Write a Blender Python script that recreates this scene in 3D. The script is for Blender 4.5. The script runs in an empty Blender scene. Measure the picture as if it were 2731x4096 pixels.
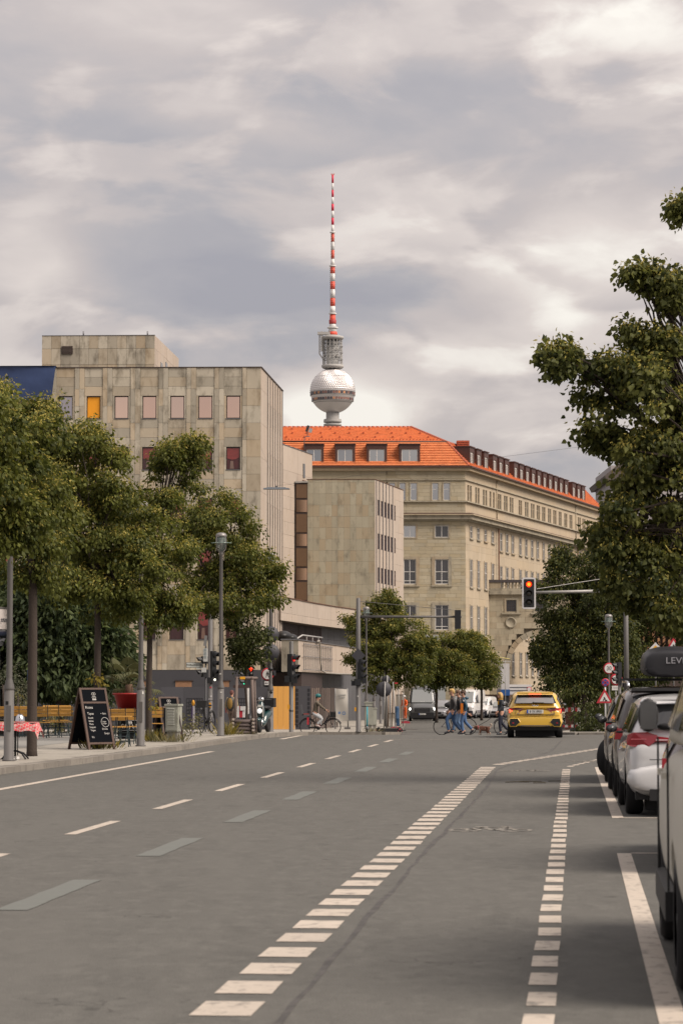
import bpy, bmesh, math, random
import numpy as np
from mathutils import Vector, Matrix
R = math.radians
PI = math.pi
scene = bpy.context.scene
C = scene.collection
# ---------------------------------------------------------------- camera
F = 10650.0                      # focal length in photo pixels (photo 2731 x 4096)
PITCH = math.atan(697.0 / F)
EYE = 1.6
cam_d = bpy.data.cameras.new('camera')
cam = bpy.data.objects.new('camera', cam_d)
C.objects.link(cam)
cam.location = (0, 0, EYE)
cam.rotation_euler = (PI / 2 + PITCH, 0, 0)
cam_d.sensor_fit = 'VERTICAL'
cam_d.sensor_height = 36.0
cam_d.sensor_width = 24.0
cam_d.lens = 36.0 * F / 4096.0
cam_d.clip_start = 0.5
cam_d.clip_end = 9000
cam_d.dof.use_dof = True
cam_d.dof.focus_distance = 105.0
cam_d.dof.aperture_fstop = 7.0
scene.camera = cam
# ---------------------------------------------------------------- world
SUN_EL, SUN_AZ = R(47), R(117)   # azimuth clockwise from +Y (the view direction)
w = bpy.data.worlds.new('World')
scene.world = w
w.use_nodes = True
nt = w.node_tree
nt.nodes.clear()
def wn(t, **k):
 n = nt.nodes.new(t)
 for a, b in k.items():
  setattr(n, a, b)
 return n
def wl(a, b):
 nt.links.new(a, b)
def wmath(op, a, b=None, clamp=False):
 n = wn('ShaderNodeMath', operation=op)
 n.use_clamp = clamp
 for i, v in enumerate((a, b)):
  if v is None:
   continue
  if isinstance(v, (int, float)):
   n.inputs[i].default_value = v
  else:
   wl(v, n.inputs[i])
 return n.outputs[0]
out = wn('ShaderNodeOutputWorld')
sky = wn('ShaderNodeTexSky', sky_type='NISHITA')
sky.sun_disc = False
sky.sun_elevation = SUN_EL
sky.sun_rotation = SUN_AZ
sky.air_density = 1.0
sky.dust_density = 2.0
bg_sky = wn('ShaderNodeBackground')
bg_sky.inputs['Strength'].default_value = 0.05
wl(sky.outputs[0], bg_sky.inputs['Color'])
tc = wn('ShaderNodeTexCoord')
def noise(scale_xyz, sc, detail, rough, dist, off=(0, 0, 0)):
 m = wn('ShaderNodeMapping')
 m.inputs['Scale'].default_value = scale_xyz
 m.inputs['Location'].default_value = off
 wl(tc.outputs['Generated'], m.inputs['Vector'])
 n = wn('ShaderNodeTexNoise')
 n.inputs['Scale'].default_value = sc
 n.inputs['Detail'].default_value = detail
 n.inputs['Roughness'].default_value = rough
 n.inputs['Distortion'].default_value = dist
 wl(m.outputs[0], n.inputs['Vector'])
 return n.outputs['Fac']
big = noise((1.0, 1.0, 2.2), 6.5, 4.0, 0.5, 0.4, (2.3, 1.1, 0.4))
mid = noise((1.0, 1.0, 2.3), 14.0, 7.0, 0.50, 0.35, (0.7, 3.2, 1.9))
fine = noise((1.0, 1.0, 1.9), 40.0, 7.0, 0.6, 0.8, (5.1, 0.3, 2.2))
bank = noise((1.0, 1.0, 2.6), 10.0, 8.0, 0.50, 0.35, (3.4, 0.2, 6.3))
def lobe(px, py, rad_x, rad_z, amp, soft=1.0):
 """a bank of cloud centred on one direction of the sky: smooth bump of angular size rad (degrees), edges broken up by the noises"""
 az = math.atan((px - 1365.5) / F)
 el = PITCH + math.atan((2048 - py) / F)
 d = Vector((math.sin(az) * math.cos(el), math.cos(az) * math.cos(el), math.sin(el)))
 sep = wn('ShaderNodeSeparateXYZ')
 wl(tc.outputs['Generated'], sep.inputs[0])
 dx = wmath('MULTIPLY', wmath('SUBTRACT', sep.outputs['X'], d.x), 1.0 / math.sin(R(rad_x)))
 dz = wmath('MULTIPLY', wmath('SUBTRACT', sep.outputs['Z'], d.z), 1.0 / math.sin(R(rad_z)))
 r2 = wmath('ADD', wmath('MULTIPLY', dx, dx), wmath('MULTIPLY', dz, dz))
 r2 = wmath('ADD', r2, wmath('MULTIPLY', wmath('SUBTRACT', mid, 0.5), 2.6 * soft))
 r2 = wmath('MAXIMUM', r2, 0.0)
 g = wmath('POWER', 2.718, wmath('MULTIPLY', r2, -1.0))
 front = wmath('GREATER_THAN', sep.outputs['Y'], 0.0)
 return wmath('MULTIPLY', wmath('MULTIPLY', g, front), amp)
def smooth(v, lo, hi):
 m = wn('ShaderNodeMapRange', interpolation_type='SMOOTHSTEP')
 m.inputs[1].default_value, m.inputs[2].default_value = lo, hi
 wl(v, m.inputs[0])
 return m.outputs[0]
t = wmath('ADD', wmath('MULTIPLY', big, 0.85), wmath('MULTIPLY', mid, 0.60))
t = wmath('ADD', t, wmath('MULTIPLY', fine, 0.16))
t = wmath('ADD', t, wmath('MULTIPLY', smooth(bank, 0.475, 0.59), 0.30))
t = wmath('ADD', t, wmath('MULTIPLY', smooth(mid, 0.49, 0.59), 0.13))
t = wmath('SUBTRACT', t, 0.475)
for a in ((2440, 1010, 2.4, 1.1, 0.60, 0.8), (2560, 100, 3.2, 0.7, 0.24), (700, 60, 3.0, 0.8, 0.28), (1330, 1660, 1.6, 0.8, 0.95, 0.6), (60, 1060, 1.3, 0.9, 0.35), (1800, 1390, 1.3, 0.5, 0.13),
   (120, 880, 1.5, 0.8, 0.15), (200, 1130, 1.0, 0.5, 0.15), (980, 560, 2.2, 1.0, 0.12),
   (1250, 1180, 3.4, 0.9, -0.28), (850, 1420, 2.6, 0.8, -0.22), (2000, 1850, 2.4, 0.7, -0.22), (1500, 350, 3.0, 0.5, -0.13)):
 t = wmath('ADD', t, lobe(*a))
ramp = wn('ShaderNodeValToRGB')
cr = ramp.color_ramp
stops = [(0.0, (0.152, 0.148, 0.162)), (0.25, (0.178, 0.170, 0.177)), (0.50, (0.228, 0.205, 0.199)), (0.74, (0.292, 0.262, 0.246)), (1.0, (0.385, 0.365, 0.335))]
cr.elements[0].position = stops[0][0]
cr.elements[1].position = 1.0
for p, c in stops[1:-1]:
 cr.elements.new(p)
for e, (p, c) in zip(sorted(cr.elements, key=lambda e: e.position), stops):
 e.color = (*c, 1)
wl(t, ramp.inputs[0])
sepz = wn('ShaderNodeSeparateXYZ')
wl(tc.outputs['Generated'], sepz.inputs[0])
zen = wmath('ADD', 0.96, wmath('MULTIPLY', wmath('MAXIMUM', sepz.outputs['Z'], 0.0), 0.7))
bg_cloud = wn('ShaderNodeBackground')
wl(ramp.outputs[0], bg_cloud.inputs['Color'])
wl(zen, bg_cloud.inputs['Strength'])
mixw = wn('ShaderNodeMixShader')
mixw.inputs[0].default_value = 0.94
wl(bg_sky.outputs[0], mixw.inputs[1])
wl(bg_cloud.outputs[0], mixw.inputs[2])
wl(mixw.outputs[0], out.inputs['Surface'])
# ---------------------------------------------------------------- sun (behind thin cloud) and exposure
sd = bpy.data.lights.new('sun', 'SUN')
sd.energy = 2.3
sd.angle = R(38)
sd.color = (1.0, 0.88, 0.77)
sun = bpy.data.objects.new('sun', sd)
C.objects.link(sun)
sun.location = (60, -20, 80)
sun.rotation_euler = (PI / 2 - SUN_EL, 0, -SUN_AZ + PI)
_d = Vector((math.sin(SUN_AZ) * math.cos(SUN_EL), math.cos(SUN_AZ) * math.cos(SUN_EL), math.sin(SUN_EL)))
sun.rotation_euler = _d.to_track_quat('Z', 'Y').to_euler()
scene.view_settings.view_transform = 'Standard'
scene.view_settings.look = 'None'
scene.view_settings.exposure = 1.28
scene.view_settings.gamma = 1.0
scene.view_settings.use_curve_mapping = False
scene.render.engine = 'CYCLES'
scene.cycles.max_bounces = 6
scene.cycles.diffuse_bounces = 3
scene.cycles.glossy_bounces = 3
scene.cycles.transmission_bounces = 4
scene.cycles.transparent_max_bounces = 6
scene.cycles.use_denoising = True
# ---------------------------------------------------------------- geometry of the place
GP = [(-60, 0), (80, 0), (87, -.015), (92, -.07), (103, -.30), (118, -.52), (150, -.75), (200, -1.02), (320, -1.6), (9000, -1.6)]
def gz(Y):
 """height of the road: level up to the junction, then falling away"""
 for (a, za), (b, zb) in zip(GP, GP[1:]):
  if Y <= b:
   return za + (zb - za) * (Y - a) / (b - a)
 return -1.6
def ray(px, py, Y):
 """the point at distance Y seen at photo pixel px, py"""
 dz = Y * math.tan(PITCH + math.atan((2048 - py) / F))
 zc = Y * math.cos(PITCH) + dz * math.sin(PITCH)
 return Vector(((px - 1365.5) / F * zc, Y, EYE + dz))
def on(px, Y, up=0.0):
 """the ground point at distance Y under photo column px"""
 z = gz(Y) + up
 zc = Y * math.cos(PITCH) + (z - EYE) * math.sin(PITCH)
 return Vector(((px - 1365.5) / F * zc, Y, z))
def hz(py, Y):
 return EYE + Y * math.tan(PITCH + math.atan((2048 - py) / F))
SA = R(5.0)                      # heading of the street to the right of the view direction
def st(l, s, up=0.0):
 """street coordinates: l metres to the right, s metres along"""
 x, y = l * math.cos(SA) + s * math.sin(SA), s * math.cos(SA) - l * math.sin(SA)
 return Vector((x, y, gz(y) + up))
# ---------------------------------------------------------------- materials
_mats = {}
def M(name, col, rough=0.6, metal=0.0, var=0.0, scale=4.0, stretch=(1, 1, 1), rnd=0.0, bump=0.0, bscale=60.0, emit=0.0, emitcol=None, spec=0.4, coat=0.0, trans=0.0, dirt=None, alpha=1.0):
 if name in _mats:
  return _mats[name]
 m = bpy.data.materials.new(name)
 m.use_nodes = True
 t = m.node_tree
 n = t.nodes
 b = n['Principled BSDF']
 b.inputs['Roughness'].default_value = rough
 b.inputs['Metallic'].default_value = metal
 b.inputs['Specular IOR Level'].default_value = spec
 b.inputs['Coat Weight'].default_value = coat
 b.inputs['Transmission Weight'].default_value = trans
 b.inputs['Alpha'].default_value = alpha
 b.inputs['Base Color'].default_value = (*col, 1)
 cur = None
 geo = None
 if var or bump or dirt:
  geo = n.new('ShaderNodeNewGeometry')
 if var or rnd:
  val = n.new('ShaderNodeValue')
  val.outputs[0].default_value = 1.0
  cur = val.outputs[0]
  def mth(op, a, bb):
   q = n.new('ShaderNodeMath')
   q.operation = op
   for i, v in enumerate((a, bb)):
    if isinstance(v, (int, float)):
     q.inputs[i].default_value = v
    else:
     t.links.new(v, q.inputs[i])
   return q.outputs[0]
  if var:
   mp = n.new('ShaderNodeMapping')
   mp.inputs['Scale'].default_value = stretch
   t.links.new(geo.outputs['Position'], mp.inputs['Vector'])
   nz = n.new('ShaderNodeTexNoise')
   nz.inputs['Scale'].default_value = scale
   nz.inputs['Detail'].default_value = 6
   nz.inputs['Roughness'].default_value = 0.6
   t.links.new(mp.outputs[0], nz.inputs['Vector'])
   cur = mth('ADD', cur, mth('MULTIPLY', mth('SUBTRACT', nz.outputs['Fac'], 0.5), var * 2))
  if rnd:
   oi = n.new('ShaderNodeObjectInfo')
   at = n.new('ShaderNodeAttribute')
   at.attribute_name = 'rnd'
   r = mth('FRACT', mth('ADD', oi.outputs['Random'], at.outputs['Fac']), 0.0)
   cur = mth('ADD', cur, mth('MULTIPLY', mth('SUBTRACT', r, 0.5), rnd * 2))
  hs = n.new('ShaderNodeHueSaturation')
  hs.inputs['Color'].default_value = (*col, 1)
  t.links.new(cur, hs.inputs['Value'])
  colsock = hs.outputs[0]
  if dirt:
   dcol, dscale, dstretch, lo, hi = dirt
   mp = n.new('ShaderNodeMapping')
   mp.inputs['Scale'].default_value = dstretch
   t.links.new(geo.outputs['Position'], mp.inputs['Vector'])
   nz = n.new('ShaderNodeTexNoise')
   nz.inputs['Scale'].default_value = dscale
   nz.inputs['Detail'].default_value = 8
   nz.inputs['Roughness'].default_value = 0.65
   t.links.new(mp.outputs[0], nz.inputs['Vector'])
   mr = n.new('ShaderNodeMapRange')
   mr.inputs[1].default_value = lo
   mr.inputs[2].default_value = hi
   t.links.new(nz.outputs['Fac'], mr.inputs[0])
   mx = n.new('ShaderNodeMix')
   mx.data_type = 'RGBA'
   t.links.new(mr.outputs[0], mx.inputs[0])
   t.links.new(colsock, mx.inputs[6])
   mx.inputs[7].default_value = (*dcol, 1)
   colsock = mx.outputs[2]
  t.links.new(colsock, b.inputs['Base Color'])
 if bump:
  nb = n.new('ShaderNodeTexNoise')
  nb.inputs['Scale'].default_value = bscale
  nb.inputs['Detail'].default_value = 4
  t.links.new(geo.outputs['Position'], nb.inputs['Vector'])
  bp = n.new('ShaderNodeBump')
  bp.inputs['Strength'].default_value = bump
  bp.inputs['Distance'].default_value = 0.02
  t.links.new(nb.outputs['Fac'], bp.inputs['Height'])
  t.links.new(bp.outputs[0], b.inputs['Normal'])
 if emit:
  b.inputs['Emission Color'].default_value = (*(emitcol or col), 1)
  b.inputs['Emission Strength'].default_value = emit
 _mats[name] = m
 return m
# ---------------------------------------------------------------- mesh building
class MB:
 def __init__(s):
  s.v, s.f, s.mi, s.sm = [], [], [], []
  s.cur = 0
  s.smooth = False
 def add(s, vs, fs):
  o = len(s.v)
  s.v.extend(tuple(p) for p in vs)
  for f in fs:
   s.f.append(tuple(i + o for i in f))
   s.mi.append(s.cur)
   s.sm.append(s.smooth)
  return s
 def box(s, c, d, rz=0.0, rx=0.0, ry=0.0, taper=1.0):
  hx, hy, hzz = d[0] / 2, d[1] / 2, d[2] / 2
  P = [(-hx, -hy, -hzz), (hx, -hy, -hzz), (hx, hy, -hzz), (-hx, hy, -hzz), (-hx * taper, -hy * taper, hzz), (hx * taper, -hy * taper, hzz), (hx * taper, hy * taper, hzz), (-hx * taper, hy * taper, hzz)]
  if rz or rx or ry:
   m = Matrix.Rotation(rz, 3, 'Z') @ Matrix.Rotation(ry, 3, 'Y') @ Matrix.Rotation(rx, 3, 'X')
   P = [m @ Vector(p) for p in P]
  P = [(p[0] + c[0], p[1] + c[1], p[2] + c[2]) for p in P]
  return s.add(P, [(0, 3, 2, 1), (4, 5, 6, 7), (0, 1, 5, 4), (1, 2, 6, 5), (2, 3, 7, 6), (3, 0, 4, 7)])
 def span(s, a, b):
  return s.box([(a[i] + b[i]) / 2 for i in range(3)], [abs(b[i] - a[i]) for i in range(3)])
 def tube(s, pts, r, n=8, caps=True):
  pts = [Vector(p) for p in pts]
  rs = r if isinstance(r, (list, tuple)) else [r] * len(pts)
  rings = []
  up = None
  for i, p in enumerate(pts):
   d = (pts[min(i + 1, len(pts) - 1)] - pts[max(i - 1, 0)])
   d = d.normalized() if d.length > 1e-9 else Vector((0, 0, 1))
   if up is None:
    a = Vector((0, 0, 1)) if abs(d.z) < 0.9 else Vector((1, 0, 0))
    up = d.cross(a).normalized()
   else:
    up = (up - d * up.dot(d))
    up = up.normalized() if up.length > 1e-6 else d.orthogonal().normalized()
   q = d.cross(up)
   rings.append([p + (up * math.cos(2 * PI * k / n) + q * math.sin(2 * PI * k / n)) * rs[i] for k in range(n)])
  vs = [v for rg in rings for v in rg]
  fs = []
  for i in range(len(pts) - 1):
   for k in range(n):
    k2 = (k + 1) % n
    fs.append((i * n + k, (i + 1) * n + k, (i + 1) * n + k2, i * n + k2))
  if caps:
   fs.append(tuple(range(n)))
   fs.append(tuple((len(pts) - 1) * n + k for k in reversed(range(n))))
  sm = s.smooth
  s.smooth = n >= 6
  s.add(vs, fs)
  s.smooth = sm
  return s
 def lathe(s, prof, n=16, c=(0, 0, 0), axis='Z', smooth=True):
  vs, fs = [], []
  for r, z in prof:
   for k in range(n):
    a = 2 * PI * k / n
    p = (r * math.cos(a), r * math.sin(a), z)
    if axis == 'X':
     p = (p[2], p[0], p[1])
    elif axis == 'Y':
     p = (p[0], p[2], p[1])
    vs.append((p[0] + c[0], p[1] + c[1], p[2] + c[2]))
  for i in range(len(prof) - 1):
   for k in range(n):
    k2 = (k + 1) % n
    fs.append((i * n + k, i * n + k2, (i + 1) * n + k2, (i + 1) * n + k))
  if prof[0][0] > 1e-6 and abs(prof[0][1] - prof[1][1]) > 1e-6:
   fs.append(tuple(reversed(range(n))))
  if prof[-1][0] > 1e-6 and abs(prof[-1][1] - prof[-2][1]) > 1e-6:
   fs.append(tuple((len(prof) - 1) * n + k for k in range(n)))
  sm = s.smooth
  s.smooth = smooth
  s.add(vs, fs)
  s.smooth = sm
  return s
 def ball(s, c, r, n=10, m=6):
  r = r if isinstance(r, (list, tuple)) else (r, r, r)
  vs, fs = [], []
  for i in range(m + 1):
   a = PI * i / m
   for k in range(n):
    b = 2 * PI * k / n
    vs.append((c[0] + r[0] * math.sin(a) * math.cos(b), c[1] + r[1] * math.sin(a) * math.sin(b), c[2] - r[2] * math.cos(a)))
  for i in range(m):
   for k in range(n):
    k2 = (k + 1) % n
    fs.append((i * n + k, i * n + k2, (i + 1) * n + k2, (i + 1) * n + k))
  sm = s.smooth
  s.smooth = True
  s.add(vs, fs)
  s.smooth = sm
  return s
 def prism(s, poly, z0, z1):
  n = len(poly)
  vs = [(p[0], p[1], z0) for p in poly] + [(p[0], p[1], z1) for p in poly]
  fs = [tuple(reversed(range(n))), tuple(range(n, 2 * n))] + [(i, (i + 1) % n, n + (i + 1) % n, n + i) for i in range(n)]
  return s.add(vs, fs)
 def extr(s, poly3, d):
  """extrude a 3D polygon along vector d"""
  n = len(poly3)
  d = Vector(d)
  vs = [Vector(p) for p in poly3] + [Vector(p) + d for p in poly3]
  fs = [tuple(reversed(range(n))), tuple(range(n, 2 * n))] + [(i, (i + 1) % n, n + (i + 1) % n, n + i) for i in range(n)]
  return s.add(vs, fs)
 def mesh(s, name, mats):
  me = bpy.data.meshes.new(name)
  me.from_pydata(s.v, [], s.f)
  for m in (mats if isinstance(mats, (list, tuple)) else [mats]):
   me.materials.append(m)
  if len(s.f):
   me.polygons.foreach_set('material_index', s.mi)
   me.polygons.foreach_set('use_smooth', s.sm)
  me.update()
  return me
def fixn(me):
 bm = bmesh.new()
 bm.from_mesh(me)
 bmesh.ops.recalc_face_normals(bm, faces=bm.faces)
 bm.to_mesh(me)
 bm.free()
 return me
def link(name, data, parent=None, loc=(0, 0, 0), rz=0.0, label=None, kind=None):
 o = bpy.data.objects.new(name, data)
 C.objects.link(o)
 o.location = loc
 if rz:
  o.rotation_euler = (0, 0, rz)
 if parent is not None:
  o.parent = parent
 if label:
  o['label'] = label
 if kind:
  o['kind'] = kind
 return o
def part(name, mb, mat, parent=None, loc=(0, 0, 0), rz=0.0, label=None, kind=None):
 me = mb if isinstance(mb, bpy.types.Mesh) else fixn(mb.mesh(name, mat))
 return link(name, me, parent, loc, rz, label, kind)
def tag(o, label, cat, group=None):
 o['label'] = label
 o['category'] = cat
 if group:
  o['group'] = group
 return o
def thing(name, label, cat, loc=(0, 0, 0), rz=0.0, group=None):
 o = link(name, None, None, loc, rz)
 o.empty_display_size = 0.2
 return tag(o, label, cat, group)
def struct(name, mb, mat, loc=(0, 0, 0), rz=0.0):
 return part(name, mb, mat, None, loc, rz, None, 'structure')
def dup(root, loc, rz, label=None, group=None):
 kids = {}
 for o in list(scene.objects):
  if o.parent:
   kids.setdefault(o.parent.name, []).append(o)
 def cp(o, par):
  c = o.copy()
  C.objects.link(c)
  if par is not None:
   c.parent = par
  for k in kids.get(o.name, []):
   cp(k, c)
  return c
 r = cp(root, None)
 r.location = loc
 r.rotation_euler = (0, 0, rz)
 if label:
  r['label'] = label
 if group:
  r['group'] = group
 return r
_unit = {}
def unit(mat):
 if mat.name not in _unit:
  _unit[mat.name] = MB().box((0, 0, 0), (1, 1, 1)).mesh('block', mat)
 return _unit[mat.name]
def ubox(name, mat, c, d, parent=None, rz=0.0, rx=0.0, ry=0.0):
 o = bpy.data.objects.new(name, unit(mat))
 C.objects.link(o)
 o.location = c
 o.scale = d
 o.rotation_euler = (rx, ry, rz)
 if parent is not None:
  o.parent = parent
 return o
def text(name, s, size, mat, parent, loc, rot, align='CENTER', ext=0.002, xs=1.0):
 cu = bpy.data.curves.new(name, 'FONT')
 cu.body = s
 cu.size = size
 cu.extrude = ext
 cu.align_x = align
 cu.align_y = 'CENTER'
 cu.resolution_u = 3
 cu.materials.append(mat)
 tmp = bpy.data.objects.new(name, cu)
 C.objects.link(tmp)
 dg = bpy.context.evaluated_depsgraph_get()
 me = bpy.data.meshes.new_from_object(tmp.evaluated_get(dg))
 me.name = name
 bpy.data.objects.remove(tmp)
 bpy.data.curves.remove(cu)
 o = link(name, me, parent, loc, kind='stuff')
 o.rotation_euler = rot
 o.scale = (xs, 1, 1)
 return o
def joined(boxes, name, mat, parent, seed=1):
 """boxes [(centre, size, rz)] as one stuff part, with a random tone per piece"""
 mb = MB()
 for c, d, rz in boxes:
  mb.box(c, d, rz)
 me = mb.mesh(name, mat)
 at = me.attributes.new('rnd', 'FLOAT', 'FACE')
 rg = random.Random(seed)
 vals = []
 for _ in boxes:
  v = rg.random()
  vals += [v] * 6
 at.data.foreach_set('value', vals)
 return link(name, me, parent, kind='stuff')
def pieces(boxes, name, mat, parent, limit=300, key=None, stuffname=None):
 b = sorted(boxes, key=key) if key else boxes
 for c, d, rz in b[:limit]:
  ubox(name, mat, c, d, parent, rz)
 if b[limit:]:
  joined(b[limit:], stuffname or name + '_field', mat, parent)
class Face:
 """a facade plane: a runs along the wall from O, d outwards, z up; coordinates local to root at origin base"""
 def __init__(s, O, P, base):
  s.O = Vector((O[0], O[1], 0))
  u = Vector((P[0] - O[0], P[1] - O[1], 0))
  s.len = u.length
  s.u = u.normalized()
  s.n = Vector((s.u.y, -s.u.x, 0))
  s.rz = math.atan2(s.u.y, s.u.x)
  s.base = Vector(base)
 def pt(s, a, d, z):
  p = s.O + s.u * a + s.n * d
  return Vector((p.x, p.y, z)) - s.base
 def b(s, a0, a1, d0, d1, z0, z1):
  return (s.pt((a0 + a1) / 2, (d0 + d1) / 2, (z0 + z1) / 2), (abs(a1 - a0), abs(d1 - d0), abs(z1 - z0)), s.rz)
 def box(s, name, mat, par, a0, a1, d0, d1, z0, z1):
  c, d, rz = s.b(a0, a1, d0, d1, z0, z1)
  return ubox(name, mat, c, d, par, rz)
 def add(s, mb, a0, a1, d0, d1, z0, z1):
  c, d, rz = s.b(a0, a1, d0, d1, z0, z1)
  mb.box(c, d, rz)
 def a_of(s, px):
  """where along the wall the photo column px falls"""
  k = (px - 1365.5) / F
  zc = math.cos(PITCH)
  return (k * zc * s.O.y - s.O.x) / (s.u.x - k * zc * s.u.y)
_win = {}
def window_meshes(key, wd, ht, fw, mats, bars=(), hbars=(), depth=0.06):
 """frame mesh (centred on the opening, facing -y) and pane mesh"""
 k = (key, round(wd, 3), round(ht, 3))
 if k in _win:
  return _win[k]
 f = MB()
 f.box((-wd / 2 + fw / 2, 0, 0), (fw, depth, ht)); f.box((wd / 2 - fw / 2, 0, 0), (fw, depth, ht))
 f.box((0, 0, ht / 2 - fw / 2), (wd - 2 * fw, depth, fw)); f.box((0, 0, -ht / 2 + fw / 2), (wd - 2 * fw, depth, fw))
 for x in bars:
  f.box((x * wd, -0.004, 0), (fw * 0.9, depth, ht - 2 * fw))
 for z in hbars:
  f.box((0, -0.008, z * ht), (wd - 2 * fw, depth, fw * 0.9))
 p = MB().box((0, depth * 0.2, 0), (wd - fw, 0.012, ht - fw))
 _win[k] = (f.mesh('window', mats[0]), p.mesh('pane', mats[1]))
 return _win[k]
def window(fc, par, a, d, z, key, wd, ht, fw, mats, bars=(), hbars=(), label=None, pane=None):
 fm, pm = window_meshes(key, wd, ht, fw, mats, bars, hbars)
 o = link('window', fm, par, fc.pt(a, d, z), fc.rz, label)
 if pane is not None:
  k = (key + pane.name, round(wd, 3), round(ht, 3), 'p')
  if k not in _win:
   q = pm.copy()
   q.materials.clear()
   q.materials.append(pane)
   _win[k] = q
  pm = _win[k]
 link('pane', pm, o)
 return o
# ================================================================ setting
def asphalt(name, col, patch):
 m = M(name, col, rough=0.86, var=0.10, scale=0.55, bump=0.35, bscale=75, spec=0.3)
 t = m.node_tree
 n = t.nodes
 b = n['Principled BSDF']
 src = b.inputs['Base Color'].links[0].from_socket
 geo = n.new('ShaderNodeNewGeometry')
 def nz(scale, detail, rough=0.6, st=(1, 1, 1)):
  mp = n.new('ShaderNodeMapping')
  mp.inputs['Scale'].default_value = st
  t.links.new(geo.outputs['Position'], mp.inputs['Vector'])
  q = n.new('ShaderNodeTexNoise')
  q.inputs['Scale'].default_value = scale
  q.inputs['Detail'].default_value = detail
  q.inputs['Roughness'].default_value = rough
  t.links.new(mp.outputs[0], q.inputs['Vector'])
  return q.outputs['Fac']
 def mixc(fac, a, bcol, lo, hi, amt=1.0):
  mr = n.new('ShaderNodeMapRange')
  mr.inputs[1].default_value, mr.inputs[2].default_value, mr.inputs[4].default_value = lo, hi, amt
  t.links.new(fac, mr.inputs[0])
  x = n.new('ShaderNodeMix')
  x.data_type = 'RGBA'
  t.links.new(mr.outputs[0], x.inputs[0])
  t.links.new(a, x.inputs[6])
  x.inputs[7].default_value = (*bcol, 1)
  return x.outputs[2]
 c = mixc(nz(2.2, 5, 0.6, (1, 0.35, 1)), src, tuple(v * 0.72 for v in col), 0.53, 0.70, 0.75)
 c = mixc(nz(5.5, 6, 0.7, (1, .5, 1)), c, tuple(v * 1.28 for v in col), 0.48, 0.66, 0.8)
 c = mixc(nz(8.5, 6, 0.75, (1, .5, 1)), c, tuple(v * 0.72 for v in col), 0.52, 0.68, 0.8)
 c = mixc(nz(0.9, 4, 0.6, (1.4, .12, 1)), c, tuple(v * 1.14 for v in col), 0.5, 0.7, 0.7)
 c = mixc(nz(3.2, 3, 0.5), c, tuple(v * 0.35 for v in col), 0.70, 0.78, 0.8)
 c = mixc(nz(55, 4, 0.8), c, tuple(v * 1.75 for v in col), 0.56, 0.70, 0.85)
 c = mixc(nz(90, 3, 0.8), c, tuple(v * 0.45 for v in col), 0.55, 0.68, 0.8)
 mp = n.new('ShaderNodeMapping')
 mp.inputs['Scale'].default_value = (1, 0.45, 1)
 nzw = n.new('ShaderNodeTexNoise')
 nzw.inputs['Scale'].default_value = 3.0
 t.links.new(geo.outputs['Position'], nzw.inputs['Vector'])
 ad = n.new('ShaderNodeMix')
 ad.data_type = 'RGBA'
 ad.blend_type = 'LINEAR_LIGHT'
 ad.inputs[0].default_value = 0.35
 t.links.new(geo.outputs['Position'], ad.inputs[6])
 t.links.new(nzw.outputs['Color'], ad.inputs[7])
 t.links.new(ad.outputs[2], mp.inputs['Vector'])
 vo = n.new('ShaderNodeTexVoronoi')
 vo.feature = 'DISTANCE_TO_EDGE'
 vo.inputs['Scale'].default_value = 1.7
 t.links.new(mp.outputs[0], vo.inputs['Vector'])
 lt = n.new('ShaderNodeMath')
 lt.operation = 'LESS_THAN'
 lt.inputs[1].default_value = 0.016
 t.links.new(vo.outputs['Distance'], lt.inputs[0])
 gt = n.new('ShaderNodeMath')
 gt.operation = 'GREATER_THAN'
 gt.inputs[1].default_value = 0.645
 t.links.new(nz(0.5, 3), gt.inputs[0])
 mu = n.new('ShaderNodeMath')
 mu.operation = 'MULTIPLY'
 t.links.new(lt.outputs[0], mu.inputs[0])
 t.links.new(gt.outputs[0], mu.inputs[1])
 c = mixc(mu.outputs[0], c, tuple(v * 0.4 for v in col), 0.0, 1.0, 0.6)
 t.links.new(c, b.inputs['Base Color'])
 return m
m_road = asphalt('asphalt', (0.086, 0.0835, 0.0755), 1)
m_ground = M('ground_paving', (0.16, 0.15, 0.135), 0.9, var=0.15, scale=0.3)
m_mosaic = M('mosaic_paving', (0.27, 0.25, 0.215), 0.85, var=0.22, scale=14, bump=0.8, bscale=16, dirt=((0.14, 0.128, 0.11), 1.4, (1, 1, 1), 0.5, 0.72))
m_slab = M('walkway_slabs', (0.20, 0.195, 0.18), 0.85, var=0.12, scale=1.5, bump=0.3, bscale=20)
m_kerb = M('kerb_granite', (0.185, 0.168, 0.145), 0.8, var=0.22, scale=6, rnd=0.12, bump=0.4, bscale=30, dirt=((0.09, 0.08, 0.07), 3, (1, 1, 1), 0.5, 0.75))
m_white = M('road_paint', (0.40, 0.35, 0.295), 0.7, var=0.16, scale=9, bump=0.2, bscale=80, rnd=0.05, dirt=((0.16, 0.145, 0.125), 9, (1, .7, 1), 0.52, 0.68))
m_worn = M('worn_road_paint', (0.30, 0.275, 0.235), 0.8, var=0.2, scale=9, dirt=((0.085, 0.08, 0.072), 9, (1, 0.6, 1), 0.36, 0.56))
m_blot = M('blotted_road_paint', (0.112, 0.118, 0.108), 0.8, var=0.14, scale=6)
m_tar = M('tar_seam', (0.040, 0.037, 0.034), 0.7, var=0.2, scale=8, dirt=((0.07, 0.065, 0.06), 5, (1, 1, 1), 0.45, 0.6))
YS = [-20, 0, 20, 40, 60, 74, 80, 83.5, 87, 89.5, 92, 96, 100, 103, 108, 113, 118, 126, 136, 150, 170, 200, 240, 280, 320, 420]
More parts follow.
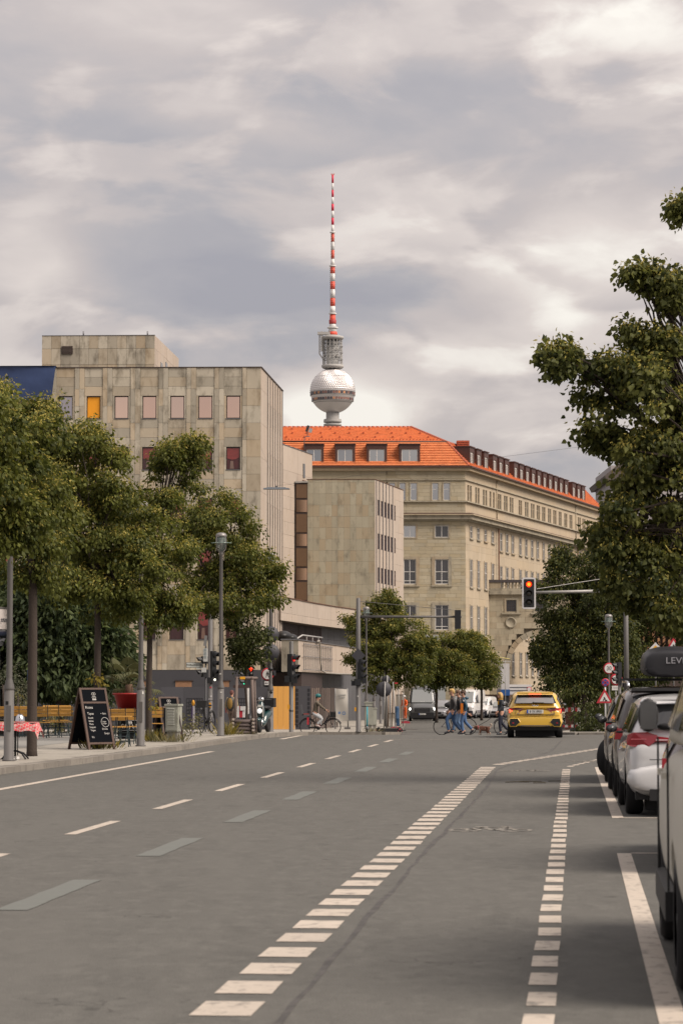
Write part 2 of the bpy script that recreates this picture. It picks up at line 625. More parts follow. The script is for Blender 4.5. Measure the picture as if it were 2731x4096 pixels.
def strip(name, mat, x0, x1, ys, dz, side=0.0):
 mb = MB()
 vs = []
 for y in ys:
  a = x0(y) if callable(x0) else x0
  b = x1(y) if callable(x1) else x1
  vs += [(a, y, gz(y) + dz), (b, y, gz(y) + dz)]
 fs = [(2 * i, 2 * i + 1, 2 * i + 3, 2 * i + 2) for i in range(len(ys) - 1)]
 mb.add(vs, fs)
 if side:
  n = len(vs)
  lo = [(x, y, z - side) for x, y, z in vs]
  mb.add(vs + lo, [(2 * i, 2 * i + 2, n + 2 * i + 2, n + 2 * i) for i in range(len(ys) - 1)] + [(2 * i + 1, n + 2 * i + 1, n + 2 * i + 3, 2 * i + 3) for i in range(len(ys) - 1)]
    + [(0, n, n + 1, 1), (2 * len(ys) - 2, 2 * len(ys) - 1, n + 2 * len(ys) - 1, n + 2 * len(ys) - 2)])
 return struct(name, mb, mat)
strip('ground', m_ground, -4000, 4000, [-600] + YS + [900, 2500, 6000], -0.03)
road = strip('road', m_road, -70, 70, YS, 0.0)
# ---- markings: parts of the road, thin sheets on it
pl = MB().add([(-.5, -.5, 0), (.5, -.5, 0), (.5, .5, 0), (-.5, .5, 0)], [(0, 1, 2, 3)])
_plane = {}
def mark(name, mat, l, s, wd, ln, ang=0.0, dz=0.004):
 if mat.name not in _plane:
  _plane[mat.name] = pl.mesh('marking', mat)
 o = link(name, _plane[mat.name], road, st(l, s, dz))
 s0, s1 = st(l, s - ln / 2), st(l, s + ln / 2)
 o.rotation_euler = (math.atan2(s1.z - s0.z, ln), 0, -SA + ang)
 o.scale = (wd, ln, 1)
 return o
rg = random.Random(4)
def blocks(l0, s0, l1, s1, wd, ln=0.58, per=0.94):
 d = Vector((l1 - l0, s1 - s0))
 n = int(d.length / per)
 for i in range(n):
  p = Vector((l0, s0)) + d.normalized() * (i * per)
  mark('marking_block', m_white, p.x + rg.uniform(-.006, .006), p.y, wd * rg.uniform(.97, 1.02), ln * rg.uniform(.94, 1.04), -math.atan2(d.x, d.y) + rg.uniform(-.01, .01))
blocks(-1.73, 9.5, -1.73, 54.2, 0.30)
blocks(-0.18, 9.1, -0.18, 53.2, 0.15)
blocks(-1.55, 54.9, 2.4, 80.5, 0.24)
blocks(-0.1, 53.7, 1.6, 68.0, 0.13)
for s in (22.6, 28.8, 34.8, 40.8, 46.8, 52.8, 58.8, 64.8, 70.8, 76.8):
 mark('lane_dash', m_white, -5.44, s + 1.2, 0.13, 2.9)
mb = MB()
rb = random.Random(9)
mark('edge_line', m_white, -8.9, 40.5, 0.16, 92)
def blot(l, s):
 """an old dash painted out: an irregular patch with a wavering outline"""
 n = 9
 L, Rr = [], []
 for i in range(n + 1):
  t = i / n
  wob = 0.0
  hw = 0.115
  p = s - 1.5 + 3.0 * t
  L.append(st(l - hw + wob * .25 + rb.uniform(-.008, .008), p, 0.004))
  Rr.append(st(l + hw + wob * .25 + rb.uniform(-.008, .008), p, 0.004))
 vs = [v for a in zip(L, Rr) for v in a]
 q = MB().add(vs, [(2 * i, 2 * i + 1, 2 * i + 3, 2 * i + 2) for i in range(n)])
 part('painted_out_dash', q, m_blot, road)
for s in (20.4, 26.5, 32.8, 39.0, 45.2, 51.4, 57.6, 63.8):
 blot(-4.02, s)
mark('bay_line', m_white, 0.455, 18.4, 0.135, 14.8)
mark('bay_line', m_white, 0.475, 42.9, 0.14, 20.4, 0.003)
mark('bay_end_line', m_white, 1.35, 25.85, 1.65, 0.10)
mark('bay_end_line', m_white, 1.35, 32.75, 1.65, 0.10)
mark('stop_line', m_worn, -5.2, 80.5, 5.5, 0.4)
mark('crossing_line', m_worn, -3.0, 96, 9.0, 0.15)
mark('crossing_line', m_worn, -2.0, 108, 9.0, 0.15)
mark('white_line', m_white, -9.6, 87.5, 1.1, 0.13, R(62), 0.126)
for s in (120, 127, 135, 150, 168):
 mark('lane_dash', m_white, -2.2 - (s - 120) * .035, s, 0.13, 3.2)
def bike_symbol(l, s, w_=0.95, ln=1.5):
 q = MB()
 def p(u, v):
  return st(l + u * w_, s + v * ln, 0.004)
 def line(a, b, t=0.035):
  a, b = Vector(a), Vector(b)
  d = (b - a).normalized()
  nn = Vector((-d.y, d.x)) * t
  q.add([p(*(a - nn)), p(*(b - nn)), p(*(b + nn)), p(*(a + nn))], [(0, 1, 2, 3)])
 for cx in (-.3, .3):
  k = 18
  o_ = [p(cx + .2 * math.cos(2 * PI * i / k), -.25 + .2 * math.sin(2 * PI * i / k)) for i in range(k)]
  i_ = [p(cx + .14 * math.cos(2 * PI * i / k), -.25 + .14 * math.sin(2 * PI * i / k)) for i in range(k)]
  q.add(o_ + i_, [(i, (i + 1) % k, k + (i + 1) % k, k + i) for i in range(k)])
 line((-.3, -.25), (-.12, .12)); line((-.12, .12), (.2, .12)); line((.3, -.25), (.16, .28)); line((.05, -.25), (.2, .12)); line((.05, -.25), (-.14, .15)); line((.1, .28), (.2, .28)); line((-.2, .2), (-.05, .2))
 part('bicycle_symbol', q, m_worn, road)
bike_symbol(-0.95, 30.2)
bike_symbol(-0.95, 51.0)
bike_symbol(0.1, 57.5, 0.8, 1.2)
def seam(pts, wd, nm='asphalt_seam'):
 q = MB()
 vs = []
 pts2 = []
 for (a, b) in zip(pts, pts[1:]):
  k = max(2, int(abs(b[1] - a[1]) / 0.7))
  for i in range(k):
   t = i / k
   pts2.append((a[0] + (b[0] - a[0]) * t, a[1] + (b[1] - a[1]) * t))
 for l, s in pts2:
  j = rb.uniform(-.018, .018)
  h = wd * rb.uniform(.35, 1.0) / 2
  vs += [st(l + j - h, s, 0.002), st(l + j + h, s, 0.002)]
 q.add(vs, [(2 * i, 2 * i + 1, 2 * i + 3, 2 * i + 2) for i in range(len(pts2) - 1)])
 part(nm, q, m_tar, road)
seam([(-1.42, 10), (-1.45, 25), (-1.4, 40), (-1.5, 52), (-0.6, 66), (-0.4, 80)], 0.055)
mh = MB().lathe([(0.0, 0.0), (0.36, 0.0), (0.36, 0.012), (0.30, 0.012), (0.30, 0.008), (0.0, 0.008)], 20)
part('manhole_cover', mh, M('cast_iron', (0.07, 0.06, 0.055), 0.6, 0.3), road, on(1645, 142, 0.0))
part('manhole_cover', mh, M('cast_iron', (0.07, 0.06, 0.055), 0.6, 0.3), road, on(1620, 118, 0.0))
# ---- pavements with kerb stones
KL = [(-12.0, -6), (-6.29 - 4.0, 8), (-8.05, 31), (-6.29, 49.1), (-5.48, 55.1), (-4.25, 66), (-3.72, 71.6), (-2.95, 79.0), (-2.55, 83), (-1.9, 86), (-1.25, 88.4), (-1.3, 90.2), (-2.4, 91.6), (-6, 92.3), (-40, 93.0)]
def interp(tab, y):
 for (xa, a), (xb, b) in zip(tab, tab[1:]):
  if a <= y <= b:
   return xa + (xb - xa) * (y - a) / (b - a)
 return tab[-1][0]
KH = 0.12
def pavement(kerb, xfar, sgn, ys, mat=None):
 pv = strip('pavement', mat or m_mosaic, xfar, lambda y: interp(kerb, y) + sgn * 0.14, ys, KH) if sgn < 0 else strip('pavement', mat or m_mosaic, lambda y: interp(kerb, y) + sgn * 0.14, xfar, ys, KH)
 return pv
pv_left = pavement(KL, -70, -1, [-6, 8, 20, 31, 40, 49.1, 55.1, 66, 71.6, 79, 80, 83, 86, 87, 88.4, 90.2, 91.6, 92.3, 92.9])
def kerbs(pv, poly, step=1.0, drop=None):
 pts = [Vector(p) for p in poly]
 i = 0
 for a, b in zip(pts, pts[1:]):
  L = (b - a).length
  n = max(1, round(L / step))
  for k in range(n):
   p = a + (b - a) * ((k + .5) / n)
   q0, q1 = a + (b - a) * (k / n), a + (b - a) * ((k + 1) / n)
   h = KH + rg.uniform(-.006, .004)
   z = gz(p.y)
   o = ubox('kerb_stone', m_kerb, (p.x, p.y, z + h / 2 - 0.06), (0.30, L / n - 0.014, h + 0.12), pv, -math.atan2(b.x - a.x, b.y - a.y), math.atan2(gz(q1.y) - gz(q0.y), L / n))
   i += 1
kerbs(pv_left, KL[2:14], 1.05)
def wx(y):
 return interp(KL, y) - 3.3
wy = [20, 31, 40, 49.1, 55.1, 66, 71.6, 79, 83, 86]
strip('walkway', m_slab, lambda y: wx(y) - 3.2, wx, wy, KH + 0.004)
KF = [(1.7, 112.6), (2.35, 114.2), (4.6, 195), (6.0, 240), (6.3, 246)]
pv_far = pavement(KF, -70, -1, [112.6, 113.2, 114.2, 118, 126, 136, 150, 170, 195, 200, 240, 246], m_mosaic)
kerbs(pv_far, [(-30, 112.5), (-6, 112.5), (1.7, 112.6)], 1.2)
kerbs(pv_far, KF[:3], 1.2)
KR = [(9.4, 106.2), (8.6, 108), (8.9, 112), (11, 130), (18, 200), (19, 240)]
pv_right = pavement(KR, 70, 1, [106.2, 108, 112, 113, 118, 126, 130, 136, 150, 170, 200, 240], m_mosaic)
kerbs(pv_right, [(40, 106), (9.4, 106.2), (8.6, 108), (8.9, 112), (11, 130)], 1.2)
KN = [(2.15, -6), (3.2, 6), (9.2, 75), (10.2, 81), (13, 84.5), (40, 85)]
pv_near = pavement(KN, 70, 1, [-6, 6, 20, 40, 60, 75, 80, 81, 84.5, 84.9], m_mosaic)
kerbs(pv_near, KN[1:5], 1.05)
# ================================================================ buildings
def concrete(name, col, stain=(0.105, 0.092, 0.072), lo=0.50, hi=0.70, rnd=0.16, warm=(0.36, 0.25, 0.14)):
 m = M(name, col, 0.85, var=0.16, scale=1.1, stretch=(1, 1, 0.35), rnd=rnd, bump=0.25, bscale=12, dirt=(stain, 1.2, (1.5, 1.5, 0.6), lo, hi), spec=0.25)
 t = m.node_tree
 n = t.nodes
 b = n['Principled BSDF']
 src = b.inputs['Base Color'].links[0].from_socket
 oi = n.new('ShaderNodeObjectInfo')
 at = n.new('ShaderNodeAttribute')
 at.attribute_name = 'rnd'
 ad = n.new('ShaderNodeMath')
 ad.operation = 'ADD'
 t.links.new(oi.outputs['Random'], ad.inputs[0])
 t.links.new(at.outputs['Fac'], ad.inputs[1])
 mu = n.new('ShaderNodeMath')
 mu.operation = 'MULTIPLY'
 mu.inputs[1].default_value = 7.31
 t.links.new(ad.outputs[0], mu.inputs[0])
 fr = n.new('ShaderNodeMath')
 fr.operation = 'FRACT'
 t.links.new(mu.outputs[0], fr.inputs[0])
 mr = n.new('ShaderNodeMapRange')
 mr.inputs[1].default_value, mr.inputs[2].default_value, mr.inputs[4].default_value = 0.40, 1.0, 0.48
 t.links.new(fr.outputs[0], mr.inputs[0])
 x = n.new('ShaderNodeMix')
 x.data_type = 'RGBA'
 t.links.new(mr.outputs[0], x.inputs[0])
 t.links.new(src, x.inputs[6])
 x.inputs[7].default_value = (*warm, 1)
 t.links.new(x.outputs[2], b.inputs['Base Color'])
 return m
m_conc = concrete('weathered_panel', (0.37, 0.335, 0.27), (0.15, 0.132, 0.102), 0.49, 0.70, 0.22, (0.40, 0.29, 0.17))
m_conc_core = M('panel_joint', (0.115, 0.10, 0.08), 0.9, var=0.2, scale=2)
m_stone = concrete('smooth_panel', (0.36, 0.305, 0.255), (0.25, 0.20, 0.155), 0.56, 0.8, 0.05, (0.36, 0.29, 0.23))
m_stone_core = M('smooth_panel_joint', (0.18, 0.15, 0.12), 0.9)
m_green = concrete('greenish_panel', (0.31, 0.285, 0.215), (0.12, 0.108, 0.082), 0.52, 0.74, 0.07, (0.30, 0.22, 0.13))
m_plinth = M('charcoal_plinth', (0.040, 0.040, 0.046), 0.6, var=0.15, scale=0.8, rnd=0.1)
m_wframe = M('dark_window_frame', (0.035, 0.022, 0.018), 0.5)
m_bronze = M('bronze_reflecting_glass', (1.0, 0.68, 0.52), 0.06, 1.0)
m_bronze2 = M('bronze_reflecting_glass_pale', (1.0, 0.72, 0.56), 0.05, 1.0)
m_clear = M('grey_reflecting_glass', (0.55, 0.50, 0.52), 0.05, 1.0)
m_orange = M('orange_blind', (0.72, 0.29, 0.012), 0.55, var=0.06, scale=3)
m_redgl = M('window_with_red_curtain', (0.06, 0.016, 0.016), 0.10, var=0.6, scale=2.2, stretch=(2.2, 1, 0.7), spec=0.6)
m_browngl = M('window_with_brown_curtain', (0.045, 0.018, 0.018), 0.10, var=0.5, scale=2.0, stretch=(2, 1, 0.6), spec=0.6)
m_dkgl = M('dark_glass', (0.018, 0.018, 0.020), 0.08, spec=0.7)
m_rust = M('rusty_sheet_edge', (0.10, 0.045, 0.025), 0.7, var=0.3, scale=6)
m_steel = M('zinc_edge', (0.14, 0.14, 0.15), 0.5, 0.4)
m_redcur = M('red_blind_behind_glass', (0.17, 0.022, 0.018), 0.4, var=0.4, scale=3, stretch=(1, 1, 4), coat=1.0)
m_brcur = M('brown_curtain_behind_glass', (0.15, 0.09, 0.07), 0.4, var=0.3, scale=3, coat=1.0)
# ---------------------------------------------------------------- the weathered office building on the corner
CA = ray(1044, 1470, 150)
ZA = CA.z
base = Vector((CA.x, 150, gz(150)))
offA = thing('office_building', 'weathered concrete office block with pink reflecting windows and a rooftop penthouse', 'building', base)
fl = Face((-25.0, 150.55), (CA.x, 150.0), base)
far = ray(1131, 1564, 162.3)
sl = Face((CA.x, 150.0), (far.x, 162.3), base)
LA = fl.len
core = MB()
b0 = gz(150) - 0.4
core.extr([fl.pt(0, -0.16, b0), fl.pt(LA - 0.16, -0.16, b0), sl.pt(sl.len, -0.16, b0), fl.pt(0, -12.4, b0)], (0, 0, ZA - b0 - 0.05))
part('wall_core', core, m_conc_core, offA)
plq = MB()
fl.add(plq, 0, LA, -0.16, 0.03, b0, 2.5)
sl.add(plq, 0.0, sl.len, -0.14, 0.028, b0, 2.5)
part('plinth', plq, m_plinth, offA)
win_rows = [(ZA - 1.60, ZA - 2.89), (ZA - 4.51, ZA - 5.80), (ZA - 7.42, ZA - 8.71), (ZA - 10.33, ZA - 11.62), (5.95, 4.22)]
bx = []
G = 0.012
def panel_cols():
 cols = [(0.0, 0.81, 'n'), (0.81, 1.045, 'n')]
 d = 1.045
 for k in range(13):
  cols += [(d, d + 1.035, 'w'), (d + 1.035, d + 1.325, 'n'), (d + 1.325, d + 1.585, 'n')]
  d += 1.585
 return cols
for (d0, d1, kind) in panel_cols():
 a0, a1 = LA - d1 + G / 2, LA - d0 - G / 2
 if a0 < 0:
  continue
 prd = rg.uniform(-.012, .0)
 if kind == 'n':
  z = ZA
  hs = [1.21] + [0.97] * 40
  for h in hs:
   zb = max(z - h, 2.51)
   if z - zb > 0.1:
    bx.append(fl.b(a0, a1, -0.159, (0.035 if d1 - d0 < 0.3 else 0.0) + rg.uniform(-.008, .004), zb + G, z))
   z -= h
   if z <= 2.55:
    break
 else:
  z = ZA
  mid = (a0 + a1) / 2
  for (wt, wb) in win_rows:
   n = 3 if z - wt < 2.5 else 4
   for i in range(n):
    zt, zb = z - (z - wt) * i / n, z - (z - wt) * (i + 1) / n
    bx.append(fl.b(a0, a1, -0.159, rg.uniform(-.012, .0), zb + G, zt))
   bx.append(fl.b(a0, mid - 0.40, -0.159, rg.uniform(-.01, 0), wb + G, wt))
   bx.append(fl.b(mid + 0.40, a1, -0.159, rg.uniform(-.01, 0), wb + G, wt))
   z = wb
  for i in range(2):
   zt, zb = z - (z - 2.51) * i / 2, z - (z - 2.51) * (i + 1) / 2
   bx.append(fl.b(a0, a1, -0.159, rg.uniform(-.012, .0), zb + G, zt))
pieces(bx, 'concrete_panel', m_conc, offA, 300, key=lambda b: -b[0].z - (0 if b[0].x > -16 else -30))
for k in range(12):
 a = LA - (1.045 + 1.585 * k + 0.5175)
 if a < 0.6:
  continue
 for r_, (wt, wb) in enumerate(win_rows):
  if r_ == 0:
   pn = {0: m_bronze, 1: m_bronze, 2: m_bronze2, 3: m_bronze, 4: m_bronze2, 5: m_orange, 6: m_clear}.get(k, m_clear)
  else:
   pn = [m_redgl, m_redgl, m_browngl, m_browngl][(k * 3 + r_) % 4]
   if r_ == 4:
    pn = m_browngl
  lb = None
  if r_ == 0 and k == 5:
   lb = 'window with an orange blind'
  o = window(fl, offA, a, -0.10, (wt + wb) / 2, 'office', 0.80, wt - wb, 0.05, (m_wframe, pn), label=lb, pane=pn)
  fl.box('sill', m_steel, offA, a - .42, a + .42, -.10, .025, wb - .035, wb)
  if pn in (m_redgl, m_browngl):
   hw_, ht_ = .35, (wt - wb) / 2 - .06
   up = MB().add([(-hw_, 0, ht_), (-hw_, 0, ht_ * (.0 if r_ % 2 else .15)), (-hw_ * .3, 0, -ht_ * .12), (hw_ * .4, 0, -ht_ * .08), (hw_, 0, ht_ * .12), (hw_, 0, ht_)], [(0, 1, 2, 3, 4, 5)])
   part('red_blind', up, m_redcur, o, (0, -.012, 0))
   if (k + r_) % 3:
    part('curtain', MB().add([(-hw_ * .55, 0, -ht_), (hw_ * .1, 0, -ht_), (hw_ * .0, 0, -ht_ * .25), (-hw_ * .45, 0, -ht_ * .25)], [(0, 1, 2, 3)]), m_brcur, o, (0, -.011, 0))
ed = MB()
fl.add(ed, 0, LA + 0.04, -0.3, 0.05, ZA + 0.001, ZA + 0.05)
sl.add(ed, 0.06, sl.len, -0.3, 0.06, ZA + 0.004, ZA + 0.045)
part('roof_edge', ed, m_wframe, offA)
bs = []
slots = []
for k in range(6):
 slots.append(3.45 + k * 1.42)
z_tops = [w_[0] for w_ in win_rows[:4]] + [5.95]
zj = [ZA - 1.21 - 0.97 * 2 * i for i in range(0, 9)]
for i in range(3):
 for z0, z1 in zip([ZA] + zj, zj):
  if z0 > 2.6:
   bs.append(sl.b(i * 1.13 + .01, i * 1.13 + 1.12, -0.15, 0.0, max(z1, 2.51) + 0.012, z0))
for s0 in slots:
 for r_, wt in enumerate(z_tops):
  wb = wt - 1.29
  zt = ZA if r_ == 0 else z_tops[r_ - 1] - 1.29
  bs.append(sl.b(s0, s0 + 1.40, -0.15, 0.0, wt, zt))
  bs.append(sl.b(s0 + 0.62, s0 + 1.40, -0.15, 0.0, wb, wt - 0.01))
 bs.append(sl.b(s0, s0 + 1.40, -0.15, 0.0, 2.51, z_tops[-1] - 1.30))
for b_ in bs:
 ubox('side_panel', m_stone, b_[0], b_[1], offA, b_[2])
for i, s0 in enumerate(slots + [slots[-1] + 1.41]):
 sl.box('fin', M('fin_grey', (0.19, 0.17, 0.155), 0.6), offA, s0 - 0.035, s0 + 0.004, -0.1, 0.05, 2.52, ZA)
for s0 in slots:
 for r_, wt in enumerate(z_tops):
  sl.box('slot_window', m_dkgl, offA, s0 + 0.01, s0 + 0.62, -0.15, -0.10, wt - 1.29, wt)
m_board = M('boarded_opening', (0.23, 0.125, 0.07), 0.8, var=0.3, scale=4)
for px0, px1 in ((702, 767), (893, 917), (560, 600), (250, 330)):
 x0, x1 = ray(px0, 2750, 150).x, ray(px1, 2750, 150).x
 a0, a1 = (x0 - fl.O.x) / fl.u.x, (x1 - fl.O.x) / fl.u.x
 fl.box('cellar_window', m_board, offA, a0, a1, 0.02, 0.06, hz(2751, 150), hz(2725, 150))
 fl.box('cellar_lintel', m_wframe, offA, a0 - .05, a1 + .08, 0.02, 0.10, hz(2725, 150), hz(2721, 150))
pz = hz(1341, 157)
pc = ray(620, 1341, 157)
pf = Face((ray(167, 1341, 157).x, 157.3), (pc.x, 157.0), base)
pr = ray(716, 1436, 168.3)
ps = Face((pc.x, 157.0), (pr.x, 168.3), base)
ph = MB()
ph.extr([pf.pt(0, -.06, ZA - .1), pf.pt(pf.len - .06, -.06, ZA - .1), ps.pt(ps.len, -.06, ZA - .1), pf.pt(0, -11.5, ZA - .1)], (0, 0, pz - ZA + .08))
pent = part('penthouse', ph, m_conc_core, offA)
n = 12
for i in range(n):
 a0, a1 = pf.len * i / n + .006, pf.len * (i + 1) / n - .006
 for z1, z0 in ((pz, pz - .77), (pz - .785, pz - 1.72), (pz - 1.735, ZA - .05)):
  c, d, rz_ = pf.b(a0, a1, -.05, rg.uniform(-.008, 0), z0, z1)
  ubox('penthouse_panel', m_conc, c, d, pent, rz_)
for i in range(8):
 for z1, z0 in ((pz, pz - .77), (pz - .785, pz - 1.72), (pz - 1.735, ZA - .05)):
  c, d, rz_ = ps.b(ps.len * i / 8 + .006, ps.len * (i + 1) / 8 - .006, -.05, rg.uniform(-.008, 0), z0, z1)
  ubox('penthouse_panel', m_stone, c, d, pent, rz_)
lv = MB()
va = pf.a_of(240)
pf.add(lv, va - .02, va + .64, -.02, .05, pz - 1.10, pz - .62)
lvo = part('vent', lv, m_wframe, pent)
for i in range(6):
 c, d, rz_ = pf.b(va + .02, va + .60, .05, .09, pz - 1.07 + i * .077, pz - 1.03 + i * .077)
 ubox('slat', M('vent_slat', (0.08, 0.06, 0.05), 0.6), c, d, pent, rz_)
for a_, zt in ((2.6, -1.28), (4.8, -1.0), (7.6, -1.3)):
 c, d, rz_ = ps.b(a_, a_ + .9, -.02, .02, pz + zt - .5, pz + zt)
 ubox('slot_window', m_dkgl, c, d, pent, rz_)
for px in (335, 591):
 p = ray(px, 1341, 157.6)
 tb = MB().tube([p - base + Vector((0, 0, -.1)), p - base + Vector((0, 0, .24))], .045, 8)
 part('vent_pipe', tb, m_steel, offA)
c, d, rz_ = pf.b(0, pf.len, -.2, .02, pz, pz + .03)
ubox('penthouse_edge', m_steel, c, d, pent, rz_)
tp = MB()
nx, nz_ = 22, 9
vs = []
for j in range(nz_ + 1):
 for i in range(nx + 1):
  u, v = i / nx, j / nz_
  x = -25.2 + u * (ray(225 - 17 * v, 1475, 149.8).x + 25.2)
  vs.append((x, 149.72 + (150.5 - 150) * (1 - u) + .05 * math.sin(9 * u + 5 * v) + rg.uniform(-.03, .03) - .08 * v, ZA + .06 - v * 2.0 + .04 * math.sin(14 * u) * v))
tp.smooth = True
tp.add(vs, [(j * (nx + 1) + i, j * (nx + 1) + i + 1, (j + 1) * (nx + 1) + i + 1, (j + 1) * (nx + 1) + i) for j in range(nz_) for i in range(nx)])
tp.smooth = False
tp.add([(-25.2, 149.9, ZA + .07), (ray(225, 1475, 149.8).x, 149.7, ZA + .07), (ray(225, 1475, 149.8).x, 152, ZA + .07), (-25.2, 152, ZA + .07)], [(0, 1, 2, 3)])
o = part('tarpaulin', tp, M('blue_tarpaulin', (0.022, 0.040, 0.105), 0.45, var=0.25, scale=2.5), None)
tag(o, 'creased dark blue tarpaulin hung over the roof edge of the weathered office block', 'tarpaulin')
# ---------------------------------------------------------------- annex: the lit wing, the windowless block, the curved podium
base = Vector((-3.0, 180, gz(180)))
ann = thing('office_annex', 'pale stone wing with a windowless greenish block and a curved two storey podium', 'building', base)
B0, B1 = ray(1127, 1776, 201), ray(1249, 1821, 210.4)
ZB = B0.z
fb = Face((B0.x, 201), (B1.x, 210.4), base)
q = MB()
q.extr([fb.pt(-8, -.1, -1.2), fb.pt(fb.len, -.1, -1.2), fb.pt(fb.len, -6, -1.2), fb.pt(-8, -6, -1.2)], (0, 0, ZB + 1.2 - .03))
part('wing_wall', q, m_stone_core, ann)
for i in range(5):
 a0, a1 = -2 + (fb.len + 2) * i / 5, -2 + (fb.len + 2) * (i + 1) / 5
 z = ZB
 for h in [1.9] + [0.98] * 22:
  c, d, rz_ = fb.b(a0 + .008, a1 - .008, -.1, rg.uniform(-.01, 0), z - h + .012, z)
  ubox('stone_panel', m_stone, c, d, ann, rz_)
  z -= h
  if z < 6:
   break
fb.box('wing_edge', m_steel, ann, -2, fb.len + .03, -.4, .04, ZB + .001, ZB + .05)
c, d, rz_ = fb.b(6.6, 7.1, 0, .05, ZB - 2.05, ZB - .95)
ubox('vent', m_dkgl, c, d, ann, rz_)
fb.box('wing_notch', m_rust, ann, 6.4, 9.0, .0, .03, ZB - 2.3, ZB - 2.24)
YC = 205.0
ZC = hz(1918, YC)
CL, CR_ = ray(1229, 1918, YC), ray(1499, 1918, YC)
cf = Face((CL.x, YC), (CR_.x, YC), base)
CE = ray(1614, 1963, YC * 827 / 783)
cs = Face((CR_.x, YC), (CE.x, YC * 827 / 783), base)
q = MB()
q.extr([cf.pt(0, -.08, -1.2), cf.pt(cf.len - .08, -.08, -1.2), cs.pt(cs.len, -.08, -1.2), cs.pt(cs.len, -8, -1.2), cf.pt(0, -10, -1.2)], (0, 0, ZC + 1.2 - .03))
part('block_wall', q, m_conc_core, ann)
zr = [0, .48, 2.44, 4.41] + [4.41 + 1.955 * i for i in range(1, 6)]
k_ = YC / F
rows = [602, 627, 730, 832, 935, 1035, 1138, 1240, 1340, 1443, 1545, 1645, 1747, 1850]
cols = [518, 570, 625, 680, 735, 788, 842, 897, 950, 1005, 1060, 1117]
for i in range(11):
 a0, a1 = cf.len * (cols[i] - 518) / 599, cf.len * (cols[i + 1] - 518) / 599
 for j in range(13):
  z1, z0 = ZC - (rows[j] - 602) / 2.24 * k_, ZC - (rows[j + 1] - 602) / 2.24 * k_
  c, d, rz_ = cf.b(a0 + .004, a1 - .004, -.08, rg.uniform(-.006, 0), z0 + .008, z1)
  ubox('wall_panel', m_green, c, d, ann, rz_)
cf.box('block_edge', m_rust, ann, -.05, cf.len + .02, -.4, .03, ZC + .001, ZC + .04)
ribs = [cs.a_of(1000 + x / 2.24) for x in (1130, 1157, 1188, 1218, 1246, 1275, 1305, 1376)]
tops = [(hz(1650 + z / 2.24, YC + .5), hz(1650 + (z + 138) / 2.24, YC + .5)) for z in (778, 1080, 1385)]
bs = []
bs.append(cs.b(0, ribs[0] - .02, -.08, 0, -.5, ZC))
for i in range(6):
 a0, a1 = ribs[i] + .01, ribs[i + 1] - .01
 am = a0 + (a1 - a0) * .52
 z = ZC
 for wt, wb in tops:
  bs.append(cs.b(a0, a1, -.08, 0, wt + .01, z))
  bs.append(cs.b(a0, am, -.08, 0, wb, wt))
  c, d, rz_ = cs.b(am, a1, -.08, -.05, wb, wt)
  ubox('slot_window', m_browngl, c, d, ann, rz_)
  z = wb - .01
 bs.append(cs.b(a0, a1, -.08, 0, -.5, z))
 cs.box('fin', m_steel, ann, ribs[i] - .035, ribs[i] + .01, -.06, .06, -.5, ZC)
z = ZC
for h in (1.0, 1.3, 1.3, 1.3, 1.3, 1.3, 1.3, 1.3, 1.3, 1.3, 1.3, 1.3, 1.3):
 for a0, a1 in ((ribs[6], (ribs[6] + ribs[7]) / 2), ((ribs[6] + ribs[7]) / 2, ribs[7])):
  bs.append(cs.b(a0 + .01, a1 - .01, -.08, rg.uniform(-.008, 0), z - h + .012, z))
 z -= h
for c, d, rz_ in bs:
 ubox('side_panel', m_stone, c, d, ann, rz_)
cs.box('block_edge', m_rust, ann, .03, cs.len, -.4, .04, ZC + .002, ZC + .045)
gx0, gx1 = ray(1182, 1932, YC - .25).x, ray(1230, 1932, YC - .25).x
gf = Face((gx0, YC - .25), (gx1, YC - .25), base)
q = MB()
gf.add(q, 0, gf.len, -1.5, -.06, -1, hz(1932, YC))
part('stair_strip', q, m_wframe, ann)
m_glassp = M('tawny_strip_panel', (0.115, 0.068, 0.038), 0.35, var=0.12, scale=3)
m_glassl = M('tawny_strip_glass', (0.72, 0.46, 0.30), 0.08, 1.0)
yy = [645, 768, 785, 893, 912, 1075, 1090, 1197, 1218, 1380, 1397, 1502, 1520, 1680]
for i in range(0, 14, 2):
 c, d, rz_ = gf.b(.05, gf.len - .04, -.06, -.02, hz(1650 + yy[i + 1] / 2.24, YC), hz(1650 + yy[i] / 2.24, YC))
 ubox('strip_pane', m_glassp if i % 4 == 0 else m_glassl, c, d, ann, rz_)
gf.box('strip_cap', M('pale_cap', (0.3, 0.29, 0.27), 0.7), ann, -.05, gf.len + .05, -.4, .06, hz(1932, YC), hz(1926, YC))
PT = 6.96
pod = [(-3.62, 160.0), (-1.85, 172), (-.34, 180.6), (1.72, 190.6), (4.6, 203)]
q = MB()
q.extr([Vector((x - .06, y, 5.56)) - base for x, y in pod] + [Vector((6, 212, 5.56)) - base, Vector((-6, 204, 5.56)) - base, Vector((-6, 163, 5.56)) - base], (0, 0, PT - 5.56 - .02))
part('podium_band', q, m_stone_core, ann)
for (p0, p1) in zip(pod, pod[1:]):
 fc = Face(p0, p1, base)
 n = max(2, round(fc.len / 2.2))
 for i in range(n):
  for z0, z1 in ((5.56, 6.02), (6.03, PT)):
   c, d, rz_ = fc.b(fc.len * i / n + .008, fc.len * (i + 1) / n - .008, -.06, rg.uniform(-.008, 0), z0, z1)
   ubox('podium_panel', m_stone, c, d, ann, rz_)
 fc.box('podium_edge', m_rust, ann, 0, fc.len, -.35, .05, PT + .001, PT + .05)
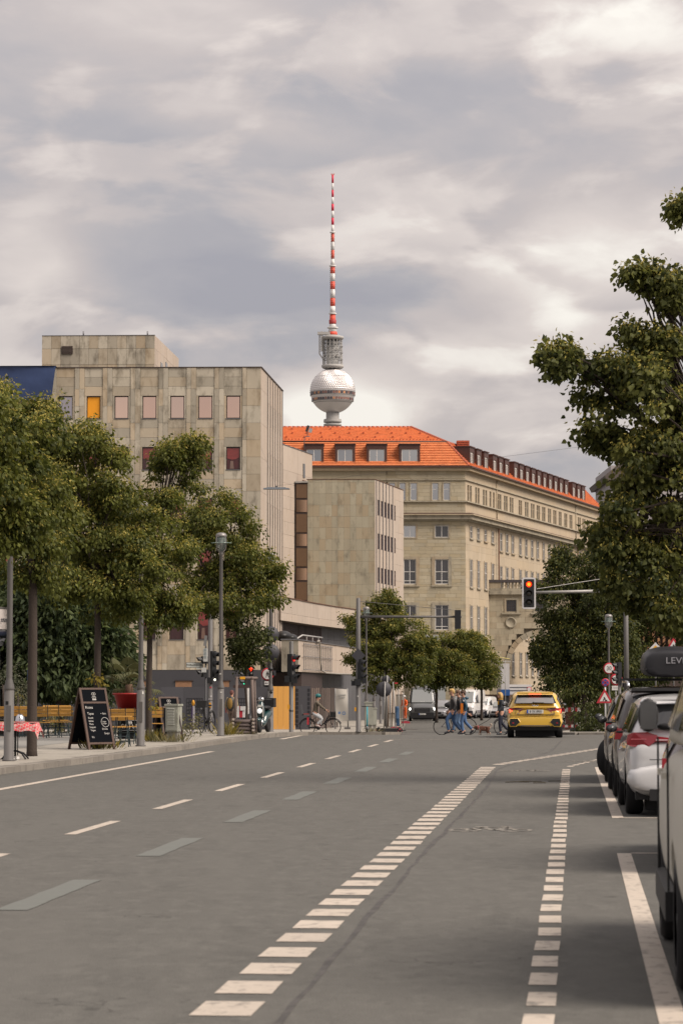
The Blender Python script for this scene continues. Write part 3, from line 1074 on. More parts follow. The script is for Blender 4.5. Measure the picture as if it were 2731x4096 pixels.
rec = [(-4.4, 160.5), (-2.9, 172), (-1.4, 180.6), (.7, 190.6), (3.4, 203)]
m_slat = M('dark_cladding_slat', (0.040, 0.022, 0.020), 0.6, rnd=0.3)
m_gpanel = M('grey_panel', (0.075, 0.075, 0.08), 0.6, rnd=0.1, var=0.1)
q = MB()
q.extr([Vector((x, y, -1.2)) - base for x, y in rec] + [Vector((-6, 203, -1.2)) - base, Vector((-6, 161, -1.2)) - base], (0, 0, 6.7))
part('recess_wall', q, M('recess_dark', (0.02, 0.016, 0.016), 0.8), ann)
for idx, (p0, p1) in enumerate(zip(rec, rec[1:])):
 fc = Face(p0, p1, base)
 if idx in (0, 1):
  n = int(fc.len / .42)
  for i in range(n):
   fc.box('slat', m_slat, ann, i * .42, i * .42 + .26, 0, .16, 4.0, 5.55)
 else:
  n = max(2, round(fc.len / 2.0))
  for i in range(n):
   for z0, z1 in ((4.0, 4.78), (4.79, 5.55)):
    fc.box('grey_panel', m_gpanel, ann, fc.len * i / n + .01, fc.len * (i + 1) / n - .01, 0, .05, z0, z1)
   fc.box('grey_panel', m_gpanel, ann, fc.len * i / n + .01, fc.len * (i + 1) / n - .01, 0, .05, -1, 2.38)
bal0, bal1 = ray(1192, 2559, 150), ray(1440, 2600, 187)
q = MB()
bl_ = Face((bal0.x, 150.9), (bal1.x, 187), base)
lx = ray(1126, 2559, 150.9).x
zt_, zb_ = 4.22, 2.42
q.extr([bl_.pt(0.05, -.05, zb_), bl_.pt(bl_.len, -.05, zb_), Vector((-3.0, 187, zb_)) - base, Vector((lx, 160, zb_)) - base, Vector((lx, 150.95, zb_)) - base], (0, 0, zt_ - zb_ - .03))
part('balcony', q, m_conc_core, ann)
n = 18
for i in range(n):
 for z0, z1 in ((zb_, zb_ + .84), (zb_ + .85, zt_)):
  c, d, rz_ = bl_.b(bl_.len * i / n + .008, bl_.len * (i + 1) / n - .008, -.05, rg.uniform(-.01, 0), z0, z1)
  ubox('balcony_panel', m_stone, c, d, ann, rz_)
bf = Face((lx, 150.86), (bal0.x, 150.86), base)
c, d, rz_ = bf.b(0, bf.len, -.1, 0, zb_, zt_)
ubox('balcony_end', concrete('stained_concrete', (0.25, 0.225, 0.18), (0.09, 0.08, 0.06), 0.45, 0.65), c, d, ann, rz_)
bl_.box('balcony_edge', m_steel, ann, 0, bl_.len, -.3, .06, zt_, zt_ + .04)
bf.box('balcony_lip', m_steel, ann, -.05, bf.len + .05, -.25, .05, zt_ + .002, zt_ + .06)
for i in range(15):
 a = 2.2 + i * 1.05
 q = MB().tube([bl_.pt(a, .07, zb_ + .1), bl_.pt(a, .07, zt_ - .12)], .022, 5)
 part('sign_rod', q, m_steel, ann)
for z in (zb_ + .14, (zb_ + zt_) / 2, zt_ - .2):
 q = MB().tube([bl_.pt(1.8, .09, z), bl_.pt(17.4, .09, z)], .018, 5)
 part('sign_rail', q, m_steel, ann)
q = MB().tube([bl_.pt(8.5, .12, zt_ + .05), bl_.pt(9.3, .16, zt_ + .1), bl_.pt(10.0, .14, zt_ - .3), bl_.pt(10.0, .14, zb_ + .6), bl_.pt(10.6, .14, zb_ + .15), bl_.pt(13, .14, zb_ + .0), bl_.pt(20, .14, zb_ - .02), bl_.pt(34, .14, zb_)], .05, 6)
o = part('cable', q, M('grey_cable', (0.27, 0.25, 0.22), 0.6), ann)
q = MB()
p0 = bl_.pt(4.0, -.8, zt_)
q.tube([p0, p0 + Vector((.5, 4, .42)), p0 + Vector((1.6, 14, .45))], .05, 6)
for i in (.2, .5, .8):
 a = p0 + Vector((.5 + 1.1 * i, 4 + 10 * i, 0))
 q.tube([a, a + Vector((0, 0, .44))], .035, 5)
part('railing', q, M('pale_railing', (0.32, 0.31, 0.30), 0.5), ann)
q = MB()
q.ball(bl_.pt(3.6, -1.3, zt_ + .28), (.5, 1.6, .32), 12, 7)
q.ball(bl_.pt(5.0, -1.0, zt_ + .2), (.35, 1.2, .25), 12, 7)
part('covered_heap', q, M('black_sheeting', (0.012, 0.012, 0.013), 0.5), ann)
q = MB()
fe = Face((-3.7, 152.4), (bal0.x + .6, 158), base)
q.extr([Vector((-4.1, 153, -1)) - base, Vector((-2.3, 153.6, -1)) - base, Vector((-1.2, 165, -1)) - base, Vector((-4.0, 165, -1)) - base], (0, 0, 3.38))
part('entrance_hall', q, M('entrance_dark', (0.03, 0.018, 0.016), 0.7, var=0.2), ann)
# ---------------------------------------------------------------- the big stone ministry with the orange roof
YD = 250.0
kd = YD / F
m_ash = concrete('ashlar_block', (0.37, 0.325, 0.235), (0.20, 0.17, 0.12), 0.56, 0.82, 0.09, (0.33, 0.26, 0.15))
m_ashc = M('ashlar_joint', (0.235, 0.205, 0.150), 0.9, var=0.12, scale=1.5)
m_ashl = concrete('ashlar_wall', (0.365, 0.305, 0.225), (0.28, 0.225, 0.155), 0.55, 0.8, 0.05, (0.38, 0.30, 0.20))
m_trim = concrete('stone_trim', (0.30, 0.268, 0.205), (0.12, 0.105, 0.082), 0.5, 0.75, 0.03)
m_wwhite = M('white_window_frame', (0.52, 0.50, 0.47), 0.5)
m_glass = M('ministry_glass', (0.035, 0.035, 0.038), 0.06, spec=0.9, var=0.4, scale=0.7)
m_glassb = M('ministry_sky_glass', (0.42, 0.43, 0.44), 0.05, 1.0)
m_tile = M('orange_roof_tile', (0.62, 0.215, 0.085), 0.65, var=0.26, scale=1.2, stretch=(1, 1, 0.6), rnd=0.06, dirt=((0.48, 0.145, 0.055), 2.2, (1, 1, 1), 0.5, 0.75))
m_dorm = M('brown_dormer_sheet', (0.060, 0.026, 0.020), 0.5, var=0.15)
m_ridge = M('red_ridge_tile', (0.33, 0.075, 0.035), 0.6, var=0.2, scale=3)
cD = ray(1860, 1870, YD)
eD = ray(2394, 2040, YD * 876 / 706)
base = Vector((cD.x, YD, gz(YD)))
mini = thing('ministry_building', 'large pale sandstone building with an orange tiled mansard roof and long rows of dormers', 'building', base)
df = Face((-9.0, YD), (cD.x, YD), base)
ds = Face((cD.x, YD), (eD.x, YD * 876 / 706), base)
ZE = hz(1869, YD)
LF, LS = df.len, ds.len
q = MB()
q.extr([df.pt(0, -.12, -1.8), df.pt(LF - .12, -.12, -1.8), ds.pt(LS, -.12, -1.8), ds.pt(LS, -14, -1.8), ds.pt(14, -14, -1.8), df.pt(0, -15, -1.8)], (0, 0, ZE + 1.8 - .3))
part('wall_core', q, m_ashc, mini)
hY = lambda py: hz(py, YD)
fxa = lambda px: df.a_of(px)
fw_ = []
for p0, p1 in ((1598, 1622), (1642, 1668), (1729, 1754), (1774, 1800), (1510, 1535), (1555, 1580)):
 fw_.append((p0, p1, 1932, 2001, 'top'))
for p0, p1 in ((1614, 1664), (1740, 1794), (1490, 1540)):
 fw_ += [(p0, p1, 2102, 2150, 'sq'), (p0, p1, 2237, 2337, 'tall'), (p0, p1, 2420, 2520, 'tall'), (p0, p1, 2600, 2690, 'tall')]
holes = [(fxa(a), fxa(b), hY(d), hY(c)) for a, b, c, d, k in fw_]
blk = []
ch = 0.34
z = ZE - .35
j = 0
def clip_blocks(fc, a0, a1, z0, z1, holes, out, d0, d1):
 segs = [(a0, a1)]
 for h0, h1, hz0, hz1 in holes:
  if hz1 <= z0 + .04 or hz0 >= z1 - .04:
   continue
  nsg = []
  for s0, s1 in segs:
   if h1 <= s0 or h0 >= s1:
    nsg.append((s0, s1))
   else:
    if h0 - s0 > .06: nsg.append((s0, h0))
    if s1 - h1 > .06: nsg.append((h1, s1))
  segs = nsg
 for s0, s1 in segs:
  out.append(fc.b(s0 + .006, s1 - .006, d0, d1 + rg.uniform(-.012, .006), z0 + .008, z1 - .002))
aL = fxa(1570)
hset = sorted(set([h[2] for h in holes] + [h[3] for h in holes] + [ZE - .35 - ch * i for i in range(72)]), reverse=True)
zs_ = [hset[0]]
for v in hset[1:]:
 if zs_[-1] - v > .14 or v in [h[2] for h in holes] or v in [h[3] for h in holes]:
  if zs_[-1] - v < .10 and zs_[-1] not in [h[2] for h in holes] + [h[3] for h in holes]:
   zs_[-1] = v
  else:
   zs_.append(v)
for j, (z1, z0) in enumerate(zip(zs_, zs_[1:])):
 if z0 < -1.6 or z0 >= ZE - .3 or z1 - z0 < .02:
  continue
 a = LF - (0.45 if j % 2 else 0.0)
 first = True
 while a > aL:
  wdt = rg.choice((.75, .9, 1.05, 1.2))
  if first and j % 2:
   clip_blocks(df, LF - .45, LF, z0, z1, holes, blk, -.12, 0)
  first = False
  clip_blocks(df, max(a - wdt, aL - .6), a, z0, z1, holes, blk, -.12, 0)
  a -= wdt
pieces(blk, 'ashlar_block', m_ash, mini, 300, key=lambda b: -b[0].z, stuffname='ashlar_field')
c, d, rz_ = df.b(0, aL - .61, -.12, -.005, -1.6, ZE - .35)
ubox('front_wall_face', m_ash, c, d, mini, rz_)
for i, ((a, b, c_, d_, k), (h0, h1, z0, z1)) in enumerate(zip(fw_, holes)):
 wd, ht = h1 - h0, z1 - z0
 if k == 'tall':
  window(df, mini, (h0 + h1) / 2, -.07, (z0 + z1) / 2, 'mt', wd, ht, .07, (m_wwhite, m_glass), bars=(0,), hbars=(.0, -.36))
  for q_ in ((h0 - .3, h0, z0 - .1, z1 + .25), (h1, h1 + .3, z0 - .1, z1 + .25), (h0, h1, z1, z1 + .25)):
   df.box('window_surround', m_trim, mini, q_[0], q_[1], .006, .06, q_[2], q_[3])
  df.box('sill', m_trim, mini, h0 - .36, h1 + .36, .006, .14, z0 - .22, z0 - .1)
 elif k == 'sq':
  window(df, mini, (h0 + h1) / 2, -.07, (z0 + z1) / 2, 'ms', wd, ht, .07, (m_wwhite, m_glass if i % 3 else m_glassb), bars=(0,))
  for q_ in ((h0 - .14, h0, z0 - .1, z1 + .12), (h1, h1 + .14, z0 - .1, z1 + .12), (h0, h1, z1, z1 + .12), (h0, h1, z0 - .1, z0)):
   df.box('window_surround', m_trim, mini, q_[0], q_[1], .006, .04, q_[2], q_[3])
 else:
  window(df, mini, (h0 + h1) / 2, -.07, (z0 + z1) / 2, 'mp', wd, ht, .05, (m_wwhite, m_glassb), hbars=(.14,))
  for q_ in ((h0 - .1, h0, z0, z1 + .1), (h1, h1 + .1, z0, z1 + .1), (h0, h1, z1, z1 + .1)):
   df.box('window_surround', m_trim, mini, q_[0], q_[1], .006, .05, q_[2], q_[3])
def zc(px): return 1550 + px / 1.742
so = []
for i, x in enumerate([585, 635, 685, 735]):
 a = ds.a_of(zc(x))
 so += [(a, 1.25, hY(2149), hY(2100)), (a, 1.25, hY(2346), hY(2235)), (a, 1.25, hY(2540), hY(2420)), (a, 1.25, hY(2700), hY(2600))]
for x in [793, 835, 875, 928, 969, 1010, 1049, 1090, 1130, 1169, 1208, 1245, 1283, 1343, 1385, 1425]:
 a = ds.a_of(zc(x))
 so += [(a, 1.3, hY(2176), hY(2098)), (a, 1.3, hY(2350), hY(2240)), (a, 1.3, hY(2540), hY(2430)), (a, 1.3, hY(2700), hY(2600))]
 a_last = a
so = [(a - w_ / 2, a + w_ / 2, z0, z1) for a, w_, z0, z1 in so]
sx = [565, 583, 620, 638, 674, 691, 720, 744, 777, 790, 820, 834, 860, 875, 922, 935, 966, 980, 1008, 1022, 1048, 1060, 1086, 1098, 1126, 1138, 1163, 1175, 1201, 1212, 1240, 1251, 1276, 1287, 1334, 1346, 1366, 1378, 1398, 1410, 1445]
to = []
for x in sx:
 a = ds.a_of(zc(x))
 to.append((a - .36, a + .36, hY(2003), hY(1937)))
allo = so + to
lev = sorted(set([-1.6, ZE - .35] + [round(o[2], 4) for o in allo] + [round(o[3], 4) for o in allo] + [hY(y) for y in (1918, 2008, 2085, 2200, 2390, 2570)]), reverse=True)
blk = []
for z1, z0 in zip(lev, lev[1:]):
 if z1 - z0 < .03:
  continue
 hs = sorted([o for o in allo if o[2] < z1 - .02 and o[3] > z0 + .02])
 nsub = max(1, round((z1 - z0) / .75))
 for k in range(nsub):
  za, zb2 = z1 - (z1 - z0) * k / nsub, z1 - (z1 - z0) * (k + 1) / nsub
  a = 0.0
  segs = []
  for o in hs:
   segs.append((a, o[0])); a = o[1]
  segs.append((a, LS))
  for s0, s1 in segs:
   if s1 - s0 < .05:
    continue
   nn = max(1, round((s1 - s0) / 2.6))
   for i in range(nn):
    blk.append(ds.b(s0 + (s1 - s0) * i / nn + (.006 if i else 0), s0 + (s1 - s0) * (i + 1) / nn, -.12, rg.uniform(-.008, 0), zb2 + .008, za))
pieces(blk, 'facing_stone', m_ashl, mini, 280, key=lambda b: b[0].y - b[0].z * 2, stuffname='facing_field')
for o in so:
 wd, ht = o[1] - o[0], o[3] - o[2]
 window(ds, mini, (o[0] + o[1]) / 2, -.09, (o[2] + o[3]) / 2, 'side', wd, ht, .06, (m_wwhite, m_glass), bars=(0,), hbars=(.1,))
 ds.box('sill', m_trim, mini, o[0] - .1, o[1] + .1, 0.004, .14, o[2] - .12, o[2])
 ds.box('reveal', m_trim, mini, o[0] - .12, o[0], 0.004, .05, o[2], o[3] + .12)
for o in to:
 window(ds, mini, (o[0] + o[1]) / 2, -.10, (o[2] + o[3]) / 2, 'slit', o[1] - o[0], o[3] - o[2], .05, (m_trim, m_glass), hbars=(.14,))
def course(nm, z0, z1, d, mat=None):
 mat = mat or m_trim
 q = MB()
 q.extr([df.pt(-.5, d, z0), df.pt(LF + d * .98, d, z0), ds.pt(LS + .4, d, z0), ds.pt(LS + .4, -.1, z0), ds.pt(.1, -.1, z0), df.pt(-.5, -.1, z0)], (0, 0, z1 - z0))
 part(nm, q, mat, mini)
course('eaves_cornice', ZE - .34, ZE - .05, .42)
course('eaves_gutter', ZE - .05, ZE + .10, .60, m_dorm)
course('string_course', hY(1921), hY(1917), .12)
course('string_course', hY(2008), hY(2003), .2)
course('main_cornice', hY(2078), hY(2062), .55)
course('main_cornice', hY(2062), hY(2057), .75)
course('string_course', hY(2084), hY(2078), .25)
course('cornice_flashing', hY(2056.8), hY(2053), .6, m_dorm)
for x in (760, 1312):
 a = ds.a_of(zc(x))
 q = MB().tube([ds.pt(a, .25, -1.4), ds.pt(a, .25, hY(2085))], .08, 6)
 part('drainpipe', q, m_rust, mini)
 q = MB().tube([ds.pt(a, .08, hY(2052)), ds.pt(a, .08, ZE - .35)], .05, 6)
 part('drainpipe', q, m_trim, mini)
SB = 1.75
ZK = hz(1768, YD + SB)
ZR = hz(1709, YD + 9)
def fpt(a, ins, z): return df.pt(a, -ins, z)
ins = .0
q = MB()
A0, A1 = fpt(-.5, -.3, ZE + .1), ds.pt(.0, .35, ZE + .1)
cor = df.pt(LF, .35, ZE + .1) + ds.n * .35
kcor = df.pt(LF, -SB, ZK) - ds.n * SB * .95
fle, flk = df.pt(-.5, .35, ZE + .1), df.pt(-.5, -SB, ZK)
sle, slk = ds.pt(LS, .35, ZE + .1), ds.pt(LS - 1.6, -SB, ZK)
RL, RR = Vector((-9.5 - base.x, 9.0, ZR - base.z)), None
RL = df.pt(-.5, -9.0, ZR)
RR = df.pt(df.a_of(1655), -9.0, ZR)
sr0 = ds.pt(9.5, -9.0, ZR - .6)
sr1 = ds.pt(LS - 9, -9.0, ZR - .6)
slke = ds.pt(LS - 1.6, -14, ZK)
slee = ds.pt(LS, -14, ZE + .1)
def tiles(name, quad, n, th=.055):
 """courses of tiles on a four sided slope: each course a thin raised strip lapping over the one below"""
 bl, br, tr, tl = [Vector(p) for p in quad]
 nn = (br - bl).cross(tl - bl).normalized()
 mb_ = MB()
 for i in range(n):
  t0, t1 = i / n, (i + 1) / n
  a, b = bl.lerp(tl, t0), br.lerp(tr, t0)
  c_, d_ = br.lerp(tr, t1), bl.lerp(tl, t1)
  mb_.add([a, b, c_ + nn * .0, d_ + nn * .0, a + nn * th, b + nn * th], [(0, 4, 5, 1), (4, 3, 2, 5)])
 me = mb_.mesh(name, m_tile)
 return link(name, me, mini, kind='stuff')
tiles('mansard_tiles', (fle, cor, kcor, flk), 14, .10)
tiles('mansard_tiles', (cor, sle, slk, kcor), 14, .10)
tiles('upper_roof_tiles', (flk, kcor, RR, RL), 18, .07)
tiles('upper_roof_tiles', (kcor, slk, sr1, sr0), 18, .07)
tiles('upper_roof_tiles', (kcor, sr0, RR, RR), 10, .05)
tiles('mansard_tiles', (sle, slee, slke, slk), 14, .10)
tiles('upper_roof_tiles', (slk, slke, sr1, sr1), 14, .06)
q = MB()
q.add([df.pt(-.5, -16, ZK), RL, RR, df.pt(LF - 6, -16, ZK)], [(0, 1, 2, 3)])
q.add([sr0, sr1, slke, ds.pt(10, -16, ZK)], [(0, 1, 2, 3)])
part('rear_slope', q, m_tile, mini)
q = MB()
q.tube([flk + Vector((0, -.05, .06)), kcor + Vector((0, 0, .08)), slk + Vector((0, 0, .08))], .07, 6)
part('break_flashing', q, m_dorm, mini)
def ridge(p0, p1, r=.15, step=.42):
 p0, p1 = Vector(p0), Vector(p1)
 n = int((p1 - p0).length / step)
 mb_ = MB()
 for i in range(n):
  mb_.tube([p0.lerp(p1, i / n), p0.lerp(p1, (i + .92) / n)], [r, r * .8], 6)
 part('ridge_tiles', mb_, m_ridge, mini, kind='stuff')
ridge(RL, RR)
ridge(RR, kcor, .16)
ridge(kcor, cor, .15)
ridge(kcor, slk, .15)
ridge(slk, sle, .15)
ridge(sr0, sr1, .15)
q = MB()
for i in range(60):
 p = flk.lerp(kcor, i / 60).lerp(RL.lerp(RR, i / 60), .1)
 q.box(p + Vector((0, -.05, .12)), (.10, .03, .12))
part('snow_guard', q, m_ridge, mini, kind='stuff')
q = MB()
for row, cnt in ((.28, 11), (.55, 13), (.82, 9)):
 for i in range(cnt):
  p = flk.lerp(kcor, (i + .5) / cnt).lerp(RL.lerp(RR, (i + .5) / cnt), row)
  q.box(p + Vector((0, -.05, .12)), (.16, .12, .14))
part('roof_hook', q, m_ridge, mini, kind='stuff')
def dormer(fc, a0, a1, z0, z1, depth, label=None, nb=(0,)):
 q = MB()
 fr = .22
 fc.add(q, a0, a0 + fr, -depth, .1, z0, z1); fc.add(q, a1 - fr, a1, -depth, .1, z0, z1)
 fc.add(q, a0 + fr, a1 - fr, -depth, .1, z1 - .45, z1); fc.add(q, a0 + fr, a1 - fr, -depth, -.06, z0, z1 - .45)
 fc.add(q, a0 - .06, a1 + .06, -depth - .4, .2, z1 + .001, z1 + .09)
 dm = part('dormer', q, m_dorm, mini)
 fm, pm = window_meshes('dorm', a1 - a0 - 2 * fr, z1 - z0 - .45, .075 if depth < 2.2 else .15, (m_wwhite, m_glassb), nb)
 wf = link('dormer_window', fm, dm, fc.pt((a0 + a1) / 2, -.01, (z0 + z1 - .45) / 2), fc.rz)
 o = link('dormer_pane', pm, dm, fc.pt((a0 + a1) / 2, -.01, (z0 + z1 - .45) / 2), fc.rz)
zc0, zc1 = hz(1860, YD), hz(1778, YD)
for p0, p1 in ((1216, 1294), (1340, 1420), (1467, 1548), (1597, 1681)):
 dormer(df, df.a_of(p0), df.a_of(p1), zc0, zc1, 2.0)
dl = [(568, 602), (618, 652), (668, 702), (729, 763), (774, 804), (815, 846), (878, 908), (919, 947), (961, 989), (1002, 1030), (1042, 1070), (1083, 1109), (1122, 1148), (1160, 1186), (1198, 1223), (1235, 1259), (1287, 1311), (1322, 1345), (1354, 1378)]
for p0, p1 in dl:
 a = ds.a_of(zc((p0 + p1) / 2))
 dormer(ds, a - .85, a + .85, ZE + .15, ZE + 2.05, 2.3)
q = MB()
pch = ray(1850, 1780, YD + 5) - base
q.box(pch, (1.2, 1.4, .75))
for i in range(4):
 q.box(pch + Vector((0, -.73, -.25 + i * .16)), (1.1, .06, .08))
part('roof_vent', q, m_ridge, mini)
pm_ = ray(1217, 1800, 207)
t_ = thing('floodlight_mast', 'bent grey pole with two floodlights on top of the pale stone wing', 'floodlight', (pm_.x, 207, ZB))
q = MB().tube([(0, 0, 0), (0, 0, 1.0), (.1, 0, 1.12), (.45, 0, 1.15)], .035, 6)
part('mast', q, m_steel, t_)
q = MB().box((.25, -.05, 1.75), (.2, .2, .5), ry=.35)
part('floodlight', q, M('lamp_black', (0.03, 0.03, 0.03), 0.5), t_)
q = MB().box((.48, -.05, 1.6), (.25, .16, .32), ry=.2)
part('floodlight', q, M('lamp_grey', (0.3, 0.3, 0.3), 0.5), t_)
q = MB().tube([(.25, 0, 1.1), (.25, 0, 1.6)], .03, 6)
part('bracket', q, m_steel, t_)
# ---------------------------------------------------------------- stone archway across the side passage
ta = ds.a_of(1957)
pA = ds.O + ds.u * ta
YA = pA.y
ka = YA / F
hA = lambda py: hz(py, YA)
base = Vector((pA.x, YA, gz(YA)))
arch = thing('stone_archway', 'sandstone archway with a balustrade joining the ministry to its neighbour', 'archway', base)
AX = lambda px: ray(px, 2500, YA).x
af = Face((AX(1957), YA), (AX(2420), YA), base)
zt = hA(2378)
ocx, ocz, rad = AX(2165) - af.O.x, hA(2663), 127 * ka
m_arch = concrete('arch_stone', (0.37, 0.325, 0.24), (0.22, 0.19, 0.14), 0.5, 0.75, 0.12, (0.25, 0.19, 0.12))
m_archc = M('arch_joint', (0.15, 0.13, 0.10), 0.9)
blk = []
zz = zt
j = 0
wx0, wx1, wz0, wz1 = AX(2024) - af.O.x, AX(2064) - af.O.x, hA(2447), hA(2400)
hol = [(wx0, wx1, wz0, wz1), (AX(2140) - af.O.x, AX(2185) - af.O.x, wz0, wz1)]
while zz > -1.7:
 z0 = zz - .55
 a = 0.0
 rr = rad * 1.14
 zm = (zz + z0) / 2
 if zm > ocz:
  dd = rr * rr - (z0 - ocz) ** 2
  gap = (ocx - math.sqrt(dd), ocx + math.sqrt(dd)) if dd > 0 else None
 else:
  gap = (ocx - rr, ocx + rr)
 bnd = [(0, af.len)] if not gap else [(0, gap[0]), (gap[1], af.len)]
 for b0_, b1_ in bnd:
  a = b0_ - (.5 if j % 2 else 0)
  while a < b1_:
   wdt = 1.15
   s0, s1 = max(a, b0_), min(a + wdt, b1_)
   if s1 - s0 > .05:
    clip_blocks(af, s0, s1, z0, zz, hol, blk, -.3, 0)
   a += wdt
 zz = z0
 j += 1
pieces(blk, 'arch_block', m_arch, arch, 290)
q = MB()
N = 20
pts = [(0, -1.7), (0, zt), (af.len, zt), (af.len, -1.7), (ocx + rad, -1.7)] + [(ocx + rad * math.cos(PI * i / N), ocz + rad * math.sin(PI * i / N)) for i in range(N + 1)] + [(ocx - rad, -1.7)]
vs = [af.pt(a, -.25, z) for a, z in pts] + [af.pt(a, -6, z) for a, z in pts]
n = len(pts)
q.add(vs, [tuple(reversed(range(n))), tuple(range(n, 2 * n))] + [(i, (i + 1) % n, n + (i + 1) % n, n + i) for i in range(n)])
part('arch_core', q, m_archc, arch)
for i in range(17):
 t0, t1 = PI * i / 17, PI * (i + 1) / 17
 q = MB()
 r0, r1 = rad * .985, rad * 1.15
 P = [(r0, t0 + .006), (r1, t0 + .006), (r1, t1 - .006), (r0, t1 - .006)]
 q.extr([af.pt(ocx + r * math.cos(t), .10, ocz + r * math.sin(t)) for r, t in P], af.n * -.5)
 part('voussoir', q, m_trim, arch)
for s_ in (-1, 1):
 z = ocz
 while z > -1.4:
  c, d, rz_ = af.b(ocx + s_ * rad * .985, ocx + s_ * rad * 1.15, -.4, .10, z - .78, z - .01)
  ubox('jamb_block', m_trim, c, d, arch, rz_)
  z -= .79
c_ = MB()
af.add(c_, -.1, af.len, -.3, .3, zt, zt + .35)
af.add(c_, -.1, af.len, -.3, .12, zt + .35, zt + .6)
part('cornice', c_, m_trim, arch)
zb = zt + .6
ztp = hA(2330)
for a in [0.05] + [2.2 + 2.9 * i for i in range(4)]:
 pass
af.box('pedestal', m_trim, arch, 0, 1.1, -.3, .05, zb, ztp)
bal = MB()
prof = [(.07, 0), (.09, .08), (.05, .16), (.10, .42), (.11, .5), (.06, .8), (.09, .9), (.07, 1.0)]
H = ztp - zb
bm_ = MB().lathe([(r * 1.25, h * H) for r, h in prof], 8).mesh('baluster', m_trim)
for i in range(28):
 a = 1.3 + i * .32
 link('baluster', bm_, arch, af.pt(a, -.12, zb))
af.box('handrail', M('handrail_lead', (0.05, 0.04, 0.04), 0.6), arch, -.1, af.len, -.35, .12, ztp, hA(2319))
for (h0, h1, z0, z1) in hol:
 window(af, arch, (h0 + h1) / 2, -.14, (z0 + z1) / 2, 'arch', h1 - h0, z1 - z0, .05, (m_wframe, m_glass), bars=(-.25, 0, .25), hbars=(-.25, 0, .25))
 for q_ in ((h0 - .2, h0, z0 - .1, z1 + .2), (h1, h1 + .2, z0 - .1, z1 + .2), (h0, h1, z1, z1 + .2)):
  af.box('window_surround', m_trim, arch, q_[0], q_[1], .004, .07, q_[2], q_[3])
 af.box('sill', m_trim, arch, h0 - .45, h1 + .45, .004, .2, z0 - .25, z0 - .1)
q = MB().lathe([(.55, 0), (.55, .1), (.44, .14), (.40, .06), (0, .06)], 20, axis='Y')
me = fixn(q.mesh('medallion', m_trim))
o = link('medallion', me, arch, af.pt(AX(2041) - af.O.x, .0, hA(2490)))
o.rotation_euler = (0, 0, PI)
for k in range(3):
 af.box('jamb_capital', m_trim, arch, ocx - rad * 1.3, ocx - rad * .95, -.3, .2 - .05 * k, ocz - .1 - .12 * k, ocz - .12 * k)
# ---------------------------------------------------------------- television tower, 1.9 km away
YT = 1900.0
base = Vector((ray(1330, 2000, YT).x, YT, -1.6))
tv = thing('television_tower', 'tall concrete television tower with a faceted steel sphere and a red and white striped antenna', 'tower', base)
kt = YT / F
def tz(zpx): return hz(650 + zpx / 2.139, YT) - base.z       # from the enlarged crop
def tr(wpx): return wpx / 2.139 * kt / 2
m_tc = M('tower_concrete', (0.34, 0.33, 0.315), 0.8, var=0.1, scale=0.05, spec=0.2)
m_tred = M('antenna_red', (0.56, 0.075, 0.045), 0.6)
m_tred2 = M('antenna_crimson', (0.50, 0.022, 0.055), 0.6)
m_twhite = M('antenna_white', (0.56, 0.55, 0.54), 0.6)
m_tsteel = M('sphere_steel', (0.62, 0.595, 0.585), 0.44, 0.75, var=0.16, scale=0.12)
m_tgrey = M('tower_grey', (0.24, 0.24, 0.235), 0.6)
q = MB()
q.lathe([(13, 0), (9, 30), (7.6, 80), (7.0, 140), (tr(112), tz(2290)), (tr(112), tz(2070))], 28)
part('shaft', q, m_tc, tv)
for z0, z1, wd in ((2252, 2238, 154), (2225, 2205, 154), (2205, 2198, 150)):
 part('collar', MB().lathe([(tr(108), tz(z0 + 4)), (tr(wd), tz(z0)), (tr(wd), tz(z1)), (tr(108), tz(z1 - 3))], 28), m_tc, tv)
zc_s = tz(1957)
Rs = tr(385)
ball = MB()
nb_, rows_ = 64, 30
for j in range(rows_):
 a0, a1 = PI * (.10 + .80 * j / rows_), PI * (.10 + .80 * (j + 1) / rows_)
 zm = math.cos((a0 + a1) / 2)
 if -.44 < zm < -.02 or zm < -.44:
  for k in range(nb_):
   b0_, b1_ = 2 * PI * k / nb_, 2 * PI * (k + 1) / nb_
   P = [(Rs * math.sin(a) * math.cos(b), Rs * math.sin(a) * math.sin(b), zc_s + Rs * math.cos(a)) for a, b in ((a0, b0_), (a0, b1_), (a1, b1_), (a1, b0_))]
   ball.add(P, [(3, 2, 1, 0)])
  continue
 sh = .5 if j % 2 else 0
 for k in range(nb_):
  b0_, b1_ = 2 * PI * (k + sh) / nb_, 2 * PI * (k + 1 + sh) / nb_
  P = [Vector((Rs * math.sin(a) * math.cos(b), Rs * math.sin(a) * math.sin(b), zc_s + Rs * math.cos(a))) for a, b in ((a0, b0_), (a0, b1_), (a1, b1_), (a1, b0_))]
  ctr = sum(P, Vector()) / 4
  nn = (ctr - Vector((0, 0, zc_s))).normalized()
  ball.add(P + [ctr + nn * .4], [(4, 1, 0), (4, 2, 1), (4, 3, 2), (4, 0, 3)])
sph = part('sphere', ball, m_tsteel, tv)
m_twin = [M('tower_window', (0.05, 0.035, 0.04), 0.15, spec=0.8), M('tower_window_amber', (0.42, 0.20, 0.10), 0.2), M('tower_window_brown', (0.20, 0.10, 0.08), 0.2)]
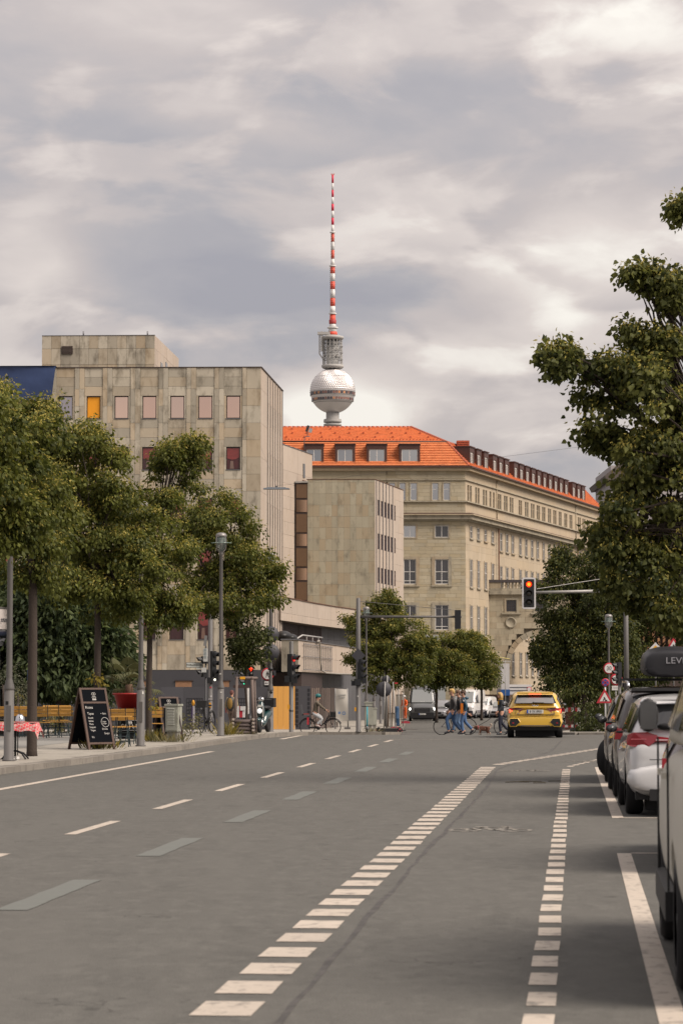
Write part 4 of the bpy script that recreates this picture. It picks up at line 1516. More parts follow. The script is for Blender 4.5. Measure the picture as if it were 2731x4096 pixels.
for z0, z1, zz0, nwin in ((1995, 1968, None, 52), (2043, 2016, None, 48)):
 zt_, zb_ = tz(z1), tz(z0)
 zm = (zt_ + zb_) / 2
 rm = math.sqrt(Rs ** 2 - (zm - zc_s) ** 2)
 part('window_ring', MB().lathe([(rm * .985, zb_ - .35), (rm * 1.02, zb_ - .2), (rm * 1.01, zb_), (rm * 1.003, zb_ + .01), (rm * 1.003, zt_ - .01), (rm * 1.03, zt_), (rm * 1.03, zt_ + .35), (rm * .99, zt_ + .6)], 48), m_tgrey, tv)
 for mi, mt in enumerate(m_twin):
  pass
 pm3 = [MB().box((0, 0, 0), (2 * PI * rm / nwin * .74, .4, zt_ - zb_ - .5)).mesh('window', mt) for mt in m_twin]
 for k in range(nwin):
  a = 2 * PI * (k + .5) / nwin
  if math.sin(a) > .25:
   continue
  o = link('window', pm3[rg.choice((0, 0, 0, 1, 2, 2))], tv, (rm * 1.005 * math.cos(a), rm * 1.005 * math.sin(a), zm), a + PI / 2)
for zz in (1838, 2058, 1770):
 zm = tz(zz)
 rm = math.sqrt(max(Rs ** 2 - (zm - zc_s) ** 2, 1))
 part('sphere_ring', MB().lathe([(rm, zm - .2), (rm * 1.012, zm - .15), (rm * 1.012, zm + .15), (rm, zm + .2)], 48), m_tgrey, tv)
part('cage_core', MB().lathe([(tr(150), tz(1765)), (tr(150), tz(1740)), (tr(112), tz(1735)), (tr(112), tz(1510))], 24), m_tgrey, tv)
part('cage_base', MB().lathe([(tr(170), tz(1762)), (tr(190), tz(1752)), (tr(190), tz(1735)), (tr(150), tz(1734))], 28), m_tc, tv)
for i, zz in enumerate((1690, 1662, 1632, 1605, 1578, 1548)):
 wd = 176 if i % 2 == 0 else 150
 part('cage_ring', MB().lathe([(tr(wd - 12), tz(zz)), (tr(wd), tz(zz)), (tr(wd), tz(zz - 5)), (tr(wd - 12), tz(zz - 5))], 28), m_tc if i % 2 else m_tgrey, tv)
for k in range(16):
 a = 2 * PI * (k + .3) / 16
 part('cage_post', MB().tube([(tr(168) * math.cos(a), tr(168) * math.sin(a), tz(1740)), (tr(160) * math.cos(a), tr(160) * math.sin(a), tz(1510))], .28, 5), m_tc, tv)
for k in range(14):
 a = 2 * PI * k / 14 + .1
 zz = tz(rg.choice((1560, 1590, 1620, 1650, 1680)))
 part('dish', MB().lathe([(.1, 0), (1.1, .3), (1.2, .5), (0, .2)], 10, c=(tr(140) * math.cos(a), tr(140) * math.sin(a), zz)), m_twhite, tv)
part('cage_roof', MB().lathe([(tr(160), tz(1517)), (tr(190), tz(1508)), (tr(190), tz(1490)), (tr(120), tz(1480))], 28), m_tc, tv)
q = MB().box((-tr(185), -2, (tz(1452) + tz(1640)) / 2 + 1), (1.6, 2, tz(1470) - tz(1640)))
q.box((-tr(150), -2, tz(1465)), (9, 3, 2.0))
q.tube([(-tr(225), -2, tz(1470)), (-tr(225), -2, tz(1640)), (-tr(170), -2, tz(1680))], .5, 5)
part('maintenance_crane', q, m_tc, tv)
stripes = [(1480, 1450, 84, 76, 'r'), (1450, 1419, 74, 64, 'w'), (1412, 1383, 62, 52, 'w'), (1383, 1300, 52, 48, 'r'), (1293, 1231, 46, 44, 'w'), (1231, 1161, 42, 41, 'r'), (1161, 1087, 41, 41, 'w'), (1087, 1019, 40, 40, 'r'), (1019, 951, 40, 40, 'w'), (951, 893, 39, 39, 'r'),
   (884, 824, 38, 24, 'w'), (824, 751, 27, 27, 'r'), (751, 681, 26, 26, 'w'), (681, 608, 26, 26, 'r'), (600, 534, 24, 22, 'w'), (534, 475, 23, 23, 'c'), (475, 413, 21, 21, 'w'), (413, 356, 23, 22, 'c'), (356, 296, 18, 18, 'w'), (296, 237, 19, 19, 'c'), (237, 176, 16, 16, 'w'), (176, 108, 18, 18, 'c')]
for z0, z1, w0, w1, c_ in stripes:
 part('antenna_section', MB().lathe([(tr(w0), tz(z0)), (tr(w1), tz(z1))], 16), {'r': m_tred, 'w': m_twhite, 'c': m_tred2}[c_], tv)
for z0, wd in ((1419, 94), (1298, 66), (890, 58), (603, 48)):
 part('platform', MB().lathe([(tr(20), tz(z0 + 5)), (tr(wd), tz(z0)), (tr(wd), tz(z0 - 9)), (tr(wd - 8), tz(z0 - 9)), (tr(wd - 8), tz(z0 - 3)), (tr(20), tz(z0 - 4))], 16), m_twhite, tv)
part('drum_ring', MB().lathe([(tr(60), tz(1380)), (tr(62), tz(1375)), (tr(62), tz(1348)), (tr(54), tz(1345))], 16), M('antenna_dark_red', (0.30, 0.03, 0.03), 0.6), tv)
q = MB()
for zz in list(range(620, 820, 14)) + list(range(905, 1225, 17)):
 wd = tr(36 if zz < 830 else 50)
 q.box((0, 0, tz(zz)), (2 * wd, .5, .35))
 q.box((0, 0, tz(zz)), (.5, 2 * wd, .35))
part('antenna_rungs', q, m_tgrey, tv, kind='stuff')
q = MB()
for k in range(6):
 a = 2 * PI * k / 6
 q.tube([(tr(14) * math.cos(a), tr(14) * math.sin(a), tz(108)), (tr(30) * math.cos(a), tr(30) * math.sin(a), tz(96))], .22, 4)
part('tip_rods', q, m_tred, tv)
# ---------------------------------------------------------------- buildings at the right, mostly behind the trees
m_ren = M('pale_grey_render', (0.33, 0.31, 0.31), 0.9, var=0.06, scale=0.4)
p0 = ray(2441, 1870, 330)
base = Vector((p0.x, 330, -1.6))
fw2 = thing('grey_firewall_building', 'blank pale grey firewall with a dark concrete band behind the right hand trees', 'building', base)
zt = hz(1862, 330)
q = MB().span((0, 0, 0), (12, 20, zt + 1.6))
part('firewall', q, m_ren, fw2)
q = MB().span((.05, -.12, hz(2040, 330) + 1.6), (12, 0.05, hz(2013, 330) + 1.6))
part('concrete_band', q, M('dark_band', (0.15, 0.14, 0.13), 0.8, var=0.2), fw2)
q = MB().extr([(-.8, -.4, zt + .3), (1.5, -.4, zt + 2.2), (12, -.4, zt + 2.2), (12, -.4, zt + 1.6), (-.5, -.4, zt + 1.6 - 1.9)], (0, 21, 0))
part('roof', q, M('brown_roof_edge', (0.09, 0.075, 0.065), 0.7), fw2)
p0 = ray(2385, 2075, 360)
base = Vector((p0.x, 360, -1.6))
of2 = thing('office_behind', 'pale office block with dark windows and a railing seen between the ministry and the firewall', 'building', base)
zt = hz(2078, 360) + 1.6
part('wall', MB().span((-2, 0, 0), (4, 16, zt)), m_ren, of2)
for j in range(5):
 for x0, x1 in ((-1.0, .25), (.8, 1.65)):
  zw = zt - .6 - j * 4.2
  w0 = MB().span((x0 - .08, -.06, zw - 1.9), (x1 + .08, .0, zw + .1))
  f_ = part('window', w0, m_ren, of2)
  part('pane', MB().span((x0, -.08, zw - 1.8), (x1, -.061, zw)), m_dkgl, f_)
q = MB().span((-2, .3, zt), (4, .34, zt + 1.4))
part('glass_railing', q, M('pale_glass', (0.5, 0.5, 0.5), 0.2), of2)
q = MB().box((.7, .2, zt + .5), (.7, .3, .9), rz=.3).ball((.8, .1, zt + 1.0), .3)
part('satellite_dish', q, m_twhite, of2)
p0 = ray(2520, 2600, 138)
base = Vector((p0.x, 138, gz(138)))
tim = thing('slatted_building', 'dark brick building with vertical timber slats at the right behind the street trees', 'building', base)
part('wall', MB().span((-.2, 0, -.4), (14, 14, 7.5)), M('dark_brick', (0.055, 0.038, 0.032), 0.85, var=0.25, scale=5), tim)
for i in range(26):
 ubox('timber_slat', M('timber_slat', (0.25, 0.125, 0.06), 0.7, rnd=0.2), (.1 + i * .27, -.07, 4.9), (.13, .14, 1.5), tim)
part('floor_slab', MB().span((-.3, -.25, 3.9), (14, 0, 4.15)), m_trim, tim)
part('floor_slab', MB().span((-.3, -.25, 5.66), (14, 0, 5.9)), m_trim, tim)
p0 = ray(2278, 2800, 128)
pier = thing('brick_pier', 'square red brown pier behind a red and white barrier at the far corner', 'pier', (p0.x, 128, gz(128) + KH))
q = MB().span((-.21, -.21, 0), (.21, .21, 1.75))
q.span((-.26, -.26, 1.75), (.26, .26, 1.86)).span((-.26, -.26, 0), (.26, .26, .12))
part('shaft', q, M('red_brown_brick', (0.125, 0.055, 0.04), 0.8, var=0.25, scale=8, stretch=(1, 1, 3)), pier)
# ================================================================ trees and plants
def leafmat(name, dark, light, trans=0.35, rough=0.55):
 m = bpy.data.materials.new(name)
 m.use_nodes = True
 t = m.node_tree
 n = t.nodes
 b = n['Principled BSDF']
 at = n.new('ShaderNodeAttribute')
 at.attribute_name = 'rnd'
 rp = n.new('ShaderNodeValToRGB')
 e = rp.color_ramp.elements
 e[0].color = (*dark, 1)
 e[1].color = (*light, 1)
 t.links.new(at.outputs['Fac'], rp.inputs[0])
 t.links.new(rp.outputs[0], b.inputs['Base Color'])
 b.inputs['Roughness'].default_value = rough
 b.inputs['Specular IOR Level'].default_value = 0.18
 tr = n.new('ShaderNodeBsdfTranslucent')
 hs = n.new('ShaderNodeHueSaturation')
 hs.inputs['Value'].default_value = 1.3
 hs.inputs['Saturation'].default_value = 1.1
 t.links.new(rp.outputs[0], hs.inputs['Color'])
 t.links.new(hs.outputs[0], tr.inputs['Color'])
 mx = n.new('ShaderNodeMixShader')
 mx.inputs[0].default_value = trans
 t.links.new(b.outputs[0], mx.inputs[1])
 t.links.new(tr.outputs[0], mx.inputs[2])
 t.links.new(mx.outputs[0], n['Material Output'].inputs['Surface'])
 _mats[name] = m
 return m
m_bark = M('dark_bark', (0.040, 0.030, 0.024), 0.9, var=0.3, scale=9, stretch=(1, 1, 0.25), bump=0.6, bscale=25)
m_leaf = leafmat('linden_leaf', (0.032, 0.043, 0.011), (0.128, 0.138, 0.030))
m_leaf_dk = leafmat('dark_leaf', (0.020, 0.028, 0.010), (0.078, 0.088, 0.024), 0.3)
m_leaf_ch = leafmat('chestnut_leaf', (0.026, 0.042, 0.020), (0.092, 0.115, 0.045), 0.35)
m_leaf_br = leafmat('linden_near_leaf', (0.030, 0.040, 0.014), (0.145, 0.152, 0.043), 0.40)
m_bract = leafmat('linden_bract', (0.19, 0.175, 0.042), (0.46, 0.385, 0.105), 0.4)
m_yleaf = leafmat('sucker_leaf', (0.13, 0.12, 0.025), (0.30, 0.23, 0.05), 0.4)
m_olive = leafmat('olive_leaf', (0.085, 0.095, 0.065), (0.18, 0.185, 0.13), 0.3)
m_dry = leafmat('dry_grass', (0.12, 0.105, 0.045), (0.26, 0.22, 0.11), 0.3)
m_bush = leafmat('bush_leaf', (0.06, 0.062, 0.028), (0.18, 0.165, 0.075), 0.3)
def leaves_mesh(name, P, D, S, mats, mi, rnd, W, fold=0.25, hexa=False):
 """P leaf bases, D unit directions (base to tip), S lengths, W width ratio, mi material slot, rnd tone"""
 n = len(P)
 rs = np.random.RandomState(n % 1000 + 7)
 a = rs.normal(size=(n, 3))
 side = np.cross(D, a)
 side /= np.linalg.norm(side, axis=1)[:, None] + 1e-9
 nor = np.cross(side, D)
 Ls = S[:, None]
 w = (S * W)[:, None]
 if hexa:
  pts = [P, P + D * Ls * .12 + side * w * .42 + nor * w * fold, P + D * Ls * .45 + side * w * .5 + nor * w * fold * 1.1, P + D * Ls - nor * Ls * .12, P + D * Ls * .45 - side * w * .5 + nor * w * fold * 1.1, P + D * Ls * .12 - side * w * .42 + nor * w * fold]
  V = np.stack(pts, 1).reshape(-1, 3)
  idx = np.arange(n)[:, None] * 6
  Fc = np.concatenate([idx + np.array([[0, 1, 2, 3]]), idx + np.array([[0, 3, 4, 5]])], 1).reshape(-1, 4)
  rep = 2
 else:
  pts = [P, P + D * Ls * .4 + side * w * .5 + nor * w * fold, P + D * Ls, P + D * Ls * .4 - side * w * .5 + nor * w * fold]
  V = np.stack(pts, 1).reshape(-1, 3)
  Fc = np.arange(n * 4).reshape(-1, 4)
  rep = 1
 me = bpy.data.meshes.new(name)
 nf = len(Fc)
 me.vertices.add(len(V))
 me.vertices.foreach_set('co', V.astype(np.float32).ravel())
 me.loops.add(nf * 4)
 me.loops.foreach_set('vertex_index', Fc.astype(np.int32).ravel())
 me.polygons.add(nf)
 me.polygons.foreach_set('loop_start', np.arange(0, nf * 4, 4, dtype=np.int32))
 me.polygons.foreach_set('loop_total', np.full(nf, 4, dtype=np.int32))
 for m in mats:
  me.materials.append(m)
 me.polygons.foreach_set('material_index', np.repeat(mi, rep).astype(np.int32))
 at = me.attributes.new('rnd', 'FLOAT', 'FACE')
 at.data.foreach_set('value', np.repeat(rnd, rep).astype(np.float32))
 me.update(calc_edges=True)
 return me
def crown_points(ells, dens, rs, shell=.5):
 """clump centres spread through ellipsoids (c, r), more of them towards the surface; returns centres and outward directions"""
 cs, ds = [], []
 for c, r in ells:
  vol = r[0] * r[1] * r[2]
  n = max(5, int(dens * vol ** (2 / 3)))
  v = rs.normal(size=(n, 3))
  v /= np.linalg.norm(v, axis=1)[:, None]
  rad = shell + (1 - shell) * rs.rand(n) ** .6
  rad *= 1 + rs.normal(size=n) * .07
  cs.append(np.array(c) + v * rad[:, None] * np.array(r))
  ds.append(v)
 return np.concatenate(cs), np.concatenate(ds)
def foliage(ells, seed, dens=24, per=60, sig=.24, size=.12, W=.75, mats=None, bract=.12, droop=.9, hexa=False, shell=.5, name='crown'):
 rs = np.random.RandomState(seed)
 cc, cd = crown_points(ells, dens, rs, shell)
 n = len(cc)
 k = np.repeat(np.arange(n), per)
 csz = rs.uniform(.6, 1.3, n)
 off = np.clip(rs.normal(size=(n * per, 3)), -1.8, 1.8) * sig * csz[k][:, None]
 off[:, 2] *= .75
 off += cd[k] * (rs.rand(n * per) * sig)[:, None]
 P = cc[k] + off
 D = cd[k] * .35 + off / (sig + 1e-6) * .28 + rs.normal(size=(n * per, 3)) * .45
 D[:, 2] -= droop
 D /= np.linalg.norm(D, axis=1)[:, None]
 S = size * rs.uniform(.6, 1.25, n * per)
 tone = np.clip(.5 + rs.normal(size=n)[k] * .18 + rs.normal(size=n * per) * .22, 0, 1)
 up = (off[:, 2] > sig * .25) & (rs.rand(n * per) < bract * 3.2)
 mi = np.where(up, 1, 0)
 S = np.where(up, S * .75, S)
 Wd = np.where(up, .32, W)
 return leaves_mesh(name, P, D, S, mats, mi, tone, Wd, hexa=hexa), cc
def make_tree(name, label, loc, trunk_r, trunk_h, ells, seed, group=None, mats=None, lean=(0, 0), limbs=14, twig=60, trunk_mat=None, grow=1.0, sprigs=4, **kw):
 ells = [(c, tuple(v * grow for v in r)) for c, r in ells]
 rq = random.Random(seed * 7)
 extra = []
 for c, r in ells:
  for _ in range(sprigs):
   a, b_ = rq.uniform(0, 2 * PI), rq.uniform(-.7, 1.2)
   d = (math.cos(a) * math.cos(b_), math.sin(a) * math.cos(b_), math.sin(b_))
   s_ = rq.uniform(.16, .32)
   extra.append((tuple(c[i] + d[i] * r[i] * 1.05 for i in range(3)), (r[0] * s_ * 1.4, r[1] * s_ * 1.4, r[2] * s_)))
 ells = ells + extra
 t = thing(name, label, 'tree', loc, 0, group)
 me, cc = foliage(ells, seed, mats=mats, **kw)
 link('crown', me, t)
 rs = random.Random(seed)
 ctr = np.mean([e[0] for e in ells], axis=0)
 q = MB()
 top = Vector((ctr[0], ctr[1], ctr[2] + .4))
 th = Vector((lean[0], lean[1], trunk_h))
 q.tube([(0, 0, -.1), (0, 0, .12), th * .35 + Vector((rs.uniform(-.02, .02), 0, .1)), th * .7 + Vector((rs.uniform(-.03, .03), 0, 0)), th, th.lerp(top, .5), top], [trunk_r * 1.3, trunk_r * 1.08, trunk_r, trunk_r * .92, trunk_r * .85, trunk_r * .55, trunk_r * .2], 9)
 part('trunk', q, trunk_mat or m_bark, t)
 b = MB()
 order = list(range(len(cc)))
 rs.shuffle(order)
 for i in order[:limbs]:
  e = Vector(cc[i])
  s0 = th.lerp(top, rs.uniform(0, .6))
  mid = s0.lerp(e, .5) + Vector((0, 0, .12 * (e - s0).length))
  b.tube([s0, mid, e], [trunk_r * .34, trunk_r * .2, .012], 5)
 for i in order[limbs:limbs + twig]:
  e = Vector(cc[i])
  s0 = th.lerp(top, rs.uniform(.1, .9)).lerp(e, .45)
  b.tube([s0, s0.lerp(e, .5) + Vector((rs.uniform(-.1, .1), rs.uniform(-.1, .1), .08)), e], [.022, .016, .006], 4)
 part('limbs', b, trunk_mat or m_bark, t)
 return t
def E(px, py, Y, loc, rx, rz, dy=0.0, ry=None):
 """ellipsoid lobe of a crown, centred where the photo shows it at the tree's distance"""
 p = ray(px, py, Y + dy)
 k = Y / F
 return ((p.x - loc.x, p.y - loc.y, p.z - loc.z), (rx * k, (ry if ry is not None else rx * k), rz * k))
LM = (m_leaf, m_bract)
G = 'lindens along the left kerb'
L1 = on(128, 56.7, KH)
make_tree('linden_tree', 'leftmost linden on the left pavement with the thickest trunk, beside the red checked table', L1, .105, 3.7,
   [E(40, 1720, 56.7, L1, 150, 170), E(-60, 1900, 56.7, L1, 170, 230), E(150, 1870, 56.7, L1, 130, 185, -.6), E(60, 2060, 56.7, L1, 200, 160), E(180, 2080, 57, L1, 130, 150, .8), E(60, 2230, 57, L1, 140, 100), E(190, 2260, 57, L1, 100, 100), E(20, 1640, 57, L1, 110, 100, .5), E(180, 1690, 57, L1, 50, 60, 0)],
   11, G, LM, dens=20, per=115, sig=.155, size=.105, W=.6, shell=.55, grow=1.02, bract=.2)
L2 = on(388, 63.5, KH)
make_tree('linden_tree', 'linden on the left pavement standing right behind the large chalkboard', L2, .085, 3.6,
   [E(350, 1800, 63.5, L2, 100, 80), E(415, 1910, 63.5, L2, 95, 105), E(300, 1930, 63.5, L2, 120, 130), E(500, 2120, 63.5, L2, 120, 130), E(500, 2300, 63.5, L2, 120, 100), E(390, 2080, 63.5, L2, 170, 160), E(420, 2230, 63.5, L2, 140, 120), E(270, 2120, 64, L2, 110, 140, .6), E(390, 2370, 63.5, L2, 120, 90), E(300, 2290, 63.5, L2, 100, 110), E(480, 2400, 63.5, L2, 70, 55), E(280, 1780, 63.5, L2, 60, 60)],
   12, G, LM, dens=20, per=115, sig=.155, size=.105, W=.6, shell=.55, grow=1.02, bract=.2)
L3 = on(596, 72.6, KH)
make_tree('linden_tree', 'linden on the left pavement between the second grey lamp post and the utility cabinet', L3, .085, 3.5,
   [E(700, 1810, 72.6, L3, 85, 50), E(690, 1890, 72.6, L3, 65, 70), E(610, 2060, 72.6, L3, 105, 95), E(570, 2170, 72.6, L3, 150, 150), E(640, 2290, 72.6, L3, 150, 130), E(520, 2310, 72.6, L3, 110, 110), E(745, 1800, 72.6, L3, 50, 32), E(600, 2440, 72.6, L3, 90, 70), E(690, 2440, 72.6, L3, 80, 50)],
   13, G, LM, dens=21, per=112, sig=.16, size=.11, W=.6, shell=.55, grow=1.02, bract=.2)
L4 = on(884, 84.0, KH)
make_tree('linden_tree', 'linden behind the third grey lamp post near the street corner', L4, .07, 3.6,
   [E(820, 2010, 84, L4, 80, 70), E(880, 2080, 84, L4, 110, 90), E(960, 2180, 84, L4, 80, 100), E(870, 2250, 84, L4, 150, 110), E(1010, 2330, 84, L4, 90, 90), E(930, 2400, 84, L4, 120, 80), E(820, 2370, 84, L4, 110, 100), E(780, 2130, 84, L4, 70, 80), E(1070, 2300, 84, L4, 45, 45)],
   14, G, LM, dens=21, per=112, sig=.16, size=.11, W=.6, shell=.55, grow=1.02, bract=.2)
L5 = on(985, 86, KH)
make_tree('young_street_tree', 'young dark narrow tree held by wooden stakes in a log planter', L5, .04, 2.1,
   [E(985, 2540, 86, L5, 62, 70), E(990, 2600, 86, L5, 52, 60), E(985, 2470, 86, L5, 45, 60), E(992, 2650, 86, L5, 32, 30)],
   15, None, (m_leaf_dk, m_leaf_dk), dens=58, per=44, sig=.14, size=.10, bract=0, limbs=8, twig=20)
L0 = Vector((-7.5, 50, KH))
make_tree('linden_tree', 'nearest linden of the left row, its leaves around the top of the near lamp post', L0, .10, 3.7,
   [E(-160, 1900, 50, L0, 230, 260), E(-60, 2080, 50, L0, 170, 130), E(20, 1960, 50, L0, 110, 160), E(-40, 1750, 50, L0, 130, 150), E(60, 2130, 50, L0, 60, 60)],
   10, G, LM, dens=30, per=110, sig=.15, size=.11, W=.6, shell=.5)
L6 = on(240, 92, KH)
make_tree('chestnut_tree', 'dark chestnut with big leaves behind the cafe seats', L6, .16, 1.6,
   [E(230, 2500, 92, L6, 170, 150), E(150, 2620, 92, L6, 120, 130, 5), E(330, 2600, 92, L6, 130, 150), E(250, 2690, 92, L6, 170, 70), E(420, 2690, 92, L6, 70, 60), E(220, 2370, 92, L6, 180, 120, 3), E(60, 2480, 92, L6, 130, 180, 7), E(430, 2570, 92, L6, 50, 45)],
   16, None, (m_leaf_ch, m_leaf_ch), dens=34, per=60, sig=.30, size=.26, W=.42, bract=0, droop=.7, hexa=True, grow=1.1)
L7 = on(1545, 146, KH)
G2 = 'lindens along the far left pavement'
make_tree('linden_tree', 'nearest linden beyond the junction, in front of the curved stone podium', L7, .10, 2.4,
   [E(1530, 2470, 146, L7, 80, 65), E(1555, 2400, 146, L7, 35, 40), E(1460, 2490, 146, L7, 60, 40), E(1600, 2540, 146, L7, 110, 90), E(1500, 2600, 146, L7, 95, 80), E(1640, 2650, 146, L7, 90, 90), E(1530, 2690, 146, L7, 100, 75), E(1430, 2640, 146, L7, 35, 25), E(1690, 2600, 146, L7, 55, 60)],
   17, G2, LM, dens=34, per=84, sig=.19, size=.145, W=.62, bract=.22, shell=.5, grow=1.0)
L8 = on(1745, 186, KH)
make_tree('linden_tree', 'yellowish linden above the dark grey van beyond the junction', L8, .10, 2.6,
   [E(1760, 2590, 186, L8, 80, 50), E(1800, 2650, 186, L8, 80, 60), E(1740, 2690, 186, L8, 70, 55), E(1870, 2560, 186, L8, 40, 35), E(1830, 2700, 186, L8, 60, 40)],
   18, G2, LM, dens=32, per=78, sig=.22, size=.17, W=.62, bract=.22, shell=.5, grow=1.0)
L9 = on(1925, 206, KH)
make_tree('linden_tree', 'linden in front of the archway, above the white vans', L9, .10, 2.4,
   [E(1900, 2590, 206, L9, 65, 60), E(1940, 2650, 206, L9, 65, 55), E(1900, 2700, 206, L9, 70, 50), E(1860, 2640, 206, L9, 50, 50), E(1955, 2710, 206, L9, 45, 35)],
   19, G2, LM, dens=32, per=76, sig=.23, size=.18, W=.62, bract=.22, shell=.5, grow=.9)
DM = (m_leaf_dk, m_bract)
G3 = 'dark street trees on the right'
L10 = on(2335, 124, KH)
make_tree('street_tree', 'broad dark tree behind the yellow car, under the overhead red signal', L10, .14, 1.7,
   [E(2280, 2300, 124, L10, 90, 75), E(2360, 2280, 124, L10, 80, 80), E(2260, 2420, 124, L10, 130, 90), E(2400, 2420, 124, L10, 140, 110), E(2265, 2540, 124, L10, 115, 90), E(2205, 2650, 124, L10, 75, 60), E(2330, 2640, 124, L10, 150, 100), E(2300, 2740, 124, L10, 150, 70), E(2440, 2560, 124, L10, 110, 120), E(2160, 2600, 124, L10, 32, 26), E(2250, 2240, 124, L10, 40, 40)],
   20, G3, DM, dens=30, per=90, sig=.20, size=.15, W=.65, bract=.08, shell=.5, grow=.92, sprigs=3)
L11 = on(2560, 128, KH)
make_tree('street_tree', 'dark tree behind the parked cars, next to the slatted building', L11, .14, 1.7,
   [E(2480, 2420, 128, L11, 110, 90), E(2600, 2360, 128, L11, 130, 110), E(2500, 2620, 128, L11, 110, 90), E(2680, 2430, 128, L11, 110, 120), E(2450, 2720, 128, L11, 110, 80), E(2560, 2720, 128, L11, 100, 60), E(2500, 2510, 128, L11, 80, 60), E(2680, 2650, 128, L11, 60, 60)],
   21, G3, DM, dens=32, per=90, sig=.20, size=.145, W=.65, bract=.05, shell=.45, grow=1.04)
L12 = Vector((8.1, 44, KH))
YN = 44
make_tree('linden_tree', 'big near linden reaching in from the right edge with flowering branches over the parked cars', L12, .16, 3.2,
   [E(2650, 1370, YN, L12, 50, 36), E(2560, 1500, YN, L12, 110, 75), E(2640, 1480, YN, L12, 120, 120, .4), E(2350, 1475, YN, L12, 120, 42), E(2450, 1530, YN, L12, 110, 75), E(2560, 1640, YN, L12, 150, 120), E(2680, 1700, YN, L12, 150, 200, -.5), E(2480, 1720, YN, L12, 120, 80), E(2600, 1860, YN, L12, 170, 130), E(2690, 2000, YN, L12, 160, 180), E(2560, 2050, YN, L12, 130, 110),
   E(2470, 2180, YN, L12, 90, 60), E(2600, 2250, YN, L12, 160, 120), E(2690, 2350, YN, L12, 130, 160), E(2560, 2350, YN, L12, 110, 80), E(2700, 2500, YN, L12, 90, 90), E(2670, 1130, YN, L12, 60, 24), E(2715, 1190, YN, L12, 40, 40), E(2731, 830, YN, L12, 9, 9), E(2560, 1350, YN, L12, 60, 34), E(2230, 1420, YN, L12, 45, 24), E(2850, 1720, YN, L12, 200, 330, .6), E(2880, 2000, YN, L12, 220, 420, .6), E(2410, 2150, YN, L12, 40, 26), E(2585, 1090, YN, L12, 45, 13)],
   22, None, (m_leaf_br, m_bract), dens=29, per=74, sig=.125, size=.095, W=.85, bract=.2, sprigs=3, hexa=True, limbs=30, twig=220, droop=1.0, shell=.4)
# ---------------------------------------------------------------- low plants
def plant(name, label, cat, loc, ells, seed, mats, group=None, stems=8, **kw):
 t = thing(name, label, cat, loc, 0, group)
 kw.setdefault('bract', 0)
 me, cc = foliage(ells, seed, mats=mats, name='foliage', **kw)
 link('foliage', me, t)
 q = MB()
 rs = random.Random(seed)
 for i in range(stems):
  e = Vector(cc[rs.randrange(len(cc))])
  q.tube([(e.x * .2, e.y * .2, -.02), e * .6 + Vector((0, 0, .03)), e], [.012, .009, .004], 4)
 part('stems', q, m_bark, t)
 return t
def tuft(name, label, loc, r, h, seed, mats, n=160, group=None, width=.05):
 """a clump of upright blades"""
 rs = np.random.RandomState(seed)
 P = rs.normal(size=(n, 3)) * np.array([r[0], r[1], 0])
 D = np.stack([P[:, 0] / r[0] * .35 + rs.normal(size=n) * .3, P[:, 1] / r[1] * .35 + rs.normal(size=n) * .3, np.full(n, 1.0)], 1)
 D /= np.linalg.norm(D, axis=1)[:, None]
 me = leaves_mesh('foliage', P, D, h * rs.uniform(.4, 1.1, n), mats, rs.randint(0, len(mats), n), rs.rand(n), np.full(n, width), .1)
 o = link(name, me, None, loc)
 return tag(o, label, 'plant', group)
p = on(735, 79, KH)
plant('bush', 'low tawny bush behind the grey utility cabinet', 'bush', p, [((0, 0, .35), (.40, .4, .38)), ((.25, 0, .25), (.35, .35, .28)), ((-.25, .1, .5), (.25, .25, .25))], 31, (m_bush, m_bush), dens=60, per=36, sig=.12, size=.08, W=.5)
tuft('weed_tuft', 'dry grass growing round the foot of the utility cabinet', on(690, 70.5, KH), (.22, .12), .32, 41, (m_dry, m_bush), 190)
tuft('weed_tuft', 'weeds between the trunk and the utility cabinet', on(625, 71.2, KH), (.22, .12), .40, 42, (m_bush, m_yleaf), 220, width=.10)
tuft('weed_tuft', 'yellow green weeds at the foot of the tree behind the chalkboard', on(395, 63.0, KH), (.2, .1), .28, 43, (m_yleaf, m_bush), 170, width=.16)
tuft('weed_tuft', 'dry weeds beside the lamp post in front of the log planter', on(905, 80.2, KH), (.12, .12), .55, 44, (m_dry, m_yleaf), 130, width=.07)
tuft('weed_tuft', 'dry grass along the front of the log planter', on(955, 81.0, KH), (.42, .06), .2, 45, (m_dry, m_bush), 190)
tuft('weed_tuft', 'grass at the foot of the tall grey cabinet beyond the junction', on(1490, 112.5, KH), (.25, .1), .25, 46, (m_bush, m_dry), 90)
for i, (px, py, Y, lab) in enumerate(((398, 2790, 63.3, 'topmost leafy shoots on the trunk behind the chalkboard'), (372, 2912, 63.2, 'lowest leafy shoots on the trunk behind the chalkboard'), (385, 2720, 63.3, 'yellow shoots high on the trunk behind the chalkboard'), (620, 2810, 72.2, 'leafy shoots on the trunk beside the utility cabinet'))):
 pp = ray(px, py, Y)
 o = link('sucker_shoots', foliage([((0, 0, 0), (.13, .1, .13))], 50 + i, mats=(m_yleaf, m_bush), dens=150, per=12, sig=.06, size=.10, W=.6, name='shoots', bract=.15)[0], None, pp)
 tag(o, lab, 'shoots')
m_tub = M('dark_tub', (0.022, 0.02, 0.02), 0.6)
m_lav = leafmat('lavender', (0.12, 0.11, 0.13), (0.22, 0.20, 0.24), 0.2)
